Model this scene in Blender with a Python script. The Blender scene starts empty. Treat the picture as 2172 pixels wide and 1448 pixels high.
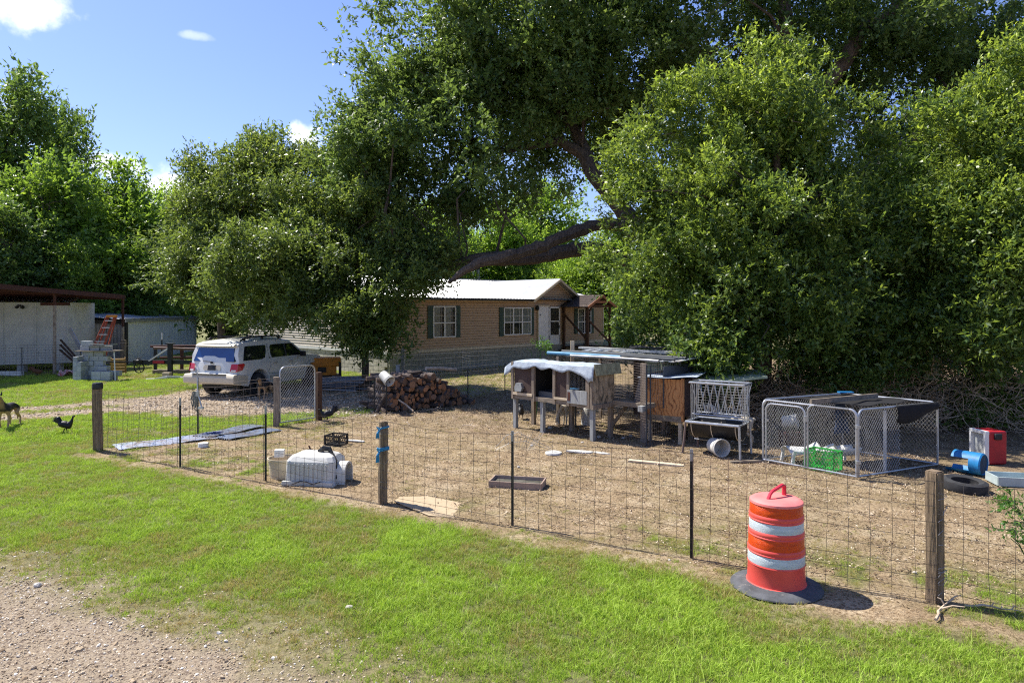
import bpy, bmesh, math, random
import numpy as np
from mathutils import Vector, Matrix
R = math.radians
C = bpy.context.scene.collection
rnd = random.Random(7)
# ------------------------------------------------------------------ camera, sky, sun, exposure
scn = bpy.context.scene
F, HX, HY, H = 1448.0, 1086.0, 655.0, 2.9
cam_d = bpy.data.cameras.new("camera"); cam = bpy.data.objects.new("camera", cam_d); C.objects.link(cam)
cam.location = (0, 0, H); cam.rotation_euler = (R(90), 0, 0)
cam_d.lens = 24.0; cam_d.sensor_width = 36.0; cam_d.shift_y = -(724 - HY) / 2172.0
cam_d.clip_start = .05; cam_d.clip_end = 3000
scn.camera = cam
SUN_EL, TO = R(55), Vector((-.88, .47, 0)).normalized()
tosun = Vector((TO.x * math.cos(SUN_EL), TO.y * math.cos(SUN_EL), math.sin(SUN_EL)))
w = bpy.data.worlds.new("World"); scn.world = w; w.use_nodes = True
nt = w.node_tree; nt.nodes.clear()
out = nt.nodes.new('ShaderNodeOutputWorld'); bg = nt.nodes.new('ShaderNodeBackground')
sky = nt.nodes.new('ShaderNodeTexSky'); sky.sky_type = 'NISHITA'; sky.sun_disc = False
sky.sun_elevation = SUN_EL; sky.sun_rotation = math.atan2(TO.x, TO.y) % (2 * math.pi)
sky.air_density = 1.15; sky.dust_density = .5; sky.ozone_density = 3.0
tc = nt.nodes.new('ShaderNodeTexCoord')
def cloud(prev, px, py, sx, sy, seed, amt=1.0):
    """a small cumulus: a patch of direction space, its edge broken by noise"""
    d = Vector(((px - HX) / F, 1, (HY - py) / F)).normalized()
    right = Vector((d.y, -d.x, 0)).normalized(); up = right.cross(d)
    def dot(v, s):
        n = nt.nodes.new('ShaderNodeVectorMath'); n.operation = 'DOT_PRODUCT'
        nt.links.new(tc.outputs['Generated'], n.inputs[0]); n.inputs[1].default_value = v
        m = nt.nodes.new('ShaderNodeMath'); m.operation = 'DIVIDE'; nt.links.new(n.outputs['Value'], m.inputs[0]); m.inputs[1].default_value = s
        m2 = nt.nodes.new('ShaderNodeMath'); m2.operation = 'POWER'; nt.links.new(m.outputs[0], m2.inputs[0]); m2.inputs[1].default_value = 2
        return m2.outputs[0], n.outputs['Value']
    a, _ = dot(right, sx); b, _ = dot(up, sy)
    _, fwd = dot(d, 1)
    s = nt.nodes.new('ShaderNodeMath'); s.operation = 'ADD'; nt.links.new(a, s.inputs[0]); nt.links.new(b, s.inputs[1])
    no = nt.nodes.new('ShaderNodeTexNoise'); no.inputs['Scale'].default_value = 13; no.inputs['Detail'].default_value = 9; no.inputs['Roughness'].default_value = .58
    no.noise_dimensions = '4D'; no.inputs['W'].default_value = seed
    nt.links.new(tc.outputs['Generated'], no.inputs['Vector'])
    k = nt.nodes.new('ShaderNodeMath'); k.operation = 'MULTIPLY_ADD'; nt.links.new(no.outputs['Fac'], k.inputs[0]); k.inputs[1].default_value = -7
    nt.links.new(s.outputs[0], k.inputs[2])
    mr = nt.nodes.new('ShaderNodeMapRange'); nt.links.new(k.outputs[0], mr.inputs[0])
    mr.inputs[1].default_value = -2.5; mr.inputs[2].default_value = -4.1; mr.interpolation_type = 'SMOOTHSTEP'; mr.inputs[3].default_value = 0; mr.inputs[4].default_value = amt
    fw = nt.nodes.new('ShaderNodeMath'); fw.operation = 'GREATER_THAN'; nt.links.new(fwd, fw.inputs[0]); fw.inputs[1].default_value = 0
    mm = nt.nodes.new('ShaderNodeMath'); mm.operation = 'MULTIPLY'; nt.links.new(mr.outputs[0], mm.inputs[0]); nt.links.new(fw.outputs[0], mm.inputs[1])
    mx = nt.nodes.new('ShaderNodeMixRGB'); nt.links.new(mm.outputs[0], mx.inputs['Fac']); nt.links.new(prev, mx.inputs['Color1'])
    mx.inputs['Color2'].default_value = (7.0, 7.3, 7.9, 1)
    return mx.outputs[0]
tint = nt.nodes.new('ShaderNodeMixRGB'); tint.blend_type = 'MULTIPLY'; tint.inputs['Fac'].default_value = 1
tint.inputs['Color2'].default_value = (.66, .665, .90, 1)
nt.links.new(sky.outputs[0], tint.inputs['Color1'])
s_ = cloud(tint.outputs[0], 60, 15, .055, .035, 1.0)
s_ = cloud(s_, 250, 352, .085, .018, 4.2)
s_ = cloud(s_, 650, 298, .035, .022, 7.7)
s_ = cloud(s_, 380, 405, .07, .022, 2.9)
s_ = cloud(s_, 410, 76, .022, .006, 9.1, .35)
s_ = cloud(s_, 2700, 120, .2, .06, 5.1)
s_ = cloud(s_, -700, 200, .25, .07, 3.1)
nt.links.new(s_, bg.inputs['Color']); bg.inputs['Strength'].default_value = .118
nt.links.new(bg.outputs[0], out.inputs[0])
sd = bpy.data.lights.new("sun", 'SUN'); so = bpy.data.objects.new("sun", sd); C.objects.link(so)
sd.energy = 5.0; sd.angle = R(.53); sd.color = (1, .95, .86)
so.rotation_euler = tosun.to_track_quat('Z', 'Y').to_euler(); so.location = (-20, 10, 30)
vs = scn.view_settings; vs.view_transform = 'Standard'; vs.look = 'None'; vs.gamma = 1; vs.use_curve_mapping = False; vs.exposure = .88
scn.cycles.max_bounces = 6; scn.cycles.transparent_max_bounces = 12
scn.cycles.use_denoising = False; scn.cycles.filter_width = 1.15; scn.cycles.sample_clamp_indirect = 4

# ------------------------------------------------------------------ helpers
def G(px, py, z=0.0):
    Y = F * (H - z) / (py - HY); return Vector(((px - HX) / F * Y, Y, z))
def P(px, py, Y): return Vector(((px - HX) / F * Y, Y, H + (HY - py) * Y / F))
def tag(o, label=None, cat=None, group=None, kind=None):
    for k, v in (('label', label), ('category', cat), ('group', group), ('kind', kind)):
        if v: o[k] = v
    return o
def empty(name, loc=(0, 0, 0), rz=0, label=None, cat=None, group=None):
    o = bpy.data.objects.new(name, None); C.objects.link(o); o.empty_display_size = .1
    o.location = loc; o.rotation_euler = (0, 0, rz); return tag(o, label, cat, group)
class MB:
    def __init__(s): s.v = []; s.f = []; s.m = []; s.cur = 0
    def add(s, vs, fs):
        b = len(s.v); s.v += [tuple(v) for v in vs]; s.f += [tuple(b + i for i in f) for f in fs]; s.m += [s.cur] * len(fs)
    def box(s, c, d, rz=0, rx=0, ry=0, mat=None):
        m = mat or (Matrix.Rotation(rz, 3, 'Z') @ Matrix.Rotation(ry, 3, 'Y') @ Matrix.Rotation(rx, 3, 'X'))
        c = Vector(c)
        vs = [c + m @ Vector((x * d[0] / 2, y * d[1] / 2, z * d[2] / 2)) for x in (-1, 1) for y in (-1, 1) for z in (-1, 1)]
        s.add(vs, [(0, 1, 3, 2), (4, 6, 7, 5), (0, 4, 5, 1), (2, 3, 7, 6), (0, 2, 6, 4), (1, 5, 7, 3)]); return s
    def beam(s, a, b, wd, ht=None, roll=0):
        a, b = Vector(a), Vector(b); d = b - a; q = d.to_track_quat('X', 'Z').to_matrix() @ Matrix.Rotation(roll, 3, 'X')
        return s.box((a + b) / 2, (d.length, wd, ht or wd), mat=q)
    def quad(s, *p): s.add(p, [tuple(range(len(p)))]); return s
    def tube(s, pts, r, n=6, cap=True):
        pts = [Vector(p) for p in pts]; k = len(pts); rs = r if isinstance(r, (list, tuple)) else [r] * k
        t0 = (pts[1] - pts[0]).normalized(); ref = Vector((0, 0, 1)) if abs(t0.z) < .9 else Vector((1, 0, 0))
        u = t0.cross(ref).normalized(); vs = []
        for i, p in enumerate(pts):
            t = (pts[min(i + 1, k - 1)] - pts[max(i - 1, 0)])
            t = t.normalized() if t.length > 1e-9 else t0
            u = (u - t * u.dot(t)); u = u.normalized() if u.length > 1e-6 else t.orthogonal().normalized(); v = t.cross(u)
            vs += [p + (u * math.cos(a) + v * math.sin(a)) * rs[i] for a in (2 * math.pi * j / n for j in range(n))]
        fs = [(i * n + j, i * n + (j + 1) % n, (i + 1) * n + (j + 1) % n, (i + 1) * n + j) for i in range(k - 1) for j in range(n)]
        if cap and n > 2: fs += [tuple(range(n - 1, -1, -1)), tuple((k - 1) * n + j for j in range(n))]
        s.add(vs, fs); return s
    def lathe(s, prof, n=24, org=(0, 0, 0), axis='Z', a0=0, a1=2 * math.pi, cap=False):
        org = Vector(org); closed = abs(a1 - a0 - 2 * math.pi) < 1e-6; nn = n if closed else n + 1; vs = []
        for r, z in prof:
            for j in range(nn):
                a = a0 + (a1 - a0) * j / n; x, y = r * math.cos(a), r * math.sin(a)
                vs.append(org + Vector((x, y, z) if axis == 'Z' else ((z, x, y) if axis == 'X' else (x, z, y))))
        fs = []
        for i in range(len(prof) - 1):
            for j in range(n):
                j2 = (j + 1) % nn; fs.append((i * nn + j, i * nn + j2, (i + 1) * nn + j2, (i + 1) * nn + j))
        if cap: fs += [tuple(range(nn)), tuple((len(prof) - 1) * nn + j for j in range(nn))]
        s.add(vs, fs); return s
    def prism(s, poly, y0, y1, plane='XZ'):
        n = len(poly); mk = {'XZ': lambda a, b, y: (a, y, b), 'YZ': lambda a, b, y: (y, a, b), 'XY': lambda a, b, y: (a, b, y)}[plane]
        s.add([mk(a, b, y0) for a, b in poly] + [mk(a, b, y1) for a, b in poly],
              [tuple(range(n)), tuple(range(2 * n - 1, n - 1, -1))] + [(i, (i + 1) % n, n + (i + 1) % n, n + i) for i in range(n)]); return s
    def build(s, name, mat=None, parent=None, smooth=False, bevel=0, **kw):
        me = bpy.data.meshes.new(name); me.from_pydata(s.v, [], s.f)
        for m in (mat if isinstance(mat, (list, tuple)) else [mat]):
            if m: me.materials.append(m)
        if any(s.m): me.polygons.foreach_set('material_index', s.m)
        bm = bmesh.new(); bm.from_mesh(me); bmesh.ops.recalc_face_normals(bm, faces=bm.faces)
        if bevel: bmesh.ops.bevel(bm, geom=bm.edges[:], offset=bevel, segments=2, affect='EDGES', profile=.5)
        bm.to_mesh(me); bm.free()
        if smooth:
            me.polygons.foreach_set('use_smooth', [True] * len(me.polygons))
            try: me.set_sharp_from_angle(angle=R(40))
            except Exception: pass
        o = bpy.data.objects.new(name, me); C.objects.link(o); o.parent = parent
        return tag(o, **kw)
def part(name, me_obj, mat=None, parent=None, loc=(0, 0, 0), rot=(0, 0, 0)):
    o = bpy.data.objects.new(name, me_obj.data); C.objects.link(o); o.parent = parent; o.location = loc; o.rotation_euler = rot; return o
def copy_tree(o, parent=None):
    c = o.copy(); C.objects.link(c); c.parent = parent
    for ch in list(o.children): copy_tree(ch, c)
    return c
# ------------------------------------------------------------------ materials
def newmat(name):
    m = bpy.data.materials.new(name); m.use_nodes = True; t = m.node_tree; t.nodes.clear()
    o = t.nodes.new('ShaderNodeOutputMaterial'); b = t.nodes.new('ShaderNodeBsdfPrincipled'); t.links.new(b.outputs[0], o.inputs[0])
    return m, t, b, o
def N(t, typ, **kw):
    n = t.nodes.new(typ)
    for k, v in kw.items():
        if hasattr(n, k): setattr(n, k, v)
        else: n.inputs[k.replace('_', ' ')].default_value = v
    return n
def noise(t, co, scale, detail=5, rough=.6, stretch=(1, 1, 1), dist=0):
    mp = t.nodes.new('ShaderNodeMapping'); mp.inputs['Scale'].default_value = stretch; t.links.new(co, mp.inputs['Vector'])
    n = t.nodes.new('ShaderNodeTexNoise'); n.inputs['Scale'].default_value = scale; n.inputs['Detail'].default_value = detail
    n.inputs['Roughness'].default_value = rough; n.inputs['Distortion'].default_value = dist; t.links.new(mp.outputs[0], n.inputs['Vector']); return n.outputs['Fac']
def ramp(t, fac, stops):
    r = t.nodes.new('ShaderNodeValToRGB'); e = r.color_ramp.elements
    while len(e) < len(stops): e.new(.5)
    for i, (p, c) in enumerate(stops): e[i].position = p; e[i].color = tuple(c) + (1,) if len(c) == 3 else c
    t.links.new(fac, r.inputs[0]); return r.outputs[0]
def mix(t, fac, a, b, mode='MIX'):
    m = t.nodes.new('ShaderNodeMixRGB'); m.blend_type = mode
    for s, v in (('Fac', fac), ('Color1', a), ('Color2', b)):
        if isinstance(v, (int, float)): m.inputs[s].default_value = v
        elif isinstance(v, tuple): m.inputs[s].default_value = v + (1,) if len(v) == 3 else v
        else: t.links.new(v, m.inputs[s])
    return m.outputs[0]
def bump(t, b, fac, strength=.3, dist=.01):
    n = t.nodes.new('ShaderNodeBump'); n.inputs['Strength'].default_value = strength; n.inputs['Distance'].default_value = dist
    t.links.new(fac, n.inputs['Height']); t.links.new(n.outputs[0], b.inputs['Normal'])
def surf(name, c1, c2=None, scale=6, rough=.75, metal=0, bstr=.25, bscale=60, stretch=(1, 1, 1), dirt=None, dirt_scale=2, dirt_lo=.55, spec=.35, rnd_amt=0, bdist=.006):
    m, t, b, o = newmat(name); co = t.nodes.new('ShaderNodeTexCoord').outputs['Object']
    c2 = c2 or tuple(x * .72 for x in c1)
    col = ramp(t, noise(t, co, scale, stretch=stretch), [(.3, c2), (.68, c1)])
    if dirt: col = mix(t, ramp(t, noise(t, co, dirt_scale, 8, .7), [(dirt_lo, (0, 0, 0)), (dirt_lo + .15, (1, 1, 1))]), col, dirt)
    if rnd_amt:
        oi = t.nodes.new('ShaderNodeObjectInfo'); mr = N(t, 'ShaderNodeMapRange'); t.links.new(oi.outputs['Random'], mr.inputs[0])
        mr.inputs[3].default_value = 1 - rnd_amt; mr.inputs[4].default_value = 1 + rnd_amt
        hs = t.nodes.new('ShaderNodeHueSaturation'); t.links.new(mr.outputs[0], hs.inputs['Value']); t.links.new(col, hs.inputs['Color']); col = hs.outputs[0]
    t.links.new(col, b.inputs['Base Color']); b.inputs['Roughness'].default_value = rough; b.inputs['Metallic'].default_value = metal
    b.inputs['Specular IOR Level'].default_value = spec
    if bstr: bump(t, b, noise(t, co, bscale, 4, stretch=stretch), bstr, bdist)
    return m
def leafmat(name, dark, light, young_lit, trans=.3, rough=.42, spec=.45):
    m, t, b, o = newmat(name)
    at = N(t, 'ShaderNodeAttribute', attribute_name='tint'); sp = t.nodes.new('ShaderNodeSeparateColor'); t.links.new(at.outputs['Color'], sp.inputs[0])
    col = mix(t, sp.outputs[0], dark, light); col = mix(t, sp.outputs[1], col, young_lit)
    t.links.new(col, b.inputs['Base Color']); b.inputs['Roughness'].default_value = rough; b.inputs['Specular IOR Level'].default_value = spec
    tr = t.nodes.new('ShaderNodeBsdfTranslucent'); t.links.new(mix(t, .35, mix(t, 1.0, col, (1.9, 2.0, .9), 'MULTIPLY'), young_lit), tr.inputs['Color'])
    ms = t.nodes.new('ShaderNodeMixShader'); ms.inputs[0].default_value = trans; t.links.new(b.outputs[0], ms.inputs[1]); t.links.new(tr.outputs[0], ms.inputs[2])
    t.links.new(ms.outputs[0], o.inputs[0]); return m
def glassmat(name, c, alpha, rough=.03):
    m, t, b, o = newmat(name); b.inputs['Base Color'].default_value = c + (1,); b.inputs['Roughness'].default_value = rough; b.inputs['Specular IOR Level'].default_value = .6
    tr = t.nodes.new('ShaderNodeBsdfTransparent'); tr.inputs[0].default_value = (.8, .85, .85, 1); ms = t.nodes.new('ShaderNodeMixShader'); ms.inputs[0].default_value = alpha
    t.links.new(tr.outputs[0], ms.inputs[1]); t.links.new(b.outputs[0], ms.inputs[2]); t.links.new(ms.outputs[0], o.inputs[0]); return m
M = {}
M['oldwood'] = surf('weathered_wood', (.30, .24, .18), (.13, .10, .075), 5, .9, stretch=(6, 6, .6), bstr=.6, bscale=30, dirt=(.10, .085, .06), dirt_scale=5)
M['oldwood_x'] = surf('weathered_wood_long', (.30, .25, .19), (.15, .12, .09), 5, .9, stretch=(.6, 6, 6), bstr=.6, bscale=30, dirt=(.10, .085, .06), dirt_scale=5)
M['greywood'] = surf('grey_wood', (.36, .37, .36), (.2, .2, .19), 5, .9, stretch=(6, 6, .6), bstr=.5, bscale=30)
M['palewood'] = surf('pale_board', (.62, .52, .38), (.42, .33, .22), 5, .85, stretch=(.5, 6, 6), bstr=.4, bscale=30)
M['lumber'] = surf('grey_lumber', (.34, .34, .36), (.15, .15, .16), 8, .9, stretch=(.5, 6, 6), bstr=.4, rnd_amt=.3)
M['brownpost'] = surf('stained_timber', (.10, .052, .03), (.05, .026, .016), 8, .8, stretch=(4, 4, .8), bstr=.3)
M['post'] = surf('fence_timber', (.33, .24, .15), (.09, .062, .038), 4, .92, stretch=(9, 9, .7), bstr=.9, bscale=22, dirt=(.06, .05, .04), dirt_scale=3, bdist=.012)
M['wire'] = surf('galvanised_wire', (.20, .17, .16), (.11, .075, .06), 3, .55, .5, bstr=0)
M['wirelight'] = surf('bright_wire', (.42, .42, .42), (.25, .24, .23), 3, .45, .7, bstr=0)
M['galv'] = surf('galvanised_tube', (.50, .52, .54), (.34, .35, .37), 9, .4, .75, bstr=.1)
M['dkmetal'] = surf('dark_painted_steel', (.035, .038, .04), (.015, .016, .017), 9, .55, .3, bstr=.2)
M['rust'] = surf('rusty_steel', (.11, .04, .028), (.05, .022, .018), 9, .75, .2, bstr=.4)
M['white'] = surf('white_paint', (.74, .74, .72), (.62, .62, .6), 4, .5, bstr=.05)
M['cream'] = surf('cream_trim', (.60, .52, .38), (.50, .43, .31), 4, .6, bstr=.05)
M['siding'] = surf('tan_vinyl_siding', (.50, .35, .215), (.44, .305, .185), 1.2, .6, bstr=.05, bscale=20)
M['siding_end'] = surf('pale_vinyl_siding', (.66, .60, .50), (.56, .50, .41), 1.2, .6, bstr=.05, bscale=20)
M['shutter'] = surf('green_shutter', (.055, .095, .08), (.04, .07, .06), 4, .6)
M['block'] = surf('grey_block', (.42, .44, .44), (.32, .335, .34), 14, .92, bstr=.5, bscale=120, rnd_amt=.12)
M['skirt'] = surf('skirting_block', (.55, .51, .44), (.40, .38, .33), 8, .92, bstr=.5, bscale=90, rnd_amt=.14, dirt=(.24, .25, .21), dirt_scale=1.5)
M['skirtfront'] = surf('shaded_parged_block', (.33, .32, .26), (.24, .235, .19), 3, .92, bstr=.4, bscale=50, rnd_amt=.1)
M['mortar'] = surf('mortar', (.25, .25, .23), None, 9, .95)
M['roofmetal'] = surf('white_metal_roofing', (.42, .43, .45), (.32, .33, .35), 1.5, .42, .15, bstr=.1, bscale=10, dirt=(.30, .27, .22), dirt_scale=1.2, dirt_lo=.6)
M['shingle'] = surf('asphalt_shingle', (.09, .065, .055), (.03, .027, .027), 12, .95, bstr=.5, dirt=(.34, .27, .2), dirt_scale=2.5, dirt_lo=.58)
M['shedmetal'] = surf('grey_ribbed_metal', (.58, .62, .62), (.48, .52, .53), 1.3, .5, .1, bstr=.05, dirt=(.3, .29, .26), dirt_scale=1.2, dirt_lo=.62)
M['sheddark'] = surf('shadowed_ribbed_metal', (.40, .41, .46), (.15, .16, .17), 1.1, .5, .3, bstr=.1, stretch=(1, 1, .5))  # darker copy of the shed metal, the front wall's shadow put into its colour
M['shedpanel'] = surf('chalky_grey_panel', (.60, .60, .56), (.48, .48, .45), 2.2, .9, bstr=.25, bscale=15, dirt=(.52, .52, .5), dirt_scale=3, dirt_lo=.55)
M['bark'] = surf('oak_bark', (.17, .13, .10), (.055, .042, .034), 5, .95, stretch=(3, 3, 1), bstr=1, bscale=11, bdist=.06)
M['logbark'] = surf('log_bark', (.13, .10, .085), (.05, .038, .033), 9, .95, stretch=(1, 3, 3), bstr=.8, bscale=25, bdist=.02, rnd_amt=.35)
M['black'] = surf('black_plastic', (.018, .018, .02), (.012, .012, .012), 9, .5)
M['blackcloth'] = surf('black_shade_cloth', (.012, .012, .014), (.006, .006, .007), 30, .95, bstr=.6, bscale=25, bdist=.02)
M['tarp'] = surf('bleached_tarp', (.46, .52, .58), (.26, .31, .38), 5, .7, bstr=.5, bscale=22, dirt=(.25, .26, .24), dirt_scale=9, dirt_lo=.58, bdist=.012)
M['mosspanel'] = surf('mossy_white_panel', (.52, .56, .46), (.26, .32, .20), 4, .6, bstr=.2)
M['ochrepanel'] = surf('lichened_panel', (.34, .33, .20), (.16, .15, .09), 9, .9, bstr=.5)
M['bluepipe'] = surf('blue_pipe', (.10, .28, .42), (.06, .17, .28), 3, .5)
M['darkpipe'] = surf('dark_blue_pipe', (.035, .042, .055), (.02, .025, .03), 3, .5)
M['screen'] = surf('rusty_window_screen', (.085, .055, .045), (.05, .032, .028), 14, .9, bstr=.5, bscale=200)
M['greysheet'] = surf('grey_sheet', (.075, .085, .10), (.055, .06, .07), 2, .5)
M['plasticw'] = surf('weathered_white_plastic', (.60, .59, .55), (.47, .46, .42), 4, .65, bstr=.35, bscale=60, dirt=(.34, .33, .3), dirt_scale=7, dirt_lo=.6)
M['beige'] = surf('beige_plastic', (.60, .51, .36), (.50, .42, .29), 4, .6)
M['green'] = surf('green_plastic', (.03, .50, .06), (.02, .36, .04), 4, .4, spec=.5)
M['blue'] = surf('blue_barrel_plastic', (.02, .23, .52), (.015, .13, .30), 7, .5, dirt=(.04, .09, .15), dirt_scale=6, dirt_lo=.55)
M['red'] = surf('red_plastic', (.42, .018, .025), (.30, .012, .02), 5, .45, dirt=(.16, .02, .02), dirt_scale=4, dirt_lo=.6)
M['tyre'] = surf('rubber', (.035, .036, .038), (.02, .02, .022), 10, .85, bstr=.4, dirt=(.10, .09, .08), dirt_scale=9, dirt_lo=.6)
M['mat'] = surf('rubber_base', (.095, .10, .11), (.045, .048, .052), 9, .8, bstr=.5, dirt=(.22, .20, .17), dirt_scale=12, dirt_lo=.58)
M['drum'] = surf('faded_orange_plastic', (.80, .105, .085), (.66, .065, .05), 3, .45, bstr=.08, spec=.4, dirt=(.45, .10, .07), dirt_scale=13, dirt_lo=.62)
M['drumtop'] = surf('sunfaded_pink_plastic', (.82, .24, .22), (.72, .16, .15), 3, .55, bstr=.08, dirt=(.40, .12, .10), dirt_scale=17, dirt_lo=.64)
M['orefl'] = surf('orange_reflective_sheet', (.78, .085, .004), (.55, .04, .003), 9, .3, bstr=.8, bscale=70, stretch=(1, 1, 5), dirt=(.22, .05, .03), dirt_scale=16, dirt_lo=.60)
M['wrefl'] = surf('white_reflective_sheet', (.62, .67, .70), (.44, .49, .53), 9, .3, bstr=.8, bscale=70, stretch=(1, 1, 5), dirt=(.20, .15, .14), dirt_scale=15, dirt_lo=.61)
M['carpaint'] = surf('white_car_paint', (.68, .68, .64), (.62, .61, .56), 1.5, .22, bstr=0, spec=.6, dirt=(.50, .45, .36), dirt_scale=2.5, dirt_lo=.62)
M['cartrim'] = surf('champagne_bumper', (.58, .52, .40), (.50, .44, .34), 1.5, .4, bstr=0)
M['carglass'] = glassmat('dark_car_glass', (.008, .010, .012), .93)
M['rearglass'] = surf('blue_film_glass', (.012, .055, .20), (.008, .035, .15), 3, .08, bstr=.03, bscale=4, spec=.8)
M['tail'] = surf('red_lens', (.55, .008, .015), (.40, .005, .01), 8, .12, bstr=0, spec=.7)
M['amber'] = surf('amber_lens', (.8, .2, .02), None, 8, .15, bstr=0)
M['chrome'] = surf('alloy', (.40, .41, .42), (.24, .245, .25), 8, .35, .8, bstr=0)
M['glass'] = glassmat('window_glass', (.03, .035, .035), .35)
M['curtain'] = surf('sheer_curtain', (.62, .60, .54), (.50, .48, .42), 3, .9, bstr=0)
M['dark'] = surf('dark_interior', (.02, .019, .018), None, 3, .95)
M['fiber'] = surf('red_fiberglass', (.36, .075, .045), (.25, .05, .03), 5, .6)
M['alu'] = surf('aluminium', (.62, .62, .62), (.5, .5, .5), 5, .4, .7)
M['yellow'] = surf('orange_machine_paint', (.72, .27, .02), (.58, .20, .015), 4, .45)
M['cord'] = surf('blue_cord', (.03, .25, .48), None, 30, .7, bstr=.5)
M['rope'] = surf('grey_rope', (.22, .23, .20), (.12, .13, .11), 30, .9, bstr=.6)
M['stone'] = surf('pale_stone', (.46, .43, .38), (.32, .29, .25), 10, .9, rnd_amt=.2)
M['deadwood'] = surf('bleached_branch', (.62, .49, .36), (.30, .23, .16), 8, .9)
M['sheetmetal'] = surf('corrugated_sheet', (.55, .60, .67), (.40, .44, .52), 3, .42, .45, bstr=.2, dirt=(.42, .33, .25), dirt_scale=2.2, dirt_lo=.5)
M['goat'] = surf('cream_goat_coat', (.52, .47, .38), (.36, .31, .24), 14, .95, bstr=.8, bscale=50, bdist=.02)
M['hen'] = surf('black_feathers', (.012, .012, .016), (.006, .006, .008), 20, .5, bstr=.5)
M['henbrown'] = surf('brown_feathers', (.16, .065, .025), (.07, .03, .015), 20, .7, bstr=.5)
M['comb'] = surf('red_comb', (.4, .02, .02), None, 20, .6)
M['hay'] = surf('hay', (.4, .33, .18), None, 20, .9)
def dogmat():
    m, t, b, o = newmat('black_and_tan_coat'); co = t.nodes.new('ShaderNodeTexCoord').outputs['Object']
    sx = t.nodes.new('ShaderNodeSeparateXYZ'); t.links.new(co, sx.inputs[0])
    n = noise(t, co, 9, 4)
    a = N(t, 'ShaderNodeMath', operation='MULTIPLY_ADD'); t.links.new(n, a.inputs[0]); a.inputs[1].default_value = .10; t.links.new(sx.outputs[2], a.inputs[2])
    saddle = ramp(t, a.outputs[0], [(.47, (0, 0, 0)), (.50, (1, 1, 1))])
    fx = ramp(t, sx.outputs[0], [(.36, (1, 1, 1)), (.42, (.35, .35, .35)), (.53, (.2, .2, .2)), (.62, (1, 1, 1))])
    col = mix(t, mix(t, 1.0, saddle, fx, 'MULTIPLY'), (.40, .25, .13), (.016, .015, .016))
    t.links.new(col, b.inputs['Base Color']); b.inputs['Roughness'].default_value = .7; bump(t, b, noise(t, co, 60, 3), .5, .01); return m
M['dog'] = dogmat()
def plymat():
    m, t, b, o = newmat('orange_plywood'); co = t.nodes.new('ShaderNodeTexCoord').outputs['Object']
    wv = t.nodes.new('ShaderNodeTexWave'); wv.wave_type = 'BANDS'; wv.bands_direction = 'X'; wv.inputs['Scale'].default_value = 2.6; wv.inputs['Distortion'].default_value = 13
    wv.inputs['Detail'].default_value = 2; wv.inputs['Detail Scale'].default_value = 1.3
    mp = N(t, 'ShaderNodeMapping'); mp.inputs['Scale'].default_value = (1.3, 1.3, .8); t.links.new(co, mp.inputs[0]); t.links.new(mp.outputs[0], wv.inputs[0])
    col = ramp(t, wv.outputs['Fac'], [(.0, (.20, .07, .02)), (.10, (.44, .19, .06)), (1, (.52, .245, .085))])
    t.links.new(col, b.inputs['Base Color']); b.inputs['Roughness'].default_value = .7; bump(t, b, noise(t, co, 60, 3), .2, .004); return m
M['ply'] = plymat()
def plyoldmat():
    m, t, b, o = newmat('stained_old_plywood'); co = t.nodes.new('ShaderNodeTexCoord').outputs['Object']
    col = ramp(t, noise(t, co, 5, 7, .7, (1.6, 1.6, .8)), [(.38, (.06, .055, .04)), (.5, (.30, .23, .15)), (.7, (.42, .35, .25))])
    t.links.new(col, b.inputs['Base Color']); b.inputs['Roughness'].default_value = .9; bump(t, b, noise(t, co, 40, 3, stretch=(1.5, 1.5, .8)), .4, .004); return m
M['plyold'] = plyoldmat()
def logend():
    m, t, b, o = newmat('cut_log_end'); co = t.nodes.new('ShaderNodeTexCoord').outputs['Object']
    mp = N(t, 'ShaderNodeMapping'); mp.inputs['Scale'].default_value = (0, 1, 1); t.links.new(co, mp.inputs[0])
    wv = t.nodes.new('ShaderNodeTexWave'); wv.wave_type = 'RINGS'; wv.rings_direction = 'SPHERICAL'; wv.inputs['Scale'].default_value = 22; wv.inputs['Distortion'].default_value = 2
    t.links.new(mp.outputs[0], wv.inputs[0])
    oi = t.nodes.new('ShaderNodeObjectInfo')
    c1 = mix(t, oi.outputs['Random'], (.46, .21, .09), (.17, .12, .085))
    col = mix(t, mix(t, .4, (0, 0, 0), wv.outputs['Color']), c1, (.16, .07, .035))
    t.links.new(col, b.inputs['Base Color']); b.inputs['Roughness'].default_value = .85; return m
M['logend'] = logend()
M['leaf_oak'] = leafmat('oak_leaf', (.032, .070, .020), (.125, .205, .050), (.40, .48, .12), .36)
M['leaf_willow'] = leafmat('bright_oak_leaf', (.022, .056, .015), (.095, .168, .034), (.52, .62, .10), .35)
M['leaf_small'] = leafmat('small_oak_leaf', (.032, .068, .020), (.115, .18, .042), (.44, .50, .10), .34)
M['leaf_green'] = leafmat('green_leaf', (.06, .12, .022), (.19, .30, .042), (.38, .50, .07), .45)
M['leaf_lime'] = leafmat('lime_leaf', (.09, .16, .02), (.22, .36, .05), (.50, .62, .10), .45)
M['leaf_dark'] = leafmat('dark_leaf', (.045, .092, .024), (.125, .21, .045), (.28, .36, .07), .38)
M['weed'] = leafmat('weed_leaf', (.03, .10, .02), (.08, .22, .03), (.25, .30, .05), .35)

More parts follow.
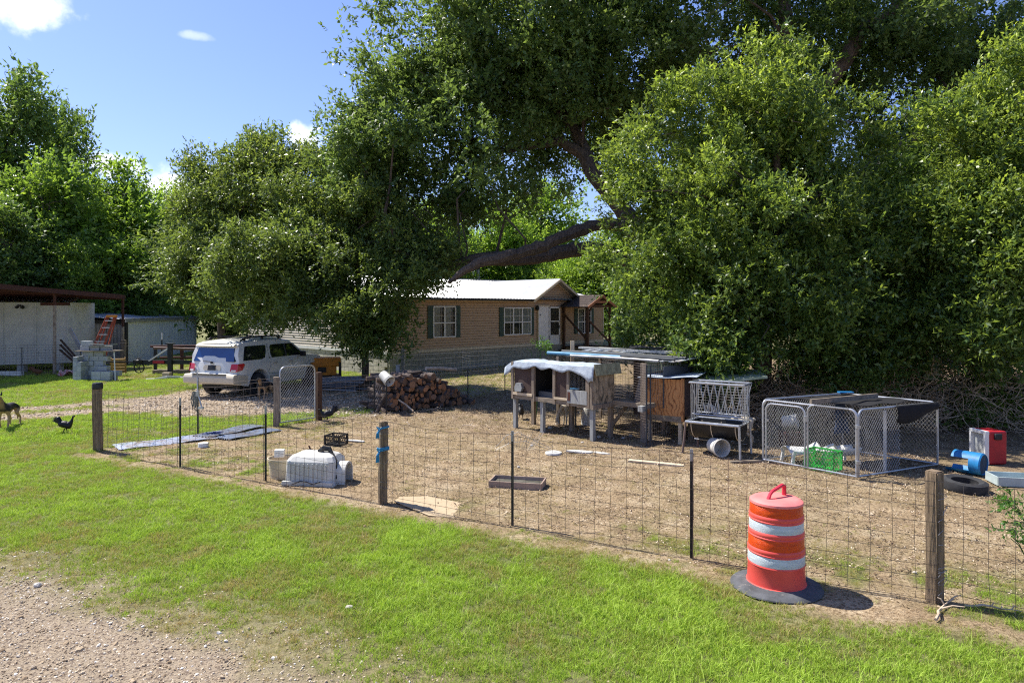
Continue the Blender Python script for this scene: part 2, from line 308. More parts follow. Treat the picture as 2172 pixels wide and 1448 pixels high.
# ------------------------------------------------------------------ ground: zones shared by the soil sheet, the grass and the gravel
def vnoise(x, y, s, seed):
    """smooth value noise 0..1 on numpy arrays"""
    x = x * s + seed * 17.3; y = y * s + seed * 9.1; xi = np.floor(x).astype(np.int64); yi = np.floor(y).astype(np.int64); fx = x - xi; fy = y - yi
    fx = fx * fx * (3 - 2 * fx); fy = fy * fy * (3 - 2 * fy)
    def h(a, b):
        v = np.sin(a * 127.1 + b * 311.7 + seed * 74.7) * 43758.5453; return v - np.floor(v)
    return (h(xi, yi) * (1 - fx) + h(xi + 1, yi) * fx) * (1 - fy) + (h(xi, yi + 1) * (1 - fx) + h(xi + 1, yi + 1) * fx) * fy
def fbm(x, y, s, seed): return .5 * vnoise(x, y, s, seed) + .3 * vnoise(x, y, s * 2.3, seed + 1) + .2 * vnoise(x, y, s * 5.1, seed + 2)
def sstep(a, b, x):
    t = np.clip((x - a) / (b - a), 0, 1); return t * t * (3 - 2 * t)
YF = lambda x: 9.13 - .573 * x                       # the front fence line
SIDE = [(-8.5, 14.0), (-7.27, 15.8), (-5.82, 16.86), (-5.02, 17.87), (-3.85, 19.1), (-1.43, 22.1), (-.25, 24.0), (4.5, 30.0)]
DRIVE = [(-40, 16.0), (-14.0, 18.9), (-11.8, 20.4), (-9.2, 20.6), (-7.0, 20.3), (-5.2, 21.3), (-3.8, 23.5)]
def polydist(x, y, pts):
    d = np.full(x.shape, 1e9)
    for (ax, ay), (bx, by) in zip(pts[:-1], pts[1:]):
        dx, dy = bx - ax, by - ay; t = np.clip(((x - ax) * dx + (y - ay) * dy) / (dx * dx + dy * dy), 0, 1)
        d = np.minimum(d, np.hypot(x - ax - t * dx, y - ay - t * dy))
    return d
def side_y(x): return np.interp(x, [p[0] for p in SIDE], [p[1] for p in SIDE])
def zones(x, y):
    n1 = fbm(x, y, .8, 3); n2 = fbm(x, y, 3.1, 8); n3 = fbm(x, y, .35, 5)
    fence = YF(x)
    # gravel apron, front left
    edge = 7.37 - .506 * (x + 5.5) + (n1 - .5) * .7 + (n2 - .5) * .5
    road = sstep(.35, -.35, y - edge)
    thin = sstep(1.3, .0, y - edge) * (1 - road)
    fl_ = np.where(x < -8.8, fence + 1.0, fence); front = sstep(fl_ - .15, fl_ - .75 - .5 * (n1 - .3), y) * (1 - road)
    bare = np.exp(-(((x - 3.55) / .85) ** 2 + ((y - 6.62) / .42) ** 2)) + .8 * sstep(3.6, 5.2, x) * sstep(5.3, 6.1, y)
    front = front * np.clip(1 - 1.25 * bare, 0, 1)
    front *= 1 - .55 * thin
    left = ((x < -8.5) & (y > 8)) | ((y > side_y(x)) & (x > -8.5) & (x < 4.5))
    leftm = left & (y >= fence - .3)
    dd = polydist(x, y, DRIVE); car = np.hypot((x + 8.3) / 3.6, (y - 22.5) / 4.2)
    drv = np.maximum(sstep(1.75, .9, dd + (n1 - .5) * 1.2), sstep(1.1, .8, car + (n1 - .5) * .35))
    mid = sstep(.55, .15, np.abs(dd - .1 + (n1 - .5) * .3)) * (x < -11.5)
    drv = drv * (1 - .6 * mid) * (y > side_y(x) - .1) + 0.0
    drv = np.where(x < -8.5, np.maximum(drv, 0), drv)
    yard = ~leftm & (y > fence - .3)
    gl = np.where(leftm, (1 - drv) * (.55 + .6 * n1), 0)
    near_house = leftm & (x > -4.0)
    gl = np.where(near_house, gl * .42, gl)
    nf = y - fence
    gy = (sstep(3.6, .6, nf) * sstep(.6, 3.0, x) * sstep(.40, .62, n2 * .7 + n1 * .3) * .42
          + sstep(1.8, .2, nf) * sstep(.50, .64, n2 * .5 + n1 * .5) * .5
          + sstep(-3.2, -5.0, x) * sstep(.44, .60, n2) * .55)
    gy = np.maximum(gy, .07 * (n1 > .42) + .05)
    gy = np.where(yard & (y < 40), gy, np.where(yard, .6, 0))
    grass = np.clip(front + gl + gy, 0, 1)
    drvgate = np.exp(-(((x + 4.6) / 1.6) ** 2 + ((y - 19.3) / 1.2) ** 2)) * (y > side_y(x) - .8)
    gravel = np.clip(road + thin * .35 * n2 * 2 + np.where(leftm, drv, 0) + drvgate, 0, 1)
    litter = np.where(yard, np.clip(.25 + sstep(3.5, 9, y - fence) * .75, 0, 1), 0) * (1 - .5 * gravel)
    kind = np.where(road > .5, 1, np.where(leftm & (drv > .5), 2, np.where((front > .25) | (leftm & (gl > .2)), 3, 0)))
    return grass, gravel, litter, kind
def zh(x, y): return (fbm(x, y, 1.3, 21) - .5) * .04 + (vnoise(x, y, 4.2, 23) - .5) * .02
def axis(lo, hi, step, far):
    a = list(np.arange(lo, hi + 1e-6, step)); s = step; v = hi
    while v < far: s *= 1.13; v += s; a.append(v)
    s = step; v = lo; pre = []
    while v > -far: s *= 1.13; v -= s; pre.append(v)
    return np.array(pre[::-1] + a)
xs = axis(-14, 9.5, .14, 700)
ys = np.array(sorted([y for y in axis(4.4, 19, .12, 900) if y > -200]))
gx, gy_ = np.meshgrid(xs, ys); gx = gx.ravel(); gy_ = gy_.ravel()
zg, zr, zl, zk = zones(gx, gy_)
inner = (np.abs(gx) < 40) & (gy_ < 60) & (gy_ > 0)
gz = np.where(inner, zh(gx, gy_), 0)
nxg, nyg = len(xs), len(ys)
ii = np.arange((nxg - 1) * (nyg - 1)); r_ = ii // (nxg - 1); c_ = ii % (nxg - 1); a0 = r_ * nxg + c_
quads = np.stack([a0, a0 + 1, a0 + 1 + nxg, a0 + nxg], 1)
qk = zk[a0]
def soilmat():
    m, t, b, o = newmat('soil_and_gravel'); co = t.nodes.new('ShaderNodeTexCoord').outputs['Object']
    at = N(t, 'ShaderNodeAttribute', attribute_name='zone'); sp = t.nodes.new('ShaderNodeSeparateColor'); t.links.new(at.outputs['Color'], sp.inputs[0])
    dirt = ramp(t, noise(t, co, 1.1, 9, .75), [(.32, (.22, .155, .092)), (.5, (.39, .29, .178)), (.66, (.56, .455, .31))])
    spk = ramp(t, noise(t, co, 26, 5, .85), [(.40, (.28, .22, .16)), (.48, (.85, .82, .8)), (.56, (1, 1, 1)), (.66, (1.3, 1.28, 1.2))])
    dirt = mix(t, 1.0, dirt, spk, 'MULTIPLY')
    lit = ramp(t, noise(t, co, 24, 6, .8), [(.36, (.06, .042, .028)), (.5, (.20, .14, .09)), (.64, (.38, .29, .20))])
    lf = N(t, 'ShaderNodeMath', operation='MULTIPLY'); t.links.new(sp.outputs[2], lf.inputs[0]); t.links.new(ramp(t, noise(t, co, 1.7, 5), [(.35, (.3, .3, .3)), (.6, (1, 1, 1))]), lf.inputs[1])
    col = mix(t, lf.outputs[0], dirt, lit)
    vo = t.nodes.new('ShaderNodeTexVoronoi'); vo.inputs['Scale'].default_value = 38; t.links.new(co, vo.inputs[0])
    gr = mix(t, vo.outputs['Distance'], (.33, .255, .17), (.48, .40, .30)); gr = mix(t, ramp(t, vo.outputs['Distance'], [(.45, (0, 0, 0)), (.75, (1, 1, 1))]), gr, (.20, .15, .11))
    col = mix(t, sp.outputs[1], col, gr)
    gc = ramp(t, noise(t, co, 14, 5, .7), [(.35, (.05, .075, .018)), (.55, (.13, .17, .04)), (.7, (.24, .20, .09))])
    gf = N(t, 'ShaderNodeMath', operation='MULTIPLY'); gf.use_clamp = True; t.links.new(sp.outputs[0], gf.inputs[0]); gf.inputs[1].default_value = .85
    col = mix(t, gf.outputs[0], col, gc)
    t.links.new(col, b.inputs['Base Color']); b.inputs['Roughness'].default_value = .95; b.inputs['Specular IOR Level'].default_value = .15
    ad = N(t, 'ShaderNodeMath', operation='MULTIPLY_ADD'); t.links.new(noise(t, co, 5, 4, .6), ad.inputs[0]); ad.inputs[1].default_value = 2.2; t.links.new(noise(t, co, 28, 6, .8), ad.inputs[2])
    bump(t, b, ad.outputs[0], .9, .035); return m
M['soil'] = soilmat()
for kk, nm in ((0, 'ground'), (1, 'gravel_road'), (2, 'driveway'), (3, 'lawn')):
    q = quads[qk == kk]
    if not len(q): continue
    used, inv = np.unique(q.ravel(), return_inverse=True)
    me = bpy.data.meshes.new(nm); me.vertices.add(len(used)); co = np.stack([gx[used], gy_[used], gz[used]], 1).astype(np.float32)
    me.vertices.foreach_set('co', co.ravel()); me.loops.add(q.size); me.loops.foreach_set('vertex_index', inv.astype(np.int32).ravel())
    me.polygons.add(len(q)); me.polygons.foreach_set('loop_start', np.arange(0, q.size, 4, dtype=np.int32))
    me.update(calc_edges=True); at = me.attributes.new('zone', 'FLOAT_COLOR', 'POINT')
    at.data.foreach_set('color', np.stack([zg[used], zr[used], zl[used], np.ones(len(used))], 1).astype(np.float32).ravel())
    me.polygons.foreach_set('use_smooth', [True] * len(q)); me.materials.append(M['soil'])
    o = bpy.data.objects.new(nm, me); C.objects.link(o); tag(o, kind='structure')

# ---- scatter (one object of points per material; geometry nodes put small shapes on them)
npr = np.random.default_rng(5)
def variants(name, makers, mat):
    col = bpy.data.collections.new(name)
    for mk in makers:
        b = mk(); me = bpy.data.meshes.new(name); me.from_pydata(b.v, [], b.f); me.materials.append(mat)
        step = 5 if name.startswith('grass') else 4; vr = np.repeat(npr.normal(0, 1, len(b.v) // step + 1), step)[:len(b.v)]
        if name == 'pebble': vr *= 0
        at = me.attributes.new('vary', 'FLOAT', 'POINT'); at.data.foreach_set('value', vr.astype(np.float32))
        o = bpy.data.objects.new(name, me); col.objects.link(o)
    return col
def scatter(name, pts, scale, tintv, col, label, cat, flat=False, tilt=.15):
    n = len(pts); me = bpy.data.meshes.new(name); me.vertices.add(n); me.vertices.foreach_set('co', pts.astype(np.float32).ravel())
    for nm_, arr, ty in (('sc', scale, 'FLOAT'), ('tint', tintv, 'FLOAT')):
        a = me.attributes.new(nm_, ty, 'POINT'); a.data.foreach_set('value', arr.astype(np.float32))
    rot = np.stack([npr.normal(0, tilt, n), npr.normal(0, tilt, n), npr.uniform(0, 6.283, n)], 1)
    a = me.attributes.new('rot', 'FLOAT_VECTOR', 'POINT'); a.data.foreach_set('vector', rot.astype(np.float32).ravel())
    o = bpy.data.objects.new(name, me); C.objects.link(o); tag(o, label, cat, None, 'stuff')
    g = bpy.data.node_groups.new(name + '_scatter', 'GeometryNodeTree')
    g.interface.new_socket('Geometry', in_out='INPUT', socket_type='NodeSocketGeometry'); g.interface.new_socket('Geometry', in_out='OUTPUT', socket_type='NodeSocketGeometry')
    gi = g.nodes.new('NodeGroupInput'); go = g.nodes.new('NodeGroupOutput'); ip = g.nodes.new('GeometryNodeInstanceOnPoints'); ci = g.nodes.new('GeometryNodeCollectionInfo')
    ci.inputs[0].default_value = col; ci.inputs['Separate Children'].default_value = True; ci.inputs['Reset Children'].default_value = True
    ip.inputs['Pick Instance'].default_value = True
    def attr(nm_, ty):
        a_ = g.nodes.new('GeometryNodeInputNamedAttribute'); a_.data_type = ty; a_.inputs['Name'].default_value = nm_; return a_.outputs['Attribute']
    g.links.new(gi.outputs[0], ip.inputs['Points']); g.links.new(ci.outputs[0], ip.inputs['Instance'])
    g.links.new(attr('rot', 'FLOAT_VECTOR'), ip.inputs['Rotation']); g.links.new(attr('sc', 'FLOAT'), ip.inputs['Scale']); g.links.new(ip.outputs[0], go.inputs[0])
    md = o.modifiers.new('scatter', 'NODES'); md.node_group = g; return o
def tuft(nb, rad, h, wd, seed, spread=.5):
    def mk():
        r = random.Random(seed); b = MB()
        for _ in range(nb):
            a = r.uniform(0, 6.283); d = rad * math.sqrt(r.random()); x, y = d * math.cos(a), d * math.sin(a); hh = h * r.uniform(.5, 1.15)
            l = r.uniform(.15, spread) * hh; la = r.uniform(0, 6.283); ox, oy = l * math.cos(la), l * math.sin(la); wa = r.uniform(0, 3.14); wx, wy = wd * math.cos(wa) / 2, wd * math.sin(wa) / 2
            b.add([(x - wx, y - wy, -.005), (x + wx, y + wy, -.005), (x + ox * .45 + wx * .8, y + oy * .45 + wy * .8, hh * .6), (x + ox * .45 - wx * .8, y + oy * .45 - wy * .8, hh * .6), (x + ox * 1.3, y + oy * 1.3, hh)],
                  [(0, 1, 2, 3), (3, 2, 4)])
        return b
    return mk
def rock(seed):
    def mk():
        r = random.Random(seed); bm = bmesh.new(); bmesh.ops.create_icosphere(bm, subdivisions=1, radius=1)
        sc = (1, r.uniform(.6, .95), r.uniform(.3, .6)); b = MB()
        b.add([(v.co.x * sc[0] * r.uniform(.75, 1.15), v.co.y * sc[1] * r.uniform(.75, 1.15), v.co.z * sc[2] * r.uniform(.8, 1.1)) for v in bm.verts], [tuple(v.index for v in f.verts) for f in bm.faces]); bm.free(); return b
    return mk
def chip(seed):
    def mk():
        r = random.Random(seed); b = MB()
        for k in range(5):
            x, y, a = r.uniform(-2, 2), r.uniform(-2, 2), r.uniform(0, 6.28); l, wd_ = r.uniform(.5, 1), r.uniform(.12, .4); c_, s_2 = math.cos(a), math.sin(a); z0, z1 = r.uniform(.1, .3), r.uniform(.15, .7)
            b.add([(x - l * c_, y - l * s_2, z0), (x - wd_ * s_2, y + wd_ * c_, z1), (x + l * c_, y + l * s_2, z0 + r.uniform(-.1, .3)), (x + wd_ * s_2, y - wd_ * c_, z1)], [(0, 1, 2, 3)])
        return b
    return mk
def instmat(name, stops, rough=.8, trans=0):
    m, t, b, o = newmat(name); a = N(t, 'ShaderNodeAttribute', attribute_name='tint'); a.attribute_type = 'INSTANCER'
    v = N(t, 'ShaderNodeAttribute', attribute_name='vary'); ad = N(t, 'ShaderNodeMath', operation='MULTIPLY_ADD'); t.links.new(v.outputs['Fac'], ad.inputs[0]); ad.inputs[1].default_value = .17; t.links.new(a.outputs['Fac'], ad.inputs[2])
    col = ramp(t, ad.outputs[0], stops); t.links.new(col, b.inputs['Base Color']); b.inputs['Roughness'].default_value = rough; b.inputs['Specular IOR Level'].default_value = .25
    if trans:
        tr = t.nodes.new('ShaderNodeBsdfTranslucent'); t.links.new(mix(t, 1.0, col, (1.5, 1.5, 1.0), 'MULTIPLY'), tr.inputs[0]); ms = t.nodes.new('ShaderNodeMixShader'); ms.inputs[0].default_value = trans
        t.links.new(b.outputs[0], ms.inputs[1]); t.links.new(tr.outputs[0], ms.inputs[2]); t.links.new(ms.outputs[0], o.inputs[0])
    return m
M['blade'] = instmat('grass_blade', [(0, (.46, .35, .19)), (.22, (.38, .32, .12)), (.40, (.29, .33, .075)), (.66, (.26, .39, .04)), (1, (.40, .53, .08))], .6, .3)
M['pebble'] = instmat('pebble', [(0, (.19, .125, .07)), (.4, (.37, .28, .18)), (.75, (.54, .45, .33)), (1, (.80, .76, .68))])
M['chips'] = instmat('leaf_litter', [(0, (.035, .022, .015)), (.45, (.15, .09, .05)), (.75, (.40, .29, .18)), (1, (.62, .53, .40))])
def randpts(x0, x1, y0, y1, dens):
    n = int((x1 - x0) * (y1 - y0) * dens); x = npr.uniform(x0, x1, n); y = npr.uniform(y0, y1, n)
    k = (np.abs(x) < (y + 1.0) * .82); return x[k], y[k]
def clear(x, y):
    """no tufts under buildings, car and things that lie flat on the ground"""
    k = np.ones(x.shape, bool)
    ax, ay = -5.33, 29.6; u = (x - ax) * .681 + (y - ay) * .732; v = -(x - ax) * .732 + (y - ay) * .681
    k &= ~((u > -.1) & (v > -.1) & (u < 16) & (v < 14))
    k &= ~((x > 2.25) & (x < 3.3) & (y > 6.7) & (y < 7.65) & (((x - 2.77) ** 2 + (y - 7.18) ** 2) < .22))
    return k
TU = variants('grass_tuft', [tuft(26, .06, .042, .0048, s, .9) for s in range(5)] + [tuft(14, .07, .085, .005, 77, 1.1)], M['blade'])
TF = variants('grass_clump', [tuft(30, .13, .075, .011, s + 9, .9) for s in range(4)], M['blade'])
px_, py_, ps_, pt_ = [], [], [], []
for (x0, x1, y0, y1, dens, far) in ((-9, 7, 4.4, 9, 420, 0), (-14, 9, 9, 15, 260, 0), (-18, 12, 15, 20, 90, 1), (-26, 8, 20, 30, 55, 1), (-34, 10, 30, 46, 20, 1)):
    x, y = randpts(x0, x1, y0, y1, dens); g, gr, _, _ = zones(x, y); k = (npr.uniform(0, 1, len(x)) < g * (1 - .9 * gr)) & clear(x, y); x, y, g = x[k], y[k], g[k]
    n = fbm(x, y, 1.1, 31); n2 = fbm(x, y, 4, 33); n4 = fbm(x, y, .45, 37)
    ti = np.clip(.44 + .36 * sstep(.34, .60, n * .65 + n4 * .35) * (.4 + .6 * g) + (n2 - .5) * .85 + npr.normal(0, .08, len(x)) - .35 * (1 - g), 0, 1)
    sz = (.5 + .6 * g * (.35 + n)) * npr.uniform(.7, 1.25, len(x)) * (1.0 if not far else .9)
    ym = (y > YF(x) - .2) & (x > -8.5) & (y < side_y(x)); ti = np.where(ym, np.clip(ti - .16, 0, 1), ti); sz = np.where(ym, sz * .72, sz)
    px_.append(np.stack([x, y, zh(x, y), np.full(len(x), far)], 1)); ps_.append(sz); pt_.append(ti)
allp = np.concatenate(px_); alls = np.concatenate(ps_); allt = np.concatenate(pt_)
k = allp[:, 3] == 0
scatter('grass', allp[k][:, :3], alls[k], allt[k], TU, 'short bright green lawn grass with browned patches in front of the fence', 'grass', tilt=.12)
scatter('grass', allp[~k][:, :3], alls[~k], allt[~k], TF, 'mown yellow-green grass round the driveway and sheds', 'grass', tilt=.12)
PB = variants('pebble', [rock(s) for s in range(5)], M['pebble'])
pp, sc_, tt = [], [], []
for (x0, x1, y0, y1, dens) in ((-7, 3, 4.6, 9, 1500), (-20, -3, 15, 27, 190), (-6, 8, 8, 20, 14)):
    x, y = randpts(x0, x1, y0, y1, dens); _, gr, _, _ = zones(x, y)
    base = .05 if dens < 20 else 0
    k = npr.uniform(0, 1, len(x)) < gr + base; x, y = x[k], y[k]
    s = np.exp(npr.normal(0, .45, len(x))) * (.0068 if y0 < 8 else .012) * (1 + .02 * y)
    pp.append(np.stack([x, y, zh(x, y) + s * .15], 1)); sc_.append(s); tt.append(np.clip(npr.beta(2.2, 1.8, len(x)) , 0, 1))
scatter('gravel', np.concatenate(pp), np.concatenate(sc_), np.concatenate(tt), PB, 'pale pebbles of the gravel road and drive', 'gravel', tilt=.5)
CH = variants('leaf_litter', [chip(s) for s in range(6)], M['chips'])
pp, sc_, tt = [], [], []
for (x0, x1, y0, y1, dens) in ((-9, 8, 6, 14, 290), (-9, 14, 14, 24, 170), (-20, -3, 17, 27, 14)):
    x, y = randpts(x0, x1, y0, y1, dens); g, gr, li, _ = zones(x, y); k = npr.uniform(0, 1, len(x)) < np.clip(li * .9 + .25 * (y > YF(x) + .4) + .1 * gr, 0, 1) * (y > YF(x) - .4); x, y = x[k], y[k]
    pp.append(np.stack([x, y, zh(x, y)], 1)); sc_.append(npr.uniform(.010, .024, len(x)) * (1 + .02 * y)); tt.append(npr.beta(1.6, 1.5, len(x)))
scatter('leaf_litter', np.concatenate(pp), np.concatenate(sc_), np.concatenate(tt), CH, 'dry leaves and wood chips strewn over the dirt yard', 'leaf litter', tilt=.3)

# ------------------------------------------------------------------ foliage
def leaves(name, mat, parent, lobes, nclump, twigs, lpt, ll, lw, clump_r, seed, shell=.55, up=.45, young_lit=.5, spray=1.0, floor=None, droop=0, kind=None, bough=11):
    g = np.random.default_rng(seed); vol = np.array([l[3] * l[4] * l[5] for l in lobes]) ** .75; li = g.choice(len(lobes), nclump, p=vol / vol.sum())
    L = np.array(lobes, float)[li]; d = g.normal(size=(nclump, 3)); d /= np.linalg.norm(d, axis=1)[:, None]
    # boughs on the lobes, leaf clumps gathered round each bough; a few clumps fill the inside
    nb = max(6, nclump // bough); rr = np.where(g.uniform(0, 1, nb) < .2, g.uniform(.2, shell, nb), shell + (1.08 - shell) * g.uniform(0, 1, nb) ** .6)
    bc = L[:nb, :3] + d[:nb] * L[:nb, 3:6] * rr[:, None]; bi = g.integers(0, nb, nclump); br = clump_r * g.uniform(1.1, 2.1, nb)
    q = g.normal(size=(nclump, 3)); q /= np.linalg.norm(q, axis=1)[:, None]
    cc = bc[bi] + q * (br[bi] * g.uniform(0, 1, nclump) ** .45)[:, None] * np.array([1.1, 1.1, .72])
    fill = g.uniform(0, 1, nclump) < .15; cc = np.where(fill[:, None], L[:, :3] + d * L[:, 3:6] * g.uniform(.1, .75, nclump)[:, None], cc)
    if floor is not None: kp = cc[:, 2] > floor; cc = cc[kp]; bi = bi[kp]; d = d[kp]
    nclump = len(cc); dd = d[:nclump]
    outw = (cc - np.array(lobes, float)[:, :3].mean(0)); outw /= np.linalg.norm(outw, axis=1)[:, None] + 1e-6
    T = nclump * twigs; ci = np.repeat(np.arange(nclump), twigs)
    td = g.normal(size=(T, 3)) * .8 + outw[ci] * .55 + np.array([0, 0, up - droop]); td /= np.linalg.norm(td, axis=1)[:, None]
    cr = clump_r * g.uniform(.45, 1.0, nclump)
    off = g.normal(size=(T, 3)); off /= np.linalg.norm(off, axis=1)[:, None]
    base = cc[ci] + off * (cr[ci] * g.uniform(.1, 1, T) ** .5)[:, None]
    tl = clump_r * g.uniform(.35, .95, T) * spray
    n = T * lpt; ti = np.repeat(np.arange(T), lpt); s = np.tile(np.linspace(.05, 1, lpt), T) + g.uniform(-.05, .05, n)
    pos = base[ti] + td[ti] * (tl[ti] * s)[:, None]
    ld = td[ti] * .75 + g.normal(size=(n, 3)) * .55; ld[:, 2] -= .1; ld /= np.linalg.norm(ld, axis=1)[:, None]
    nr = g.normal(size=(n, 3)) * .6 + np.array([0, 0, .8]); sd_ = np.cross(ld, nr); sd_ /= np.linalg.norm(sd_, axis=1)[:, None] + 1e-6
    nn = np.cross(sd_, ld)
    l = ll * g.uniform(.55, 1.4, n); wv = lw * g.uniform(.6, 1.35, n)
    v = np.empty((n, 4, 3)); v[:, 0] = pos; v[:, 1] = pos + ld * (l * .45)[:, None] + sd_ * (wv / 2)[:, None] + nn * (wv * .18)[:, None]
    v[:, 2] = pos + ld * l[:, None]; v[:, 3] = pos + ld * (l * .45)[:, None] - sd_ * (wv / 2)[:, None] + nn * (wv * .18)[:, None]
    me = bpy.data.meshes.new(name); me.vertices.add(n * 4); me.vertices.foreach_set('co', v.astype(np.float32).ravel()); me.loops.add(n * 4); me.loops.foreach_set('vertex_index', np.arange(n * 4, dtype=np.int32))
    me.polygons.add(n); me.polygons.foreach_set('loop_start', np.arange(0, n * 4, 4, dtype=np.int32)); me.update(calc_edges=True)
    t1 = np.clip(g.uniform(0, 1, n) * .55 + g.uniform(0, 1, nb)[bi[:nclump]][ci][ti] * .45, 0, 1)
    yt = (g.uniform(0, 1, T)[ti] < young_lit * .6) * (.30 + .70 * np.clip((pos[:, 2] - np.percentile(cc[:, 2], 30)) / (np.ptp(cc[:, 2]) * .55 + .1), 0, 1)) * np.clip(s, 0, 1) ** 1.5 * g.uniform(.4, 1, n) * (g.uniform(0, 1, nclump)[ci][ti] < .75)  # young growth, with the light on the crown tops put in by height
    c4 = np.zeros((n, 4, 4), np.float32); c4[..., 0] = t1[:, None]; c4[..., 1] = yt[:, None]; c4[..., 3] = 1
    at = me.attributes.new('tint', 'FLOAT_COLOR', 'POINT'); at.data.foreach_set('color', c4.ravel()); me.materials.append(mat)
    o = bpy.data.objects.new(name, me); C.objects.link(o); o.parent = parent
    return o, cc
def limbs(parent, cc, trunk_pts, trunk_r, n, seed, mat, main=None, r0=.09, name='branch', wig=.25):
    """trunk as one tapered tube, secondary branches from the trunk line out to leaf clumps"""
    r = random.Random(seed); tr = MB(); tr.tube(trunk_pts, trunk_r, 10); tr.build('trunk', mat, parent, smooth=True)
    b = MB(); k = len(trunk_pts); T = [Vector(p) for p in trunk_pts]
    for (pts, rr) in (main or []): b.tube(pts, rr, 8)
    src = T[max(1, k // 2):] + [Vector(p) for pts, rr in (main or []) for p in pts[1:]]
    for i in r.sample(range(len(cc)), min(n, len(cc))):
        e = Vector(cc[i]); s = min(src, key=lambda q: (q - e).length + max(0, q.z - e.z) * .8 + r.uniform(0, .8)); pts = []
        for q in range(5):
            f = q / 4; p = s.lerp(e, f) + Vector((r.uniform(-wig, wig), r.uniform(-wig, wig), r.uniform(-wig, wig) + wig * 1.2 * math.sin(f * 3.14))) * (1 if 0 < q < 4 else 0); pts.append(p)
        ra = r0 * r.uniform(.5, 1.1); b.tube(pts, [ra, ra * .75, ra * .5, ra * .33, ra * .12], 5, cap=False)
    b.build(name, mat, parent, smooth=True)
def lobe(px, py, Y, rx, ry, rY): p = P(px, py, Y); return (p.x, p.y, p.z, rx * Y / F, rY, ry * Y / F)

# the big live oak
t = empty('live_oak', G(1480, 822), 0, 'huge dark live oak whose thick limbs arch over the house roof', 'tree'); o0 = t.location
def rel(l): return (l[0] - o0.x, l[1] - o0.y, l[2]) + tuple(l[3:])
def relp(p): return (p.x - o0.x, p.y - o0.y, p.z)
oak = [lobe(815, 260, 25, 135, 150, 3.2), lobe(760, 330, 24.5, 90, 90, 2.4), lobe(880, 210, 25, 120, 120, 3), lobe(1080, 200, 25, 150, 130, 3), lobe(1020, 60, 25.5, 110, 90, 2.6), lobe(1250, 130, 26, 150, 130, 3), lobe(950, 150, 25, 150, 130, 3.5), lobe(850, 370, 24.5, 130, 80, 2.6), lobe(1010, 330, 25, 170, 140, 3.6), lobe(1100, 60, 26, 190, 160, 4.5), lobe(1180, 230, 27, 130, 130, 4),
       lobe(1350, 40, 26, 230, 170, 5), lobe(1330, 250, 28, 140, 130, 3.5), lobe(1620, 20, 26, 260, 150, 5), lobe(1600, 200, 28, 220, 160, 4.5), lobe(1900, 100, 25, 240, 200, 5.5), lobe(1920, 330, 26, 130, 170, 4), lobe(2180, 180, 24, 200, 260, 5), lobe(1150, 330, 27, 110, 90, 2), lobe(1000, 430, 25, 120, 50, 2), lobe(1240, -200, 27, 420, 150, 6), lobe(1800, -220, 27, 420, 160, 6)]
crown, cc = leaves('crown', M['leaf_oak'], t, [rel(l) for l in oak], 8000, 7, 8, .165, .088, .60, 11, shell=.45, young_lit=.5)
mn = []
def limb(pts, rad):
    g = random.Random(int(pts[0][0] + len(pts) * 7)); q = [Vector(relp(P(*p))) for p in pts]; o_, r_o = [], []
    for i in range(len(q) - 1):
        for f in (0, .33, .66): o_.append(q[i].lerp(q[i + 1], f) + Vector((g.gauss(0, .02), g.gauss(0, .02), g.gauss(0, .022)))); r_o.append((rad[i] + (rad[i + 1] - rad[i]) * f) * g.uniform(.9, 1.1))
    mn.append((o_ + [q[-1]], r_o + [rad[-1]]))
limb([(1480, 560, 24.5), (1400, 500, 24), (1335, 480, 23.6), (1290, 474, 23.3), (1250, 480, 23), (1218, 493, 22.7), (1180, 510, 22.4), (1141, 525, 22.1), (1100, 536, 21.8), (1064, 545, 21.5), (1010, 560, 21.2), (975, 580, 21), (952, 598, 20.8)], [.36, .27, .23, .21, .20, .21, .19, .205, .18, .19, .155, .11, .05])
limb([(1470, 610, 25), (1390, 585, 24.8), (1335, 558, 24.7), (1290, 534, 24.6), (1250, 528, 24.5), (1218, 529, 24.4), (1180, 536, 24.2), (1141, 545, 24.1), (1100, 550, 23.9), (1050, 548, 23.7), (1000, 552, 23.5), (945, 566, 23.3), (890, 560, 23), (830, 520, 23)], [.36, .32, .27, .25, .24, .26, .235, .25, .23, .23, .21, .19, .15, .09])
limb([(1430, 560, 25), (1345, 480, 25.5), (1305, 425, 25.6), (1265, 375, 25.8), (1235, 325, 26), (1190, 300, 26), (1130, 310, 25.8), (1080, 320, 25.5), (960, 300, 25)], [.42, .38, .34, .31, .27, .18, .13, .10, .05])
limb([(1265, 375, 25.8), (1220, 280, 26.5), (1120, 160, 26.5), (1035, 70, 26.5), (1000, 20, 26.5)], [.3, .25, .22, .18, .12])
limb([(1500, 560, 25), (1560, 350, 25.5), (1660, 110, 25), (1668, 40, 25), (1655, -60, 25)], [.45, .36, .27, .25, .2])
limb([(1560, 350, 25.5), (1700, 240, 24.5), (1790, 130, 24), (1830, 60, 24), (1900, 20, 24)], [.33, .3, .28, .22, .15])
limb([(1500, 500, 25), (1600, 300, 27), (1500, 120, 27), (1430, 80, 27), (1300, 30, 27)], [.35, .3, .22, .18, .12])
limb([(1500, 560, 25), (1700, 480, 24), (1770, 430, 23.6), (1880, 330, 23.5), (2000, 250, 23.5)], [.36, .3, .26, .2, .14])
limbs(t, cc, [relp(p) for p in (G(1480, 822), P(1478, 740, 25.2), P(1472, 640, 25), P(1450, 560, 25))], [.85, .62, .55, .5], 110, 3, M['bark'], mn, .08, wig=.5)
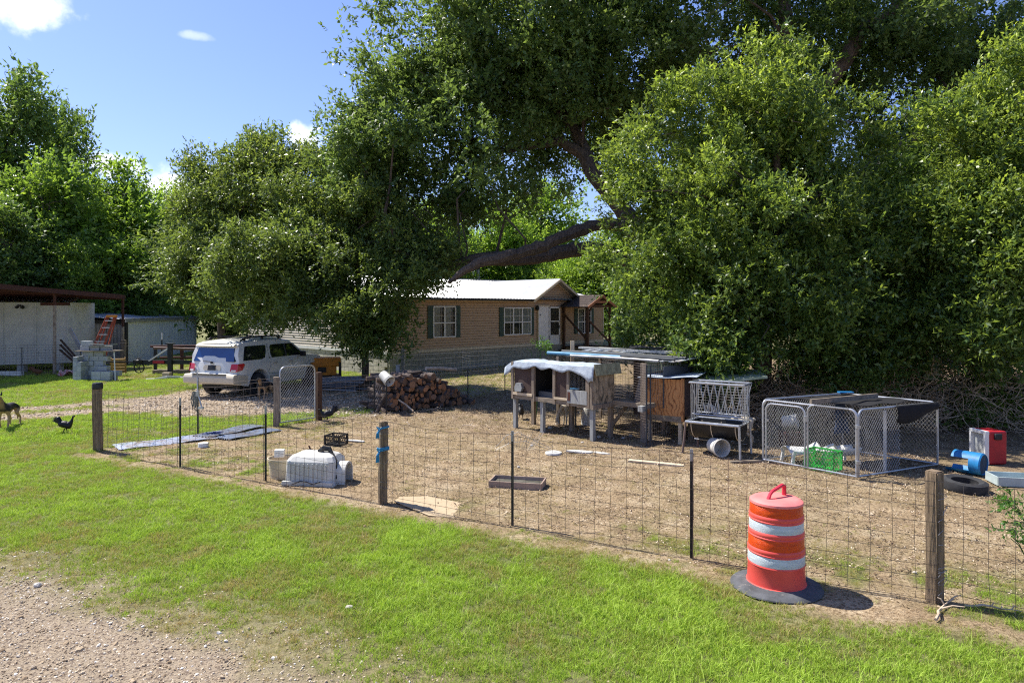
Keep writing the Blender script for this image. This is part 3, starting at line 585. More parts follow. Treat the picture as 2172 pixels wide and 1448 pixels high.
# the two bright trees in front of it
t = empty('bright_oak', G(1610, 893), 0, 'broad bright yellow-green tree drooping over the hutches and hay feeder', 'tree'); o0 = t.location
wa = [lobe(1610, 235, 18.3, 170, 105, 1.9), lobe(1480, 330, 18, 160, 130, 2.0), lobe(1700, 330, 18.4, 150, 130, 2.0), lobe(1440, 470, 17.8, 140, 120, 1.9), lobe(1600, 470, 17.3, 220, 150, 2.2), lobe(1760, 500, 17.6, 120, 130, 2), lobe(1480, 610, 17.2, 140, 110, 1.7), lobe(1640, 640, 16.6, 200, 110, 1.8), lobe(1800, 670, 17, 130, 85, 1.7), lobe(1560, 715, 16.2, 110, 60, 1.0), lobe(1720, 745, 16.6, 130, 50, 1.2), lobe(1500, 748, 15.4, 85, 38, .7), lobe(1580, 765, 15.6, 80, 35, .7), lobe(1860, 765, 16, 110, 45, .9), lobe(1370, 400, 18, 60, 60, 1), lobe(1530, 140, 18, 24, 55, .4), lobe(1610, 125, 18.2, 26, 55, .4), lobe(1700, 120, 18.4, 26, 60, .4), lobe(1750, 160, 18.4, 24, 50, .4), lobe(1420, 225, 18, 24, 50, .4), lobe(1330, 340, 17.8, 50, 18, .4), lobe(1310, 560, 17, 45, 20, .4)]
crown, cc = leaves('crown', M['leaf_willow'], t, [rel(l) for l in wa], 3000, 8, 8, .118, .052, .42, 21, shell=.7, young_lit=1.35, up=.7)
limbs(t, cc, [(0, 0, -.05), (.1, 0, 1.5), (.2, .1, 3), (.5, 0, 5), (.4, -.1, 7.5)], [.26, .22, .19, .14, .06], 130, 5, M['bark'], None, .06)
t = empty('bright_oak', G(2085, 893), 0, 'bright leafy tree at the right behind the red cooler', 'tree'); o0 = t.location
wb = [lobe(2080, 240, 16.6, 70, 100, 1.1), lobe(2050, 420, 16.4, 80, 110, 1.4), lobe(2140, 380, 16.6, 130, 150, 1.8), lobe(2040, 560, 16, 90, 110, 1.6), lobe(2150, 560, 16, 140, 150, 1.8), lobe(2020, 690, 15.8, 130, 80, 1.5), lobe(2170, 710, 15.5, 130, 90, 1.5), lobe(2230, 300, 16.4, 110, 140, 1.5), lobe(2092, 130, 16.5, 20, 60, .35), lobe(2050, 215, 16.5, 22, 50, .35), lobe(2160, 140, 16.4, 24, 70, .4), lobe(1970, 240, 16.5, 20, 50, .35)]
crown, cc = leaves('crown', M['leaf_willow'], t, [rel(l) for l in wb], 1950, 8, 8, .118, .052, .40, 22, shell=.7, young_lit=1.3, up=.75, spray=1.5, bough=15, floor=1.2)
limbs(t, cc, [(0, 0, -.05), (-.1, 0, 1.5), (.1, .1, 3), (.2, 0, 5), (0, -.1, 6)], [.2, .17, .14, .1, .05], 80, 6, M['bark'], None, .05)
# dark understorey between and behind them
t = empty('dark_oak', G(1900, 860), 0, 'dark shaded evergreen in the gap between the two bright trees', 'tree'); o0 = t.location
wc = [lobe(1900, 400, 20.5, 150, 150, 1.6), lobe(1900, 600, 20.5, 170, 130, 1.7), lobe(1930, 720, 19.5, 190, 80, 1.4), lobe(1430, 690, 21, 110, 70, 1.2), lobe(2130, 620, 20, 150, 150, 1.6), lobe(1660, 600, 21, 200, 150, 1.4)]
crown, cc = leaves('crown', M['leaf_dark'], t, [rel(l) for l in wc], 1500, 7, 7, .15, .065, .6, 23, shell=.3, young_lit=.2)
limbs(t, cc, [(0, 0, -.05), (.1, 0, 1.5), (0, .1, 3), (.1, 0, 5)], [.2, .17, .14, .08], 50, 7, M['bark'], None, .05)
# two trees before the house
t = empty('young_oak', G(774, 828), 0, 'round dark oak on a thin bare trunk in front of the house corner', 'tree'); o0 = t.location
sa = [lobe(760, 450, 24.2, 120, 70, 2.2), lobe(860, 480, 24, 100, 80, 2), lobe(640, 500, 23.6, 120, 100, 2.2), lobe(760, 560, 23.4, 190, 120, 2.6), lobe(590, 600, 23.2, 110, 90, 1.8), lobe(865, 580, 23.4, 70, 65, 1.5), lobe(690, 645, 22.9, 125, 55, 1.8), lobe(790, 670, 23, 75, 60, 1.5), lobe(790, 722, 23, 75, 34, 1.1), lobe(700, 400, 24.2, 60, 55, 1.2), lobe(905, 580, 23.4, 45, 40, .8), lobe(925, 565, 22.4, 60, 50, .9)]
crown, cc = leaves('crown', M['leaf_small'], t, [rel(l) for l in sa], 2500, 7, 8, .125, .058, .42, 31, shell=.6, young_lit=.6, spray=1.25, bough=15, floor=1.25)
limbs(t, cc, [(0, 0, -.05), (.02, 0, 1), (-.03, 0, 2.1), (-.2, -.1, 3.4), (-.3, -.2, 5.2)], [.14, .12, .11, .09, .05], 80, 8, M['bark'], None, .045)
t = empty('young_oak', G(470, 805), 0, 'olive-green spreading oak beside the metal shed behind the car', 'tree'); o0 = t.location
sb = [lobe(560, 360, 27.5, 110, 55, 2), lobe(460, 420, 28, 85, 75, 2.0), lobe(620, 430, 27, 110, 90, 2.2), lobe(415, 530, 27.5, 70, 90, 1.8), lobe(520, 520, 27, 140, 110, 2.6), lobe(415, 600, 27, 50, 40, 1.2), lobe(500, 640, 26.6, 100, 55, 1.8), lobe(700, 370, 27.5, 60, 50, 1.5), lobe(430, 560, 26.8, 35, 30, .8)]
crown, cc = leaves('crown', M['leaf_small'], t, [rel(l) for l in sb], 2200, 7, 8, .15, .064, .46, 32, shell=.6, young_lit=.95, spray=1.3, bough=15, floor=2.1)
limbs(t, cc, [(0, 0, -.05), (.02, 0, 1), (-.03, 0, 2.3), (.2, -.1, 4), (.6, -.2, 6.2)], [.2, .17, .14, .11, .05], 80, 9, M['bark'], None, .05)
# background trees: four kinds, copied
def bgkind(mat, seed, ll, lw, shape, n=800):
    t = empty('broadleaf_tree', (0, 0, 0), 0); crown, cc = leaves('crown', M[mat], t, shape, n, 8, 6, ll, lw, .95, seed, shell=.5, young_lit=.6)
    limbs(t, cc, [(0, 0, -.2), (.1, 0, 2), (0, .2, 4.5), (.3, 0, 8)], [.28, .22, .18, .08], 45, seed, M['bark'], None, .09, wig=.6); return t
round_ = [(0, 0, 6, 3.2, 3, 3.4), (1.6, .4, 8.2, 2.4, 2.2, 2.3), (-1.7, 0, 7.4, 2.2, 2.2, 2.4), (.3, -.6, 9.8, 1.8, 1.7, 1.5), (-1.8, -.6, 3.8, 2.3, 2.2, 2.2), (2, -.4, 3.9, 2.3, 2.1, 2.2), (0, -1, 2.6, 2.6, 1.8, 1.6)]
tall = [(0, 0, 5, 2.4, 2.4, 3), (.8, .3, 8, 1.9, 1.8, 2.2), (-.9, 0, 9.2, 1.6, 1.6, 1.7), (.2, 0, 11, 1.3, 1.3, 1.4), (1.7, 0, 10.6, 1, .9, .8), (-1.7, 0, 6.6, 1.4, 1.4, 1.4), (0, 0, 2.6, 2.3, 2, 1.8)]
lacy = [(0, 0, 5, 2.2, 2.1, .9), (1.3, 0, 6.4, 1.3, 1.3, .7), (-1.2, .3, 6.9, 1.2, 1.2, .6), (.2, 0, 8.3, 1.2, 1.2, .9), (.1, 0, 9.8, .8, .8, .8), (-.6, 0, 3.6, 1.8, 1.7, .8), (.9, 0, 2.2, 1.6, 1.5, .9)]
K = {'green': bgkind('leaf_green', 41, .27, .15, round_, 800), 'dark': bgkind('leaf_dark', 42, .27, .13, tall, 700), 'lime': bgkind('leaf_lime', 43, .25, .12, round_, 750), 'lacy': bgkind('leaf_green', 44, .26, .12, lacy, 760)}
first = {k: True for k in K}
BG = [  # px, top y, Y, kind, spin, width factor, label
    (5, 235, 44, 'dark', 0, .85, 'tall open-crowned dark tree at the left picture edge above the sheds'),
    (85, 350, 40, 'green', 1, .95, 'bright green rounded tree behind the grey panel shed'),
    (-90, 300, 42, 'green', 2, 1.1, 'broad green tree cut off by the left picture edge'),
    (135, 285, 47, 'dark', 2.2, .7, 'narrow dark tree rising behind the rounded green one'),
    (250, 300, 46, 'lacy', 0, 1.1, 'feathery tree standing alone against the white cloud left of the oaks'),
    (215, 430, 42, 'lacy', 3, 1.3, 'pale feathery small tree below the feathery tall one'),
    (300, 410, 47, 'green', 4, .9, 'green tree behind the end of the ribbed metal shed'),
    (40, 470, 37, 'dark', 4, 1.2, 'low dark tree directly behind the carport beam'),
    (170, 520, 39, 'green', 5, .9, 'low green tree behind the ribbed shed roof'),
    (290, 540, 42, 'dark', 1, 1.0, 'shadowed low tree right of the ladder behind the shed'),
    (370, 400, 52, 'lime', 1, .9, 'yellowish tree far behind the olive-green oak'),
    (480, 480, 50, 'dark', 3, 1.2, 'dark far tree seen between olive-green oak and house'),
    (640, 470, 54, 'green', 0, 1.1, 'far green tree hidden mostly by the round dark oak'),
    (800, 440, 56, 'green', 2, 1.1, 'far green tree behind the left part of the house roof'),
    (900, 420, 60, 'lime', 3, 1.0, 'sunlit lime tree behind the house under the arching limb'),
    (960, 470, 52, 'green', 5, .9, 'fresh green tree just left of the lime ones behind the roof'),
    (1060, 430, 58, 'lime', 0, 1.0, 'yellow-green tree behind the roof ridge'),
    (1130, 400, 62, 'green', 1, 1.2, 'tall soft green tree far behind the gable'),
    (1180, 540, 54, 'lime', 4, .8, 'low lime tree behind the gable peak'),
    (1250, 510, 52, 'lime', 2, .9, 'sunny olive tree behind the porch roof'),
    (1340, 470, 50, 'green', 3, 1.0, 'green tree right of the house end'),
    (1330, 590, 44, 'dark', 1, .9, 'low shaded tree beside the right end of the house'),
    (1450, 380, 48, 'dark', 5, 1.3, 'far dark tree behind the big oak trunk'),
    (1600, 400, 46, 'green', 0, 1.4, 'far green tree behind the broad bright tree'),
    (1780, 420, 44, 'dark', 2, 1.4, 'far dark tree right of the big oak trunk'),
    (1950, 400, 42, 'green', 4, 1.4, 'far green tree glimpsed between the bright trees'),
    (2120, 380, 42, 'dark', 3, 1.4, 'far dark tree behind the right-hand bright tree'),
    (2300, 350, 40, 'green', 1, 1.5, 'far green tree past the right picture edge'),
]
for px, ty, Y, kd, sp, wf, lab in BG:
    o = K[kd] if first[kd] else copy_tree(K[kd]); first[kd] = False
    top = H + (HY - ty) * Y / F; s = top / 11.4
    o.location = ((px - HX) / F * Y, Y, 0); o.scale = (s * wf, s * wf, s); o.rotation_euler = (0, 0, sp); tag(o, lab, 'tree', 'trees along the back of the lot')

# tangle of dead vines under the right trees
g = random.Random(3); b = MB()
for i in range(3000):
    x = g.uniform(5.2, 14.5); yb = 16.6 - .10 * (x - 6); y = yb + g.uniform(0, 2.6); zmax = 1.5 * (1 - ((y - yb - 1.6) / 2.4) ** 2) * (1 if x > 6.5 else .7)
    p = Vector((x, y, g.uniform(0, max(.15, zmax)))); d = Vector((g.gauss(0, 1), g.gauss(0, .7), g.gauss(0, .7))).normalized(); pts = [p]
    for q in range(6):
        d = (d + Vector((g.gauss(0, .45), g.gauss(0, .4), g.gauss(0, .4) - .07))).normalized(); p = p + d * g.uniform(.12, .28); p.z = max(.02, p.z); pts.append(p)
    ra = g.choice((.005, .007, .009, .014)); b.tube(pts, [ra] * 4 + [ra * .7, ra * .5, ra * .3], 3, cap=False)
b.build('dead_brush', M['deadwood'], None, kind='stuff', label='tangle of grey dead vines heaped under the right-hand trees', cat='dead brush')
t = empty('low_bush', G(2130, 905), 0, 'low green bush at the right edge behind the tipped red cooler', 'bush'); o0 = t.location
leaves('foliage', M['leaf_green'], t, [(0, 0, .45, .9, .5, .45), (-.9, .3, .5, .6, .4, .4), (.8, .2, .7, .6, .5, .5)], 150, 6, 7, .08, .035, .25, 51, shell=.3)
t = empty('vine_bush', (5.6, 17.9, 0), 0, 'leafy vine heap between the hutches and the dead brush', 'bush')
leaves('foliage', M['leaf_dark'], t, [(0, 0, .7, 1.1, .7, .7), (1.6, .3, .9, 1, .6, .6), (4, .3, 1.1, 1.8, .7, .5), (7, -.6, 1.0, 1.6, .7, .6), (5.4, -1.5, .4, .5, .4, .3)], 380, 6, 7, .1, .045, .35, 52, shell=.2)
for (px, py, s, sd_, lab) in ((2176, 1110, .6, 61, 'yellowing weed with feathery leaves at the right edge behind the fence'), (2180, 1190, .5, 62, 'lower green weed at the right edge behind the fence'), (1128, 770, .8, 63, 'leafy vine sprig poking up behind the long hutch')):
    t = empty('weed_plant', G(px, py) if sd_ < 63 else (.65, 18.2, 1.55), 0, lab, 'plant')
    b = MB(); r = random.Random(sd_); st = []
    for q in range(7):
        a = r.uniform(0, 6.28); e = Vector((.35 * s * math.cos(a), .3 * s * math.sin(a), .55 * s * r.uniform(.5, 1.1))); b.tube([(0, 0, 0 if sd_ < 63 else -1.55), e * .5 + Vector((0, 0, .05)), e], .005, 4); st.append(e)
    b.build('stem', M['weed'], t); leaves('foliage', M['weed'], t, [(e.x, e.y, e.z, .12 * s, .12 * s, .08 * s) for e in st], 22, 4, 6, .06, .022, .1, sd_, shell=.2, young_lit=.8)
#@@PART2@@
# ------------------------------------------------------------------ the mobile home
AX, AY, E1 = -5.33, 29.6, Vector((.681, .732, 0)); HR = math.atan2(.732, .681); HL, HD = 15.9, 13.0; ZF, ZE, ZR = .92, 3.42, 4.62
def pu(px): k = (px - HX) / F; return (k * AY - AX) / (.681 - .732 * k)
hs = empty('mobile_home', (AX, AY, 0), HR, 'tan vinyl-sided mobile home with white metal roof and green shutters', 'house')
b = MB(); b.box((HL / 2, HD / 2 + .1, (ZF + ZE) / 2), (HL - .1, HD - .1, ZE - ZF)); b.prism([(.1, ZE), (HD - .05, ZE), (HD / 2, ZR - .08)], .06, HL - .06, 'YZ'); b.build('wall_core', M['dark'], hs)
def gabz(x):
    d = abs(x - GC); return max(0, (4.42 - ZE) * (1 - d / 1.95)) + ZE
GC = pu(1176)
b = MB(); z = ZF + .14
while z < 4.4:
    zt = z + .125
    if z < ZE - .02: x0, x1 = .0, HL
    else:
        hw = 1.95 * (1 - (z + .06 - ZE) / (4.42 - ZE)); 
        if hw < .1: break
        x0, x1 = GC - hw, GC + hw
    b.add([(x0, -.030, z + .012), (x1, -.030, z + .012), (x1, .006, zt), (x0, .006, zt), (x0, .03, z + .012), (x1, .03, z + .012)], [(0, 1, 2, 3), (0, 4, 5, 1)]); z = zt
b.build('siding', M['siding'], hs)
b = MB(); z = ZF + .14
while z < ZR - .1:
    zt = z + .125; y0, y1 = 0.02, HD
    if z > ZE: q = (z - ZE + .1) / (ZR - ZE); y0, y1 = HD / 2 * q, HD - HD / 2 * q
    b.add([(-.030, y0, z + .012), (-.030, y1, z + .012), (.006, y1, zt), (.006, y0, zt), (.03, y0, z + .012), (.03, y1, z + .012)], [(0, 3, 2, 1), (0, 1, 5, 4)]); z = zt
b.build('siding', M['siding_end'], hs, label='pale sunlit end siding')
b = MB(); b.box((HL / 2, -.02, ZF + .07), (HL + .04, .05, .14)); b.build('trim_band', M['cream'], hs)
b = MB(); b.box((-.02, HD / 2, ZF + .07), (.05, HD, .14)); b.box((-.02, -.01, (ZF + ZE) / 2), (.06, .1, ZE - ZF)); b.build('corner_trim', M['white'], hs)
b = MB(); b.box((HL - .03, -.015, (ZF + ZE) / 2), (.09, .05, ZE - ZF - .3)); b.build('corner_trim', M['cream'], hs)
# skirting of blocks: front parged, its shade put into a darker colour, end bare
keepb = None
for r in range(5):
    for c in range(int(HL / .41) + 1):
        x0 = c * .41 - (.2 if r % 2 else 0); x1 = min(x0 + .398, HL - .02); x0 = max(x0, .03)
        if x1 - x0 < .06: continue
        if abs(x1 - x0 - .398) < .005 and keepb: o = bpy.data.objects.new('block', keepb.data); C.objects.link(o); o.parent = hs
        else:
            o = MB().box((0, 0, 0), (x1 - x0, .12, .175)).build('block', M['skirtfront'], hs)
            if abs(x1 - x0 - .398) < .005: keepb = o
        o.location = ((x0 + x1) / 2, .06 + rnd.uniform(-.004, .004), .09 + r * .183)
keepe = MB().box((0, 0, 0), (.12, .398, .175)).build('block', M['skirt'], hs); keepe.location = (.06, .33, .09)
for r in range(5):
    for c in range(22):
        if r == 0 and c == 0: continue
        o = bpy.data.objects.new('block', keepe.data); C.objects.link(o); o.parent = hs; o.location = (.06 + rnd.uniform(-.004, .004), .33 + c * .41 + (.2 if r % 2 else 0), .09 + r * .183)
b = MB(); b.box((HL / 2, .14, ZF / 2), (HL - .2, .1, ZF)); b.box((.15, HD / 2 + .1, ZF / 2), (.1, HD, ZF)); b.build('mortar', M['mortar'], hs)
u0, u1 = pu(979), pu(996)
b = MB(); b.box(((u0 + u1) / 2, -.012, .5), (u1 - u0, .03, .72)); b.build('vent_frame', M['siding_end'], hs)
b = MB()
for i in range(9): b.box(((u0 + u1) / 2, -.035, .19 + i * .078), (u1 - u0 - .06, .012, .03), rx=.5)
b.build('vent_louvres', M['shutter'], hs)
# roof
b = MB(); ov = .38; dz = (ZR - ZE) / (HD / 2)
for s in (0, 1):
    ya, yb = (-ov, HD / 2) if s == 0 else (HD + ov, HD / 2)
    za = ZE - ov * dz + .06
    b.quad((-.3, ya, za), (HL + .3, ya, za), (HL + .3, yb, ZR + .06), (-.3, yb, ZR + .06)); b.quad((-.3, ya, za - .03), (HL + .3, ya, za - .03), (HL + .3, yb, ZR + .03), (-.3, yb, ZR + .03))
    n = int((HL + .6) / .23)
    for i in range(n):
        x = -.28 + i * .23; b.add([(x - .03, ya, za + .002), (x, ya, za + .028), (x + .03, ya, za + .002), (x - .03, yb, ZR + .062), (x, yb, ZR + .088), (x + .03, yb, ZR + .062)], [(0, 1, 4, 3), (1, 2, 5, 4), (0, 2, 1)])
b.box((HL / 2, HD / 2, ZR + .10), (HL + .6, .3, .03))
zg_, yb_ = 4.56, (4.56 - ZE - .1) / dz
for s in (-1, 1):
    b.quad((GC, -.42, zg_), (GC + s * 2.25, -.42, ZE - .06), (GC, yb_, zg_ + .01)); b.quad((GC, -.42, zg_ - .03), (GC + s * 2.25, -.42, ZE - .09), (GC, yb_, zg_ - .02))
b.build('roof', M['roofmetal'], hs)
b = MB(); b.box(((GC - 2.3) / 2, -.40, ZE - .06), (GC - 2.3 + .5, .10, .11)); b.build('gutter', M['dkmetal'], hs); b = MB(); b.box(((GC + 2.3 + HL) / 2 + .1, -.40, ZE - .06), (HL - GC - 2.1, .10, .11)); b.build('gutter', surf('dark_gutter', (.14, .13, .11), None, 5, .6), hs)
b = MB(); b.box(((GC - 2.3) / 2, -.2, ZE - .12), (GC - 2.3, .3, .02)); b.box(((GC - 2.3) / 2, -.03, ZE - .05), (GC - 2.3, .05, .12))
b.build('soffit', M['cream'], hs)
b = MB()
for s in (-1, 1): b.beam((GC, -.44, zg_ - .08), (GC + s * 2.25, -.44, ZE - .14), .04, .12); b.beam((GC, -.035, zg_ - .14), (GC + s * 2.0, -.035, ZE - .04), .05, .07)
b.build('bargeboard', M['cream'], hs)
b = MB()
for s in (-1, 1): b.quad((GC, -.42, zg_ - .05), (GC + s * 2.2, -.42, ZE - .1), (GC + s * 2.2, -.02, ZE - .1), (GC, -.02, zg_ - .05))
b.build('soffit', M['greywood'], hs)
def shutter(u, w_, z0, z1):
    b = MB(); b.box((u, -.045, (z0 + z1) / 2), (w_, .035, z1 - z0)); b.build('shutter', M['shutter'], hs)
    b = MB(); n = int((z1 - z0) / .07)
    for i in range(n): b.box((u, -.067, z0 + .06 + i * (z1 - z0 - .1) / n), (w_ - .07, .012, .03), rx=.5)
    b.build('slats', M['shutter'], hs)
def window(u0, u1, z0, z1, n, half_dark=False):
    fw = .055; b = MB(); W_ = u1 - u0
    b.box(((u0 + u1) / 2, -.055, z0 - fw / 2), (W_, .07, fw)); b.box(((u0 + u1) / 2, -.055, z1 + fw / 2), (W_, .07, fw))
    step = W_ / n
    for i in range(n + 1): b.box((u0 + i * step, -.057, (z0 + z1) / 2), (fw * (1.4 if 0 < i < n else 1), .065, z1 - z0))
    b.box(((u0 + u1) / 2, -.060, (z0 + z1) / 2 - .05), (W_, .055, .05)); fr = b.build('window', M['white'], hs)
    b = MB()
    for i in range(n):
        for zz in ((z0 + z1) / 2 - .05 + (z1 - z0) * .25,): b.box((u0 + (i + .5) * step, -.060, zz), (step, .012, .014))
        b.box((u0 + (i + .68) * step, -.060, (z0 + z1) / 2), (.014, .012, z1 - z0))
    b.build('muntins', M['white'], fr)
    for i in range(n):
        b = MB(); b.quad((u0 + i * step, -.052, z0), (u0 + (i + 1) * step, -.052, z0), (u0 + (i + 1) * step, -.052, z1), (u0 + i * step, -.052, z1)); b.build('pane', M['glass'], fr)
        b = MB(); zb = (z0 + z1) / 2 if (half_dark and i < 2) else z0; m = 14; xa, xb = u0 + i * step, u0 + (i + .62) * step if not half_dark else u0 + (i + 1) * step
        vs = []
        for j in range(m + 1): xx = xa + (xb - xa) * j / m; yy = -.042 + .005 * math.sin(j * 2.1); vs += [(xx, yy, zb), (xx, yy, z1)]
        b.add(vs, [(2 * j, 2 * j + 2, 2 * j + 3, 2 * j + 1) for j in range(m)]); b.build('curtain', M['curtain'], fr)
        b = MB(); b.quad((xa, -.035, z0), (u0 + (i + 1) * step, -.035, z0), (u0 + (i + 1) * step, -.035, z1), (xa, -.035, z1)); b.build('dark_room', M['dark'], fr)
wz0, wz1 = 1.62, 2.98
u = [pu(x) for x in (906, 916.5, 940.5, 964, 974)]
shutter((u[0] + u[1]) / 2, u[1] - u[0], wz0 - .08, wz1 + .06); window(u[1] + .03, u[3], wz0, wz1, 2); shutter((u[3] + u[4]) / 2 + .03, u[4] - u[3], wz0 - .08, wz1 + .06)
u = [pu(x) for x in (1058, 1066.5, 1124, 1130)]
shutter((u[0] + u[1]) / 2, u[1] - u[0], wz0 - .12, wz1 + .0); window(u[1] + .03, u[2], wz0 - .02, wz1 - .06, 3, True); shutter((u[2] + u[3]) / 2 + .03, u[3] - u[2], wz0 - .12, wz1)
u = [pu(x) for x in (1217, 1223.5, 1251, 1257)]
shutter((u[0] + u[1]) / 2, u[1] - u[0], wz0 - .15, wz1 - .05); window(u[1] + .03, u[2], wz0 - .1, wz1 - .1, 2); shutter((u[2] + u[3]) / 2 + .03, u[3] - u[2], wz0 - .15, wz1 - .05)
# open white door and storm door
u = [pu(x) for x in (1140, 1161.5, 1163, 1186)]
b = MB(); b.box(((u[0] + u[1]) / 2, -.05, 2.0), (u[1] - u[0], .06, 2.08)); d = b.build('door', M['siding_end'], hs, bevel=.01); d.data.materials[0] = M['white']
b = MB(); b.box(((u[0] + u[1]) / 2, -.06, 3.07), (u[1] - u[0] + .1, .1, .07)); b.box((u[0] - .03, -.05, 2.0), (.06, .1, 2.1)); b.build('door_frame', M['cream'], d)
b = MB(); b.lathe([(.02, 0), (.035, .02), (.03, .06), (0, .07)], 8, (u[0] + .12, -.09, 2.55)); b.build('door_handle', M['dkmetal'], d)
uc, uw = (u[2] + u[3]) / 2, u[3] - u[2]
b = MB()
for (x, z, sx, sz) in ((u[2] + .05, 1.98, .1, 2.06), (u[3] - .05, 1.98, .1, 2.06), (uc, 2.98, uw, .08), (uc, 1.2, uw, .52), (uc, 2.22, uw, .06)): b.box((x, -.05, z), (sx, .05, sz))
d2 = b.build('storm_door', M['white'], hs)
b = MB(); b.quad((u[2] + .1, -.055, 1.45), (u[3] - .1, -.055, 1.45), (u[3] - .1, -.055, 2.95), (u[2] + .1, -.055, 2.95)); b.build('pane', M['glass'], d2)
b = MB(); b.quad((u[2] + .1, -.038, 1.45), (u[3] - .1, -.038, 1.45), (u[3] - .1, -.038, 2.95), (u[2] + .1, -.038, 2.95)); b.build('inner_door', surf('brown_screen', (.13, .095, .07), None, 9, .8), d2)
b = MB(); b.box((u[3] - .1, -.09, 1.9), (.03, .04, .16)); b.build('door_handle', M['dkmetal'], d2)
b = MB(); b.lathe([(.05, 0), (.09, .04), (.09, .2), (.03, .26)], 8, (u[0] - .14, -.13, 2.82)); b.box((u[0] - .14, -.04, 2.9), (.1, .08, .12)); b.build('wall_light', M['dkmetal'], hs)
# porch on the right of the door
pr = empty('porch', hs.matrix_basis @ Vector((0, 0, 0)), HR, 'brown timber porch with small shingled gable roof beside the front door', 'porch')
UA, UB, YP = pu(1192), pu(1192) + 2.15, -1.75; zp = 3.0
for (x, y) in ((UA, -.14), (UA + .04, YP), (UB, YP), (UB, -.14)):
    MB().box((x, y, zp / 2), (.12, .12, zp)).build('post', M['brownpost'], pr)
MB().beam((UA, -.2, 2.55), (UA + .02, YP + .1, 1.3), .09, .09).build('brace', M['brownpost'], pr); MB().beam((UA + .1, YP, 2.3), (UB, YP, 1.0), .07, .09).build('brace', M['brownpost'], pr)
for x, s in ((UA, 1), (UB, -1)): MB().beam((x, YP, 2.55), (x + s * .42, YP, 2.97), .07, .08).build('brace', M['brownpost'], pr)
b = MB(); b.beam((UA - .1, YP, zp + .06), (UB + .1, YP, zp + .06), .1, .14); b.beam((UA, -.05, zp + .06), (UA, YP, zp + .06), .09, .12); b.beam((UB, -.05, zp + .06), (UB, YP, zp + .06), .09, .12); b.build('beam', M['brownpost'], pr)
um, za_, zb_ = (UA + UB) / 2, zp + .68, zp + .04
b = MB()
for s in (-1, 1):
    e = um + s * (UB - UA + .5) / 2; b.add([(um, -.05, za_), (e, -.05, zb_), (e, YP - .25, zb_), (um, YP - .25, za_)] + [(um, -.05, za_ - .05), (e, -.05, zb_ - .05), (e, YP - .25, zb_ - .05), (um, YP - .25, za_ - .05)], [(0, 1, 2, 3), (4, 5, 6, 7), (1, 2, 6, 5), (2, 3, 7, 6)])
    for i in range(6):
        q0 = i / 6; b.beam((um + (e - um) * q0, -.05, za_ + (zb_ - za_) * q0 + .01), (um + (e - um) * q0, YP - .25, za_ + (zb_ - za_) * q0 + .01), .03, .014)
b.build('shingles', M['shingle'], pr)
fas = surf('warm_fascia', (.34, .15, .075), (.25, .11, .06), 6, .8)
for s in (-1, 1):
    e = um + s * (UB - UA + .55) / 2; MB().beam((um, YP - .28, za_ - .06), (e, YP - .28, zb_ - .06), .04, .13).build('fascia', fas, pr)
MB().box((um, YP - .2, zp + .28), (1.1, .04, .12)).build('collar_beam', fas, pr)
b = MB(); b.box((um, -.9, .78), (UB - UA, 1.7, .06))
for i in range(4): b.box((UA - .3 - i * .28, -.7, .62 - i * .19), (.28, 1.1, .05))
b.build('deck', M['brownpost'], pr)
# utility pole stub beyond the roof
t = empty('utility_pole', (-2.6, 52, 0), 0, 'slim grey pole rising behind the white roof ridge', 'pole'); MB().tube([(0, 0, 0), (0, 0, 5.9)], .13, 8).build('shaft', M['greywood'], t); MB().tube([(0, 0, 5.9), (0, 0, 6.0)], .15, 8).build('cap', M['dkmetal'], t)

# ------------------------------------------------------------------ sheds, carport at the left
def ribbed(b, p0, p1, z0, z1, step=.19, d=.03, nrm=None):
    p0, p1 = Vector(p0).to_3d(), Vector(p1).to_3d(); L = (p1 - p0).length; e = (p1 - p0) / L; n = Vector((e.y, -e.x, 0)) if nrm is None else Vector(nrm); k = int(L / step); pts = []
    for i in range(k):
        for fr, dd in ((0, 0), (.62, 0), (.72, d), (.9, d)): pts.append(p0 + e * ((i + fr) * L / k) + n * dd)
    pts.append(p1); vs = []
    for q in pts: vs += [(q.x, q.y, z0), (q.x, q.y, z1)]
    b.add(vs, [(2 * i, 2 * i + 2, 2 * i + 3, 2 * i + 1) for i in range(len(pts) - 1)])
s2 = empty('metal_shed', (-20.1, 35.6, 0), 0, 'low ribbed grey metal shed with pale metal roof behind the block stack', 'shed')
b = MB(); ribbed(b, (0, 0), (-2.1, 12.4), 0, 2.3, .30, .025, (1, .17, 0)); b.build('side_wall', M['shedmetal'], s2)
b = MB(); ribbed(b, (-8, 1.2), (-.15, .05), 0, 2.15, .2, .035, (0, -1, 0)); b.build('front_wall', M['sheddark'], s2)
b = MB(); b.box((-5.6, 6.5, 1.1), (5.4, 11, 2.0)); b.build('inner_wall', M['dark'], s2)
b = MB(); b.box((-.02, -.03, 1.12), (.16, .16, 2.24)); b.build('corner_trim', M['dkmetal'], s2)
b = MB(); b.beam((-8, 1.05, 2.22), (.05, -.12, 2.22), .08, .2); b.build('front_beam', M['dkmetal'], s2)
b = MB(); A_, B_, C_, D_ = Vector((.12, -.35, 2.36)), Vector((-2.0, 12.6, 2.36)), Vector((-10, 12.8, 3.25)), Vector((-8.3, .95, 2.85))
b.quad(A_, B_, C_, D_); b.quad(*(p - Vector((0, 0, .03)) for p in (A_, B_, C_, D_)))
for i in range(30):
    f = i / 29; p, q = A_.lerp(D_, f), B_.lerp(C_, f); b.beam(p + Vector((0, 0, .02)), q + Vector((0, 0, .02)), .05, .045)
b.build('roof', M['sheetmetal'], s2)
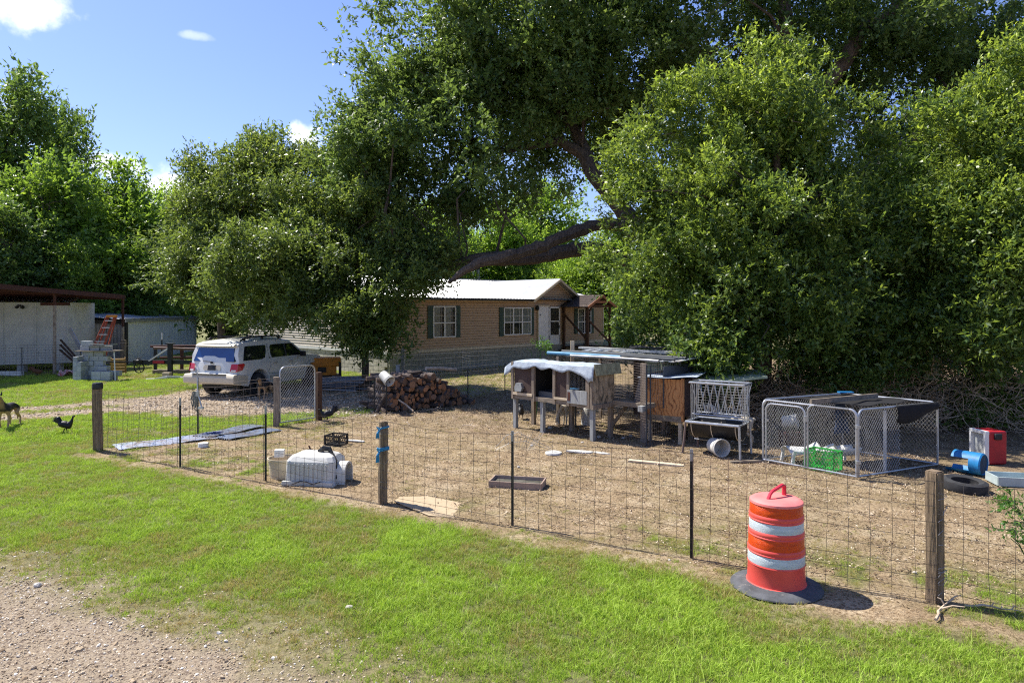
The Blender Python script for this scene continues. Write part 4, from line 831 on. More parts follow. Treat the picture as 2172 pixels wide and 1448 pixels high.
b = MB(); b.beam(A_ + Vector((.03, 0, -.09)), B_ + Vector((.03, 0, -.09)), .07, .14); b.build('gutter', M['galv'], s2)
s1 = empty('panel_shed', (-20.8, 32, 0), 0, 'chalky grey panelled shed raised off the ground at the left edge', 'shed')
W1 = Vector((-1, -.55, 0)).normalized()
b = MB(); q = W1 * 8; b.add([(0, 0, .38), (q.x, q.y, .38), (q.x, q.y, 3.2), (0, 0, 3.2), (-.6, 3, .38), (q.x - .6, q.y + 3, .38), (q.x - .6, q.y + 3, 3.2), (-.6, 3, 3.2)], [(0, 1, 2, 3), (0, 3, 7, 4), (4, 5, 6, 7), (0, 4, 5, 1)]); b.build('wall', M['shedpanel'], s1)
for i in range(7):
    p = W1 * (.03 + i * 1.22); MB().box((p.x + .0, p.y - .02, 1.79), (.05, .03, 2.8), rz=math.atan2(W1.y, W1.x)).build('batten', M['shedpanel'], s1)
b = MB(); n = Vector((-W1.y, W1.x, 0)); n = n if n.y < 0 else -n
for i in range(60):
    p = W1 * (-.25 + i * .14); b.add([p + n * .3 + Vector((0, 0, 3.2)), p + n * .3 + W1 * .07 + Vector((0, 0, 3.25)), p + n * .3 + W1 * .14 + Vector((0, 0, 3.2)), p - n * 3.2 + Vector((0, 0, 3.5)), p - n * 3.2 + W1 * .07 + Vector((0, 0, 3.55)), p - n * 3.2 + W1 * .14 + Vector((0, 0, 3.5))], [(0, 1, 4, 3), (1, 2, 5, 4)])
b.build('roof', M['sheetmetal'], s1)
p = W1 * .5 + n * .04; MB().box((p.x, p.y, 3.13), (1.15, .03, .13), rz=math.atan2(W1.y, W1.x)).build('rotten_fascia', M['rust'], s1)
b = MB(); p = W1 * 1.9 + n * .1
for s in (-.12, .12): b.lathe([(.05, 0), (.09, .1)], 8, (p.x + s, p.y, 2.98), 'Y', cap=True)
b.box((p.x, p.y + .04, 3.05), (.12, .08, .08)); b.build('flood_light', M['dkmetal'], s1)
b = MB()
for i in range(5): p = W1 * (.4 + i * 1.4) - n * .3; b.box((p.x, p.y, .19), (.3, .3, .38))
b.build('pier', M['block'], s1)
cp = empty('carport', (-20.2, 32, 0), 0, 'dark red steel carport frame on thin posts at the left edge', 'carport')
b = MB(); b.beam((.45, 2.8, 3.5), (-1.0, -9.5, 4.0), .10, .20); b.build('edge_beam', M['rust'], cp); b = MB()
for i in range(7): y = 2.6 - i * 1.9; b.beam((.3 - i * .22, y, 3.42 + i * .08), (-11, y + 1.5, 3.6 + i * .08), .08, .12)
b.build('rafters', M['rust'], cp)
b = MB(); b.quad((.45, 2.8, 3.63), (-1.0, -9.5, 4.12), (-12, -8, 4.3), (-11, 4.5, 3.8)); b.build('roof_sheet', M['rust'], cp)
for (x, y, h_) in ((.42, 2.7, 3.4), (-.2, -1.55, 3.6)):
    lo = 2.0 if x > 0 else 3.05
    ps = MB().box((x, y, h_ / 2 + lo / 2), (.09, .09, h_ - lo)).build('post', M['rust'], cp); MB().box((x, y, lo / 2), (.095, .095, lo)).build('worn_base', surf('scuffed_post', (.42, .36, .28), (.2, .15, .12), 7, .7), ps)
# wire fence in front of the panel shed
def welded(b, p0, p1, z0, z1, sx, sz, r, wob=0, seed=1, zs=None):
    g = random.Random(seed); p0, p1 = Vector(p0), Vector(p1); L = (p1 - p0).length; e = (p1 - p0) / L; n = Vector((-e.y, e.x, 0)); k = max(1, round(L / sx))
    zs = zs or [z0 + i * (z1 - z0) / max(1, round((z1 - z0) / sz)) for i in range(max(1, round((z1 - z0) / sz)) + 1)]
    ph = g.uniform(0, 6)
    def pt(f, z): return p0 + e * (f * L) + n * (wob * (math.sin(f * 7 + ph) * .4 + (1 - z / z1) * math.sin(f * 3.1) * 1.2)) + Vector((0, 0, z + wob * .35 * math.sin(f * 5 + z * 3 + ph) - wob * .5 * math.sin(f * math.pi) * (z / z1)))
    for i in range(k + 1):
        f = i / k; pts = [pt(f, z) + e * (wob * .25 * g.gauss(0, .5)) for z in ([z0 - .02] + zs[1:-1:2] + [z1])]; b.tube(pts, r, 3, cap=False)
    for j, z in enumerate(zs): b.tube([pt(i / 10, z) for i in range(11)], r * (1.25 if j == len(zs) - 1 else 1), 3, cap=False)
def chainlink(b, p0, p1, z0, z1, cell=.075, r=.0022, lean=1.0, seed=0, bend=0):
    p0, p1 = Vector(p0), Vector(p1); L = (p1 - p0).length; e = (p1 - p0) / L; Hh = z1 - z0; n = Vector((-e.y, e.x, 0))
    for sgn in (1, -1):
        x = -Hh * lean if sgn > 0 else 0
        lim = L if sgn > 0 else L + Hh * lean
        while x < lim:
            xa, xb = x, x + sgn * Hh * lean; za, zb = z0, z1; a, c = 0, 1
            def cut(v): return (v - xa) / (xb - xa)
            lo, hi = sorted((cut(0), cut(L))); a, c = max(0, lo), min(1, hi)
            if c > a + .02:
                m = max(2, int((c - a) * Hh / .3)); pts = []
                for i in range(m + 1):
                    f = a + (c - a) * i / m; xx = xa + (xb - xa) * f; pts.append(p0 + e * xx + n * (.004 * (i % 2) * sgn + bend * math.sin(xx / L * math.pi)) + Vector((0, 0, z0 + Hh * f)))
                b.tube(pts, r, 3, cap=False)
            x += cell
def steel_post(parent, x, y, h, lean=0, name='steel_post', white=True):
    b = MB(); b.box((x, y, (h - .14) / 2), (.035, .008, h - .14)); b.box((x, y + .012, (h - .14) / 2), (.006, .03, h - .14))
    for i in range(int(h / .055)): b.box((x, y - .006, .05 + i * .055), (.010, .008, .02)) if .05 + i * .055 < h - .16 else None
    o = b.build(name, M['dkmetal'], parent)
    if white: b = MB(); b.box((x, y, h - .07), (.036, .009, .14)); b.box((x, y + .012, h - .07), (.007, .03, .14)); b.build('white_tip', surf('worn_white_tip', (.42, .42, .38), (.22, .2, .18), 30, .7), o)
    return o
def wood_post(parent, x, y, h, wd, mat='post', rot=0, seed=0):
    g = random.Random(seed); bm = bmesh.new(); bmesh.ops.create_cube(bm, size=1); bmesh.ops.scale(bm, vec=(wd, wd, h), verts=bm.verts); bmesh.ops.translate(bm, vec=(0, 0, h / 2), verts=bm.verts)
    bmesh.ops.subdivide_edges(bm, edges=[e for e in bm.edges if abs(e.verts[0].co.z - e.verts[1].co.z) > .1], cuts=7)
    bmesh.ops.bevel(bm, geom=[e for e in bm.edges if e.is_manifold and e.calc_face_angle(0) > 1], offset=wd * .09, segments=2, affect='EDGES')
    for v in bm.verts: f = v.co.z / h; v.co.x += .006 * math.sin(f * 5 + seed) + g.uniform(-.002, .002); v.co.y += .006 * math.cos(f * 4 + seed); v.co.z += g.uniform(-.004, .004)
    me = bpy.data.meshes.new('wood_post'); bm.to_mesh(me); bm.free(); me.materials.append(M[mat]); o = bpy.data.objects.new('wood_post', me); C.objects.link(o); o.parent = parent; o.location = (x, y, -.03); o.rotation_euler = (0, 0, rot); return o
# front woven wire fence
ff = empty('wire_fence', (0, 9.13, 0), 0, 'long woven wire fence between lawn and dirt yard', 'fence')
FP = [('w', 6.65, 5.40), ('w', 4.19, 6.77), ('s', 2.09, 7.95), ('s', .006, 9.13), ('w', -1.93, 10.22), ('s', -4.15, 11.5), ('s', -6.1, 12.55), ('w', -8.5, 14.0)]
for i, (k_, x, y) in enumerate(FP):
    if k_ == 'w':
        o = wood_post(ff, x, y - 9.13, 1.33 if i != 4 else 1.25, .125 if i < 3 else (.115 if i == 4 else .15), rot=.5 if i < 5 else .2, seed=i)
        if i == 7: b = MB(); b.lathe([(.10, 0), (.105, .03), (.10, .10), (.085, .13), (0, .135)], 12, (0, 0, 1.29)); b.build('metal_cap', M['dkmetal'], o)
        if i in (1, 4):
            b = MB(); wd = .078 if i == 1 else .07; g = random.Random(i)
            for q in range(15):
                z = g.uniform(.1, 1.25); b.tube([(-wd, -wd, z), (0, -wd - .004, z + g.uniform(-.04, .04)), (wd, -wd, z + g.uniform(-.06, .06)), (wd + .004, 0, z), (wd, wd, z)], .0022, 3, cap=False)
            b.build('wire_wrap', M['wirelight'], o)
    else: steel_post(ff, x, y - 9.13, 1.27)
ZS = [.03, .13, .25, .38, .52, .67, .82, .98, 1.10, 1.22]
for i in range(len(FP) - 1):
    b = MB(); a, c = FP[i], FP[i + 1]; d_ = -.07; welded(b, (a[1], a[2] - 9.13 + d_, 0), (c[1], c[2] - 9.13 + d_, 0), .03, 1.22, .205 if i < 5 else .17, .15, .0027, .045, i + 3, ZS); b.build('wire_mesh', M['wire'], ff)
# side fence with gate
sf = empty('wire_fence', (-8.5, 14, 0), 0, 'sagging wire fence running back from the capped post to the walk gate', 'fence'); so_ = Vector((-8.5, 14, 0))
SP = [Vector(p + (0,)) - so_ for p in SIDE]
steel_post(sf, SP[1].x, SP[1].y, 1.32); wood_post(sf, SP[2].x, SP[2].y, 1.25, .14, 'oldwood', .3, 11)
for i in (0, 1): b = MB(); welded(b, SP[i] + Vector((0, .08, 0)), SP[i + 1] + Vector((0, .08, 0)), .03, 1.18 - i * .04, .17, .15, .0026, .07, i + 20, ZS[:-1] + [1.18]); b.build('wire_mesh', M['wire'], sf)
b = MB(); g = random.Random(4); p = SP[1]
for q in range(11):
    x = p.x - .06 + g.uniform(-.05, .05); l = g.uniform(.35, .5); b.tube([(x, p.y - .05, 1.0), (x - .04, p.y - .07, 1.0 - l * .5), (x + g.uniform(-.03, .03), p.y - .05, 1.0 - l), (x + .03, p.y - .06, 1.0 - l * .4), (x + .02, p.y - .05, 1.0)], .009, 4)
rp = b.build('rope_coil', M['rope'], None, label='grey rope coil hung on the steel post of the side fence', cat='rope'); rp.location = so_
b = MB(); b.tube([(p.x, p.y - .03, 1.3), (p.x, p.y - .03, 1.42), (p.x - .05, p.y - .03, 1.45), (p.x - .1, p.y - .03, 1.42), (p.x - .11, p.y - .03, 1.32)], .014, 6); b.tube([(p.x, p.y - .03, 1.32), (p.x + .02, p.y - .05, .95), (p.x + .12, p.y - .06, .62)], .018, 6); b.box((p.x + .02, p.y - .06, .95), (.07, .05, .12)); b.box((p.x + .10, p.y - .06, .62), (.13, .05, .05))
rp = b.build('clamp', M['galv'], None, label='steel clamp and hook hanging by the rope coil', cat='clamp'); rp.location = so_
gt = empty('walk_gate', (-5.82, 16.86, 0), math.atan2(17.87 - 16.86, -5.02 + 5.82), 'narrow galvanised chain-link walk gate before the white car', 'gate')
GW = 1.2
def uframe(b, w_, h_, z0=.06, r=.02, rad=.14):
    pts = [(0, 0, z0), (0, 0, h_ - rad)] + [(rad - rad * math.cos(a), 0, h_ - rad + rad * math.sin(a)) for a in (R(25), R(50), R(75))] + [(rad, 0, h_)] + [(w_ - rad, 0, h_)] + [(w_ - rad + rad * math.sin(a), 0, h_ - rad + rad * math.cos(a)) for a in (R(15), R(40), R(65))] + [(w_, 0, h_ - rad), (w_, 0, z0), (0, 0, z0)]
    b.tube(pts, r, 8)
b = MB(); b2 = MB(); uframe(b, GW - .18, 1.45, .08); o = b.build('frame', M['galv'], gt, smooth=True); o.location = (.1, 0, 0)
b = MB(); chainlink(b, (.12, 0, 0), (GW - .1, 0, 0), .1, 1.43, .075, .0028, .8, bend=.02); b.build('chain_link', M['wirelight'], gt)
b = MB(); b.box((.07, 0, .4), (.08, .03, .05)); b.box((.07, 0, 1.1), (.08, .03, .05)); b.build('hinge', M['galv'], gt)
b = MB(); b.tube([(.3, 0, 1.45), (.38, 0, 1.52), (.5, .02, 1.46), (.6, 0, 1.55), (.7, 0, 1.47)], .004, 4); b.build('loose_wire', M['wirelight'], gt)
wood_post(gt, GW + .05, 0, 1.28, .13, 'brownpost', 0, 3)
# chain-link run behind the woodpile
cf = empty('chain_link_fence', (-5.02, 17.87, 0), 0, 'leaning chain-link fence behind the firewood and below the house', 'fence'); co_ = Vector((-5.02, 17.87, 0))
CP = [Vector(p + (0,)) - co_ for p in SIDE[3:]]
for i in range(len(CP) - 1):
    b = MB(); chainlink(b, CP[i] + Vector((0, 0, 0)), CP[i + 1], .03, 1.06, .085, .0026, .62, bend=.1) if i else welded(b, CP[i], CP[i + 1], .03, 1.1, .16, .15, .0026, .06, 9); b.build('wire_mesh', M['wirelight'] if i else M['wire'], cf)
for i in (1, 2, 3): steel_post(cf, CP[i].x, CP[i].y, 1.12, white=False)
b = MB(); b.tube([CP[2] + Vector((-2.2, -2.2, 1.07)), CP[2] + Vector((0, 0, 1.08)), CP[3] + Vector((0, 0, 1.1))], .004, 4); b.build('tension_wire', M['wirelight'], cf)
wood_post(cf, -.9 + 2.3, 4.1 - .3, 1.15, .12, 'greywood', 0, 5)
hf = empty('wire_fence', (-4.0, 27.2, 0), 0, 'low wire fence with a grey post close to the house corner', 'fence')
wood_post(hf, -.35, 0, 1.35, .14, 'greywood', 0, 6); b = MB(); welded(b, (-.35, 0, 0), (3.4, 2.6, 0), .05, 1.1, .2, .2, .003, .08, 4); welded(b, (-2.4, -1.2, 0), (-.35, 0, 0), .05, 1.15, .2, .2, .003, .08, 5); b.build('wire_mesh', M['wirelight'], hf)
b = MB(); lf = empty('wire_fence', (-21.2, 28.6, 0), 0, 'wire mesh fence standing before the grey panel shed', 'fence'); welded(b, (-2.4, -.6, 0), (2.1, 1.6, 0), .05, 1.35, .13, .12, .004, .03, 8); welded(b, (2.1, 1.6, 0), (3.0, 4.2, 0), .05, 1.3, .2, .15, .003, .03, 7); b.build('wire_mesh', M['wire'], lf); steel_post(lf, .2, .65, 1.4, white=False); steel_post(lf, 2.1, 1.6, 1.4, white=False)
# blue cord on the middle wooden post
for z, s, lab in ((1.12, 1, 'upper knot of blue cord on the middle wooden fence post'), (.80, 1.3, 'lower knot of blue cord on the middle wooden fence post')):
    b = MB(); g = random.Random(int(z * 100)); w_ = .07
    for q in range(4): zz = z + g.uniform(-.03, .03); b.tube([(w_, w_, zz), (w_, -w_, zz + .02), (-w_, -w_, zz), (-w_, w_, zz - .01)], .008, 5)
    for q in range(3): b.tube([(-w_, -w_, z), (-w_ - .03 - q * .012, -w_ - .02, z - .06), (-w_ - .02 - q * .02, -w_ - .01, z - .13 * s)], .010, 5)
    b.tube([(-w_, -w_, z + .01), (-w_ - .05, -w_ - .01, z + .04), (-w_ - .02, -w_, z - .02)], .010, 5)
    o = b.build('cord', M['cord'], None, label=lab, cat='cord'); o.location = (-1.93, 10.22, 0); o.rotation_euler = (0, 0, .5)
#@@PART3@@
# ------------------------------------------------------------------ the car (local x forward from the rear bumper, y left, z up)
CARH = math.atan2(.952, .306)
car = empty('parked_car', (-9.72, 21.95, 0), CARH, 'dusty white four-door SUV with roof rack parked on the gravel drive', 'car')
def cw(x, z):
    """half width of the body at length x and height z"""
    v = .985 if z < .95 else (.985 - (z - .95) * .07 if z < 1.17 else .97 - (z - 1.17) * .235)
    if z < .55: v -= (.55 - z) * .12
    if x < .35: v -= (.35 - x) ** 2 * .9
    if x > 4.5: v -= (x - 4.5) ** 2 * .42
    return v
WR, WF, WRAD = 1.16, 4.20, .385
prof = [(.03, .50), (.0, .56), (.0, .80), (.06, .83), (.10, 1.0), (.14, 1.17), (.34, 1.66), (.30, 1.74), (.36, 1.785), (.6, 1.83), (1.2, 1.865), (2.2, 1.875), (2.75, 1.84), (3.02, 1.79), (3.78, 1.25), (3.95, 1.215), (4.5, 1.17), (4.95, 1.07), (5.1, .95), (5.16, .80), (5.18, .55), (5.12, .38), (4.75, .34)]
arcf = [(WF + .49 * math.cos(a), WRAD + .03 + .49 * math.sin(a)) for a in [R(q) for q in (-5, 15, 40, 65, 90, 115, 140, 165, 185)]]
arcr = [(WR + .49 * math.cos(a), WRAD + .03 + .49 * math.sin(a)) for a in [R(q) for q in (-5, 15, 40, 65, 90, 115, 140, 165, 185)]]
poly = prof + arcf + arcr
bm = bmesh.new(); vs_ = [bm.verts.new((x, 0, z)) for x, z in poly]; f = bm.faces.new(vs_)
for z in (.55, .72, .83, .95, 1.06, 1.17, 1.40, 1.63): bmesh.ops.bisect_plane(bm, geom=bm.verts[:] + bm.edges[:] + bm.faces[:], plane_co=(0, 0, z), plane_no=(0, 0, 1))
for x in (.15, .3, .6, 1.2, 1.8, 2.4, 3.0, 3.5, 4.0, 4.5, 4.75, 4.95): bmesh.ops.bisect_plane(bm, geom=bm.verts[:] + bm.edges[:] + bm.faces[:], plane_co=(x, 0, 0), plane_no=(1, 0, 0))
top = MB(); idx = {v: i for i, v in enumerate(bm.verts)}; co = [v.co.copy() for v in bm.verts]; fl = [tuple(idx[v] for v in f.verts) for f in bm.faces]
bd = [(idx[e.verts[0]], idx[e.verts[1]]) for e in bm.edges if e.is_boundary]; bm.free(); n = len(co)
ysteps = (-1, -.93, -.5, 0, .5, .93, 1)
vs_ = []
for s in ysteps:
    for c in co:
        crown_ = (1 - s * s) * (.05 if c.z > 1.7 else (.04 if (c.z > 1.1 and c.x > 3.9) else 0)); endb = 0
        if abs(s) > .9 and c.z > 1.7: crown_ -= .015 if abs(s) < 1 else .04
        if c.x > 4.9: endb = -abs(s) ** 3 * .16
        if c.x < .2: endb = abs(s) ** 3 * .10
        vs_.append((c.x + endb, s * cw(c.x, c.z), c.z + crown_))
fs_ = [tuple(f) for f in fl] + [tuple(i + 6 * n for i in f) for f in fl]
for k in range(6): fs_ += [(a + k * n, b_ + k * n, b_ + (k + 1) * n, a + (k + 1) * n) for a, b_ in bd]
top.add(vs_, fs_); body = top.build('body', M['carpaint'], car, smooth=True)
def sidepoly(name, mat, pts, off, par, both=True, smooth=False, rim=None):
    for s in ((-1, 1) if both else (-1,)):
        b = MB(); b.add([(x, s * (cw(x, z) + off), z) for x, z in pts], [tuple(range(len(pts)))])
        if rim:
            q = [(x, s * (cw(x, z) + off - .012), z) for x, z in pts]; m = len(pts); b.add([(x, s * (cw(x, z) + off), z) for x, z in pts] + q, [(i, (i + 1) % m, m + (i + 1) % m, m + i) for i in range(m)])
        b.build(name, mat, par)
def sline(name, mat, pts, r, par, off=.004):
    b = MB()
    for s in (-1, 1): b.tube([(x, s * (cw(x, z) + off), z) for x, z in pts], r, 4)
    b.build(name, mat, par)
g1 = [(.42, 1.22), (1.32, 1.22), (1.50, 1.26), (1.60, 1.45), (1.64, 1.63), (1.60, 1.68), (.66, 1.68), (.58, 1.65)]
g2 = [(1.86, 1.24), (2.62, 1.24), (2.60, 1.68), (1.92, 1.68), (1.84, 1.62), (1.82, 1.35)]
g3 = [(2.70, 1.24), (3.66, 1.24), (3.60, 1.30), (3.08, 1.66), (3.0, 1.68), (2.68, 1.68)]
for p in (g1, g2, g3): sidepoly('side_window', M['carglass'], p, .006, car, rim=True)
sidepoly('pillar_trim', M['black'], [(2.61, 1.24), (2.71, 1.24), (2.69, 1.68), (2.60, 1.68)], .005, car)
sidepoly('fender_flare', M['carpaint'], [(WR + .56 * math.cos(R(a)), WRAD + .03 + .60 * math.sin(R(a))) for a in range(0, 181, 15)] + [(WR + .495 * math.cos(R(a)), WRAD + .03 + .495 * math.sin(R(a))) for a in range(180, -1, -15)], .022, car, rim=True)
sidepoly('fender_flare', M['carpaint'], [(WF + .56 * math.cos(R(a)), WRAD + .03 + .60 * math.sin(R(a))) for a in range(0, 181, 15)] + [(WF + .495 * math.cos(R(a)), WRAD + .03 + .495 * math.sin(R(a))) for a in range(180, -1, -15)], .022, car, rim=True)
seam = surf('panel_gap', (.05, .05, .05), None, 9, .8)
sline('door_seam', seam, [(1.72, 1.72), (1.72, 1.3), (1.78, 1.0), (1.66, .8), (1.72, .5)], .005, car); sline('door_seam', seam, [(2.66, 1.24), (2.66, .46)], .005, car); sline('door_seam', seam, [(3.70, 1.24), (3.74, .9), (3.60, .46)], .005, car)
sline('side_moulding', seam, [(1.75, .70), (2.65, .70), (3.6, .70)], .006, car, .006)
sidepoly('lower_cladding', M['cartrim'], [(1.70, .46), (3.65, .46), (3.66, .64), (1.74, .64)], .012, car, rim=True)
for s in (-1, 1): MB().beam((1.75, s * .98, .40), (3.6, s * .98, .40), .16, .06).build('running_board', M['cartrim'], car)
for x in (1.92, 2.80):
    b = MB()
    for s in (-1, 1): y = s * (cw(x, 1.06) + .02); b.box((x + .08, y, 1.06), (.2, .035, .05))
    b.build('door_handle', M['cartrim'], car, bevel=.012)
# rear face
def rq(pts, off): # polygon on the rear slope given (y, z)
    def xr(z): return float(np.interp(z, [.56, .80, .83, 1.0, 1.17, 1.66], [0, 0, .06, .10, .14, .34]))
    return [(xr(z) + abs(y) ** 3 * .10 * (1 if xr(z) < .2 else .3) - off, y, z) for y, z in pts]
b = MB(); b.add(rq([(-.80, 1.20), (.80, 1.20), (.70, 1.63), (-.70, 1.63)], .035), [(0, 1, 2, 3)]); b.build('rear_window', M['rearglass'], car)
b = MB()
for s in (-1, 1): b.add([rq([(s * .80, 1.20)], .034)[0], (.42, s * (cw(.42, 1.22) + .005), 1.22), (.60, s * (cw(.6, 1.67) + .005), 1.67), rq([(s * .70, 1.63)], .034)[0]], [(0, 1, 2, 3)])
b.build('corner_glass', M['carglass'], car)
b = MB(); b.prism([(.20, 1.69), (.24, 1.73), (.55, 1.83), (.60, 1.78), (.40, 1.70)], -.76, .76, 'XZ'); b.build('spoiler', M['cartrim'], car, bevel=.012)
for s in (-1, 1):
    b = MB(); pts = [(s * .70, .90), (s * .93, .88), (s * .95, 1.13), (s * .72, 1.13)]; q = rq(pts, .018)
    sd = [(.13, s * (cw(.13, .9) + .012), .89), (.34, s * (cw(.3, .9) + .014), .93), (.47, s * (cw(.5, 1.1) + .014), 1.10), (.40, s * (cw(.4, 1.1) + .014), 1.14), (.17, s * (cw(.15, 1.1) + .012), 1.13)]
    b.add(q, [(0, 1, 2, 3)]); b.add(sd, [(0, 1, 2, 3, 4)]); b.add([q[1], q[2], sd[4], sd[0]], [(0, 1, 2, 3)]); tl = b.build('tail_light', M['tail'], car)
    b = MB(); b.add(rq([(s * .74, .905), (s * .90, .895), (s * .90, .94), (s * .74, .945)], .022), [(0, 1, 2, 3)]); b.build('reversing_lens', M['white'], tl)
b = MB(); b.prism([(-.07, .50), (-.09, .56), (-.09, .70), (-.03, .80), (.12, .80), (.6, .77), (.64, .50), (.3, .47)], -.99, .99, 'XZ'); b.build('rear_bumper', M['cartrim'], car, bevel=.025)
b = MB(); b.box((-.03, 0, .806), (.14, 1.3, .012)); b.build('bumper_step', M['black'], car)
b = MB(); b.add(rq([(-.34, .92), (.30, .92), (.34, .96), (.34, 1.05), (.28, 1.09), (-.28, 1.09), (-.34, 1.05)], .006), [(0, 1, 2, 3, 4, 5, 6)]); b.build('plate_recess', M['cartrim'], car)
b = MB(); b.add(rq([(-.155, .925), (.155, .925), (.155, 1.08), (-.155, 1.08)], .016), [(0, 1, 2, 3)]); lp = b.build('licence_plate', M['black'], car)
def text(s, size, loc, rot, mat, par, name='lettering'):
    cu = bpy.data.curves.new(name, 'FONT'); cu.body = s; cu.size = size; cu.align_x = 'CENTER'; cu.align_y = 'CENTER'; cu.extrude = .001; cu.materials.append(mat); o = bpy.data.objects.new(name, cu); C.objects.link(o); me = bpy.data.meshes.new_from_object(o); me.materials.clear(); me.materials.append(mat); bpy.data.objects.remove(o); o = bpy.data.objects.new(name, me); C.objects.link(o); o.parent = par; o.location = loc; o.rotation_euler = rot; return o
RR_ = (R(77), 0, R(-90))
text('BC5 5048', .065, (.088, 0, .99), RR_, M['white'], lp); text('TEXAS', .03, (.10, 0, 1.055), RR_, M['white'], lp)
text('TOYOTA', .05, (.072, .62, .91), RR_, M['dkmetal'], car); text('SEQUOIA', .06, (.062, .60, .865), RR_, M['dkmetal'], car); text('SR5', .06, (.062, -.62, .86), RR_, M['dkmetal'], car); text('SR5', .07, (1.73, -.97, 1.24), (R(90), 0, 0), M['dkmetal'], car)
b = MB(); b.tube([(.08, 0, 1.15), (.05, 0, 1.20), (.10, .35, 1.22)], .012, 5); b.box((.09, 0, 1.17), (.06, .06, .06)); b.build('wiper', M['black'], car)
b = MB(); b.lathe([(.035, 0), (.05, .006), (.06, 0)], 16, (.10, 0, 1.13), 'X'); b.build('emblem', M['chrome'], car)
for s in (-1, 1):
    b = MB(); b.tube([(.62, s * .66, 1.85), (.8, s * .68, 1.93), (1.4, s * .68, 1.96), (2.6, s * .66, 1.96), (2.85, s * .64, 1.88)], .022, 6)
    for x in (.8, 1.7, 2.6): b.box((x, s * .67, 1.90), (.09, .05, .09))
    b.build('roof_rail', M['black'], car)
for x in (1.15, 2.2): MB().box((x, 0, 1.965), (.07, 1.3, .025)).build('cross_bar', M['black'], car)
for s in (-1, 1): MB().box((3.45, s * 1.09, 1.28), (.13, .2, .19)).build('mirror', M['black'], car, bevel=.03)
for s in (-1, 1):
    b = MB(); b.add([(5.0, s * (cw(5., 1.) + .01), .92), (4.72, s * (cw(4.72, 1.) + .012), .98), (4.78, s * (cw(4.78, 1.1) + .012), 1.10), (4.98, s * (cw(4.98, 1.05) + .01), 1.04)], [(0, 1, 2, 3)]); b.build('headlight', M['amber'], car)
b = MB(); b.box((2.6, 0, .36), (4.2, 1.5, .14)); b.box((1.16, 0, .38), (.12, 1.5, .12)); b.tube([(.1, -.55, .42), (.6, -.55, .42), (1.3, -.5, .44)], .04, 8); b.build('chassis', M['dkmetal'], car)
for i, (x, s) in enumerate(((WR, -1), (WR, 1), (WF, -1), (WF, 1))):
    if i == 0:
        b = MB(); b.lathe([(.24, -.12), (.345, -.13), (.375, -.115), (.385, -.06), (.385, .06), (.375, .115), (.345, .13), (.24, .12)], 32, (0, 0, 0), 'Y')
        for k in range(32):
            a = k * 2 * math.pi / 32; b.box((.386 * math.cos(a), 0, .386 * math.sin(a)), (.012, .2, .045), ry=-a)
        w0 = empty('wheel', (x, s * .86, WRAD), 0); w0.parent = car; ty = b.build('tyre', M['tyre'], w0, smooth=True)
        b = MB(); b.lathe([(.24, -.12), (.25, -.10), (.225, -.09), (.22, .1)], 28, (0, 0, 0), 'Y'); b.lathe([(0, -.10), (.05, -.10), (.06, -.07)], 12, (0, 0, 0), 'Y')
        for k in range(5):
            for dlt in (-.16, .16): a = k * 2 * math.pi / 5 + dlt; b.beam((.03 * math.cos(a), -.085, .03 * math.sin(a)), (.235 * math.cos(a * 1 - dlt * .55), -.10, .235 * math.sin(a - dlt * .55)), .03, .025)
        rm = b.build('rim', M['chrome'], w0); b = MB(); b.lathe([(0, -.02), (.22, -.02)], 20, (0, 0, 0), 'Y'); b.build('brake_disc', M['dkmetal'], w0)
    else:
        w1 = copy_tree(w0, car); w1.location = (x, s * .86, WRAD); w1.rotation_euler = (0, i * .7, math.pi if s > 0 else 0)

# ------------------------------------------------------------------ things round the sheds
bsx, bsy = -17.65, 27.9; BLK = MB().box((0, 0, 0), (.39, .19, .19)).build('cinder_block', M['block'], None, bevel=.006); firstb = True
def blk(loc, rz=0, lab='grey concrete block of the big stack beside the shed', grp='concrete blocks stacked beside the shed'):
    global firstb
    o = BLK if firstb else BLK.copy()
    if not firstb: C.objects.link(o)
    firstb = False; o.location = loc; o.rotation_euler = (0, 0, rz); return tag(o, lab, 'concrete block', grp)
ra = -.10; ex, ey = Vector((math.cos(ra), math.sin(ra), 0)), Vector((-math.sin(ra), math.cos(ra), 0)); org = Vector((bsx, bsy, 0))
for lv in range(6):
    nx = 4 if lv < 2 else 3
    if lv in (2,): nx = 3
    for i in range(nx):
        off = .2 if lv % 2 else 0
        if lv % 2 and i == nx - 1 and lv > 1: continue
        p = org + ex * (.195 + i * .40 + off) + ey * ((.10 if i else .05) + (-.12 if lv < 2 and i > 1 else 0)) + Vector((0, 0, .097 + lv * .195)); blk(p, ra + rnd.uniform(-.015, .015))
    blk(org + ex * .10 + ey * (-.22 if lv < 5 else .3) + Vector((0, 0, .097 + lv * .195)), ra + math.pi / 2 + rnd.uniform(-.02, .02)); blk(org + ex * .30 + ey * (-.26 if lv < 4 else .32) + Vector((0, 0, .097 + lv * .195)), ra + math.pi / 2 + rnd.uniform(-.02, .02))
for i in (2, 3): blk(org + ex * (.2 + i * .40) + ey * -.32 + Vector((0, 0, .097)), ra)
blk(org + ex * 1.0 + ey * -.32 + Vector((0, 0, .292)), ra); blk(org + ex * 1.4 + ey * -.32 + Vector((0, 0, .292)), ra)
blk(org + ex * 1.1 + ey * -.1 + Vector((0, 0, .487)), ra, 'grey concrete block standing forward on the ledge of the big stack')
b = MB(); b.box((bsx + .78, bsy, 1.19), (1.7, .62, .03), rz=ra); o = b.build('board', M['oldwood_x'], None, label='dark weathered board laid flat on the concrete block stack', cat='board')
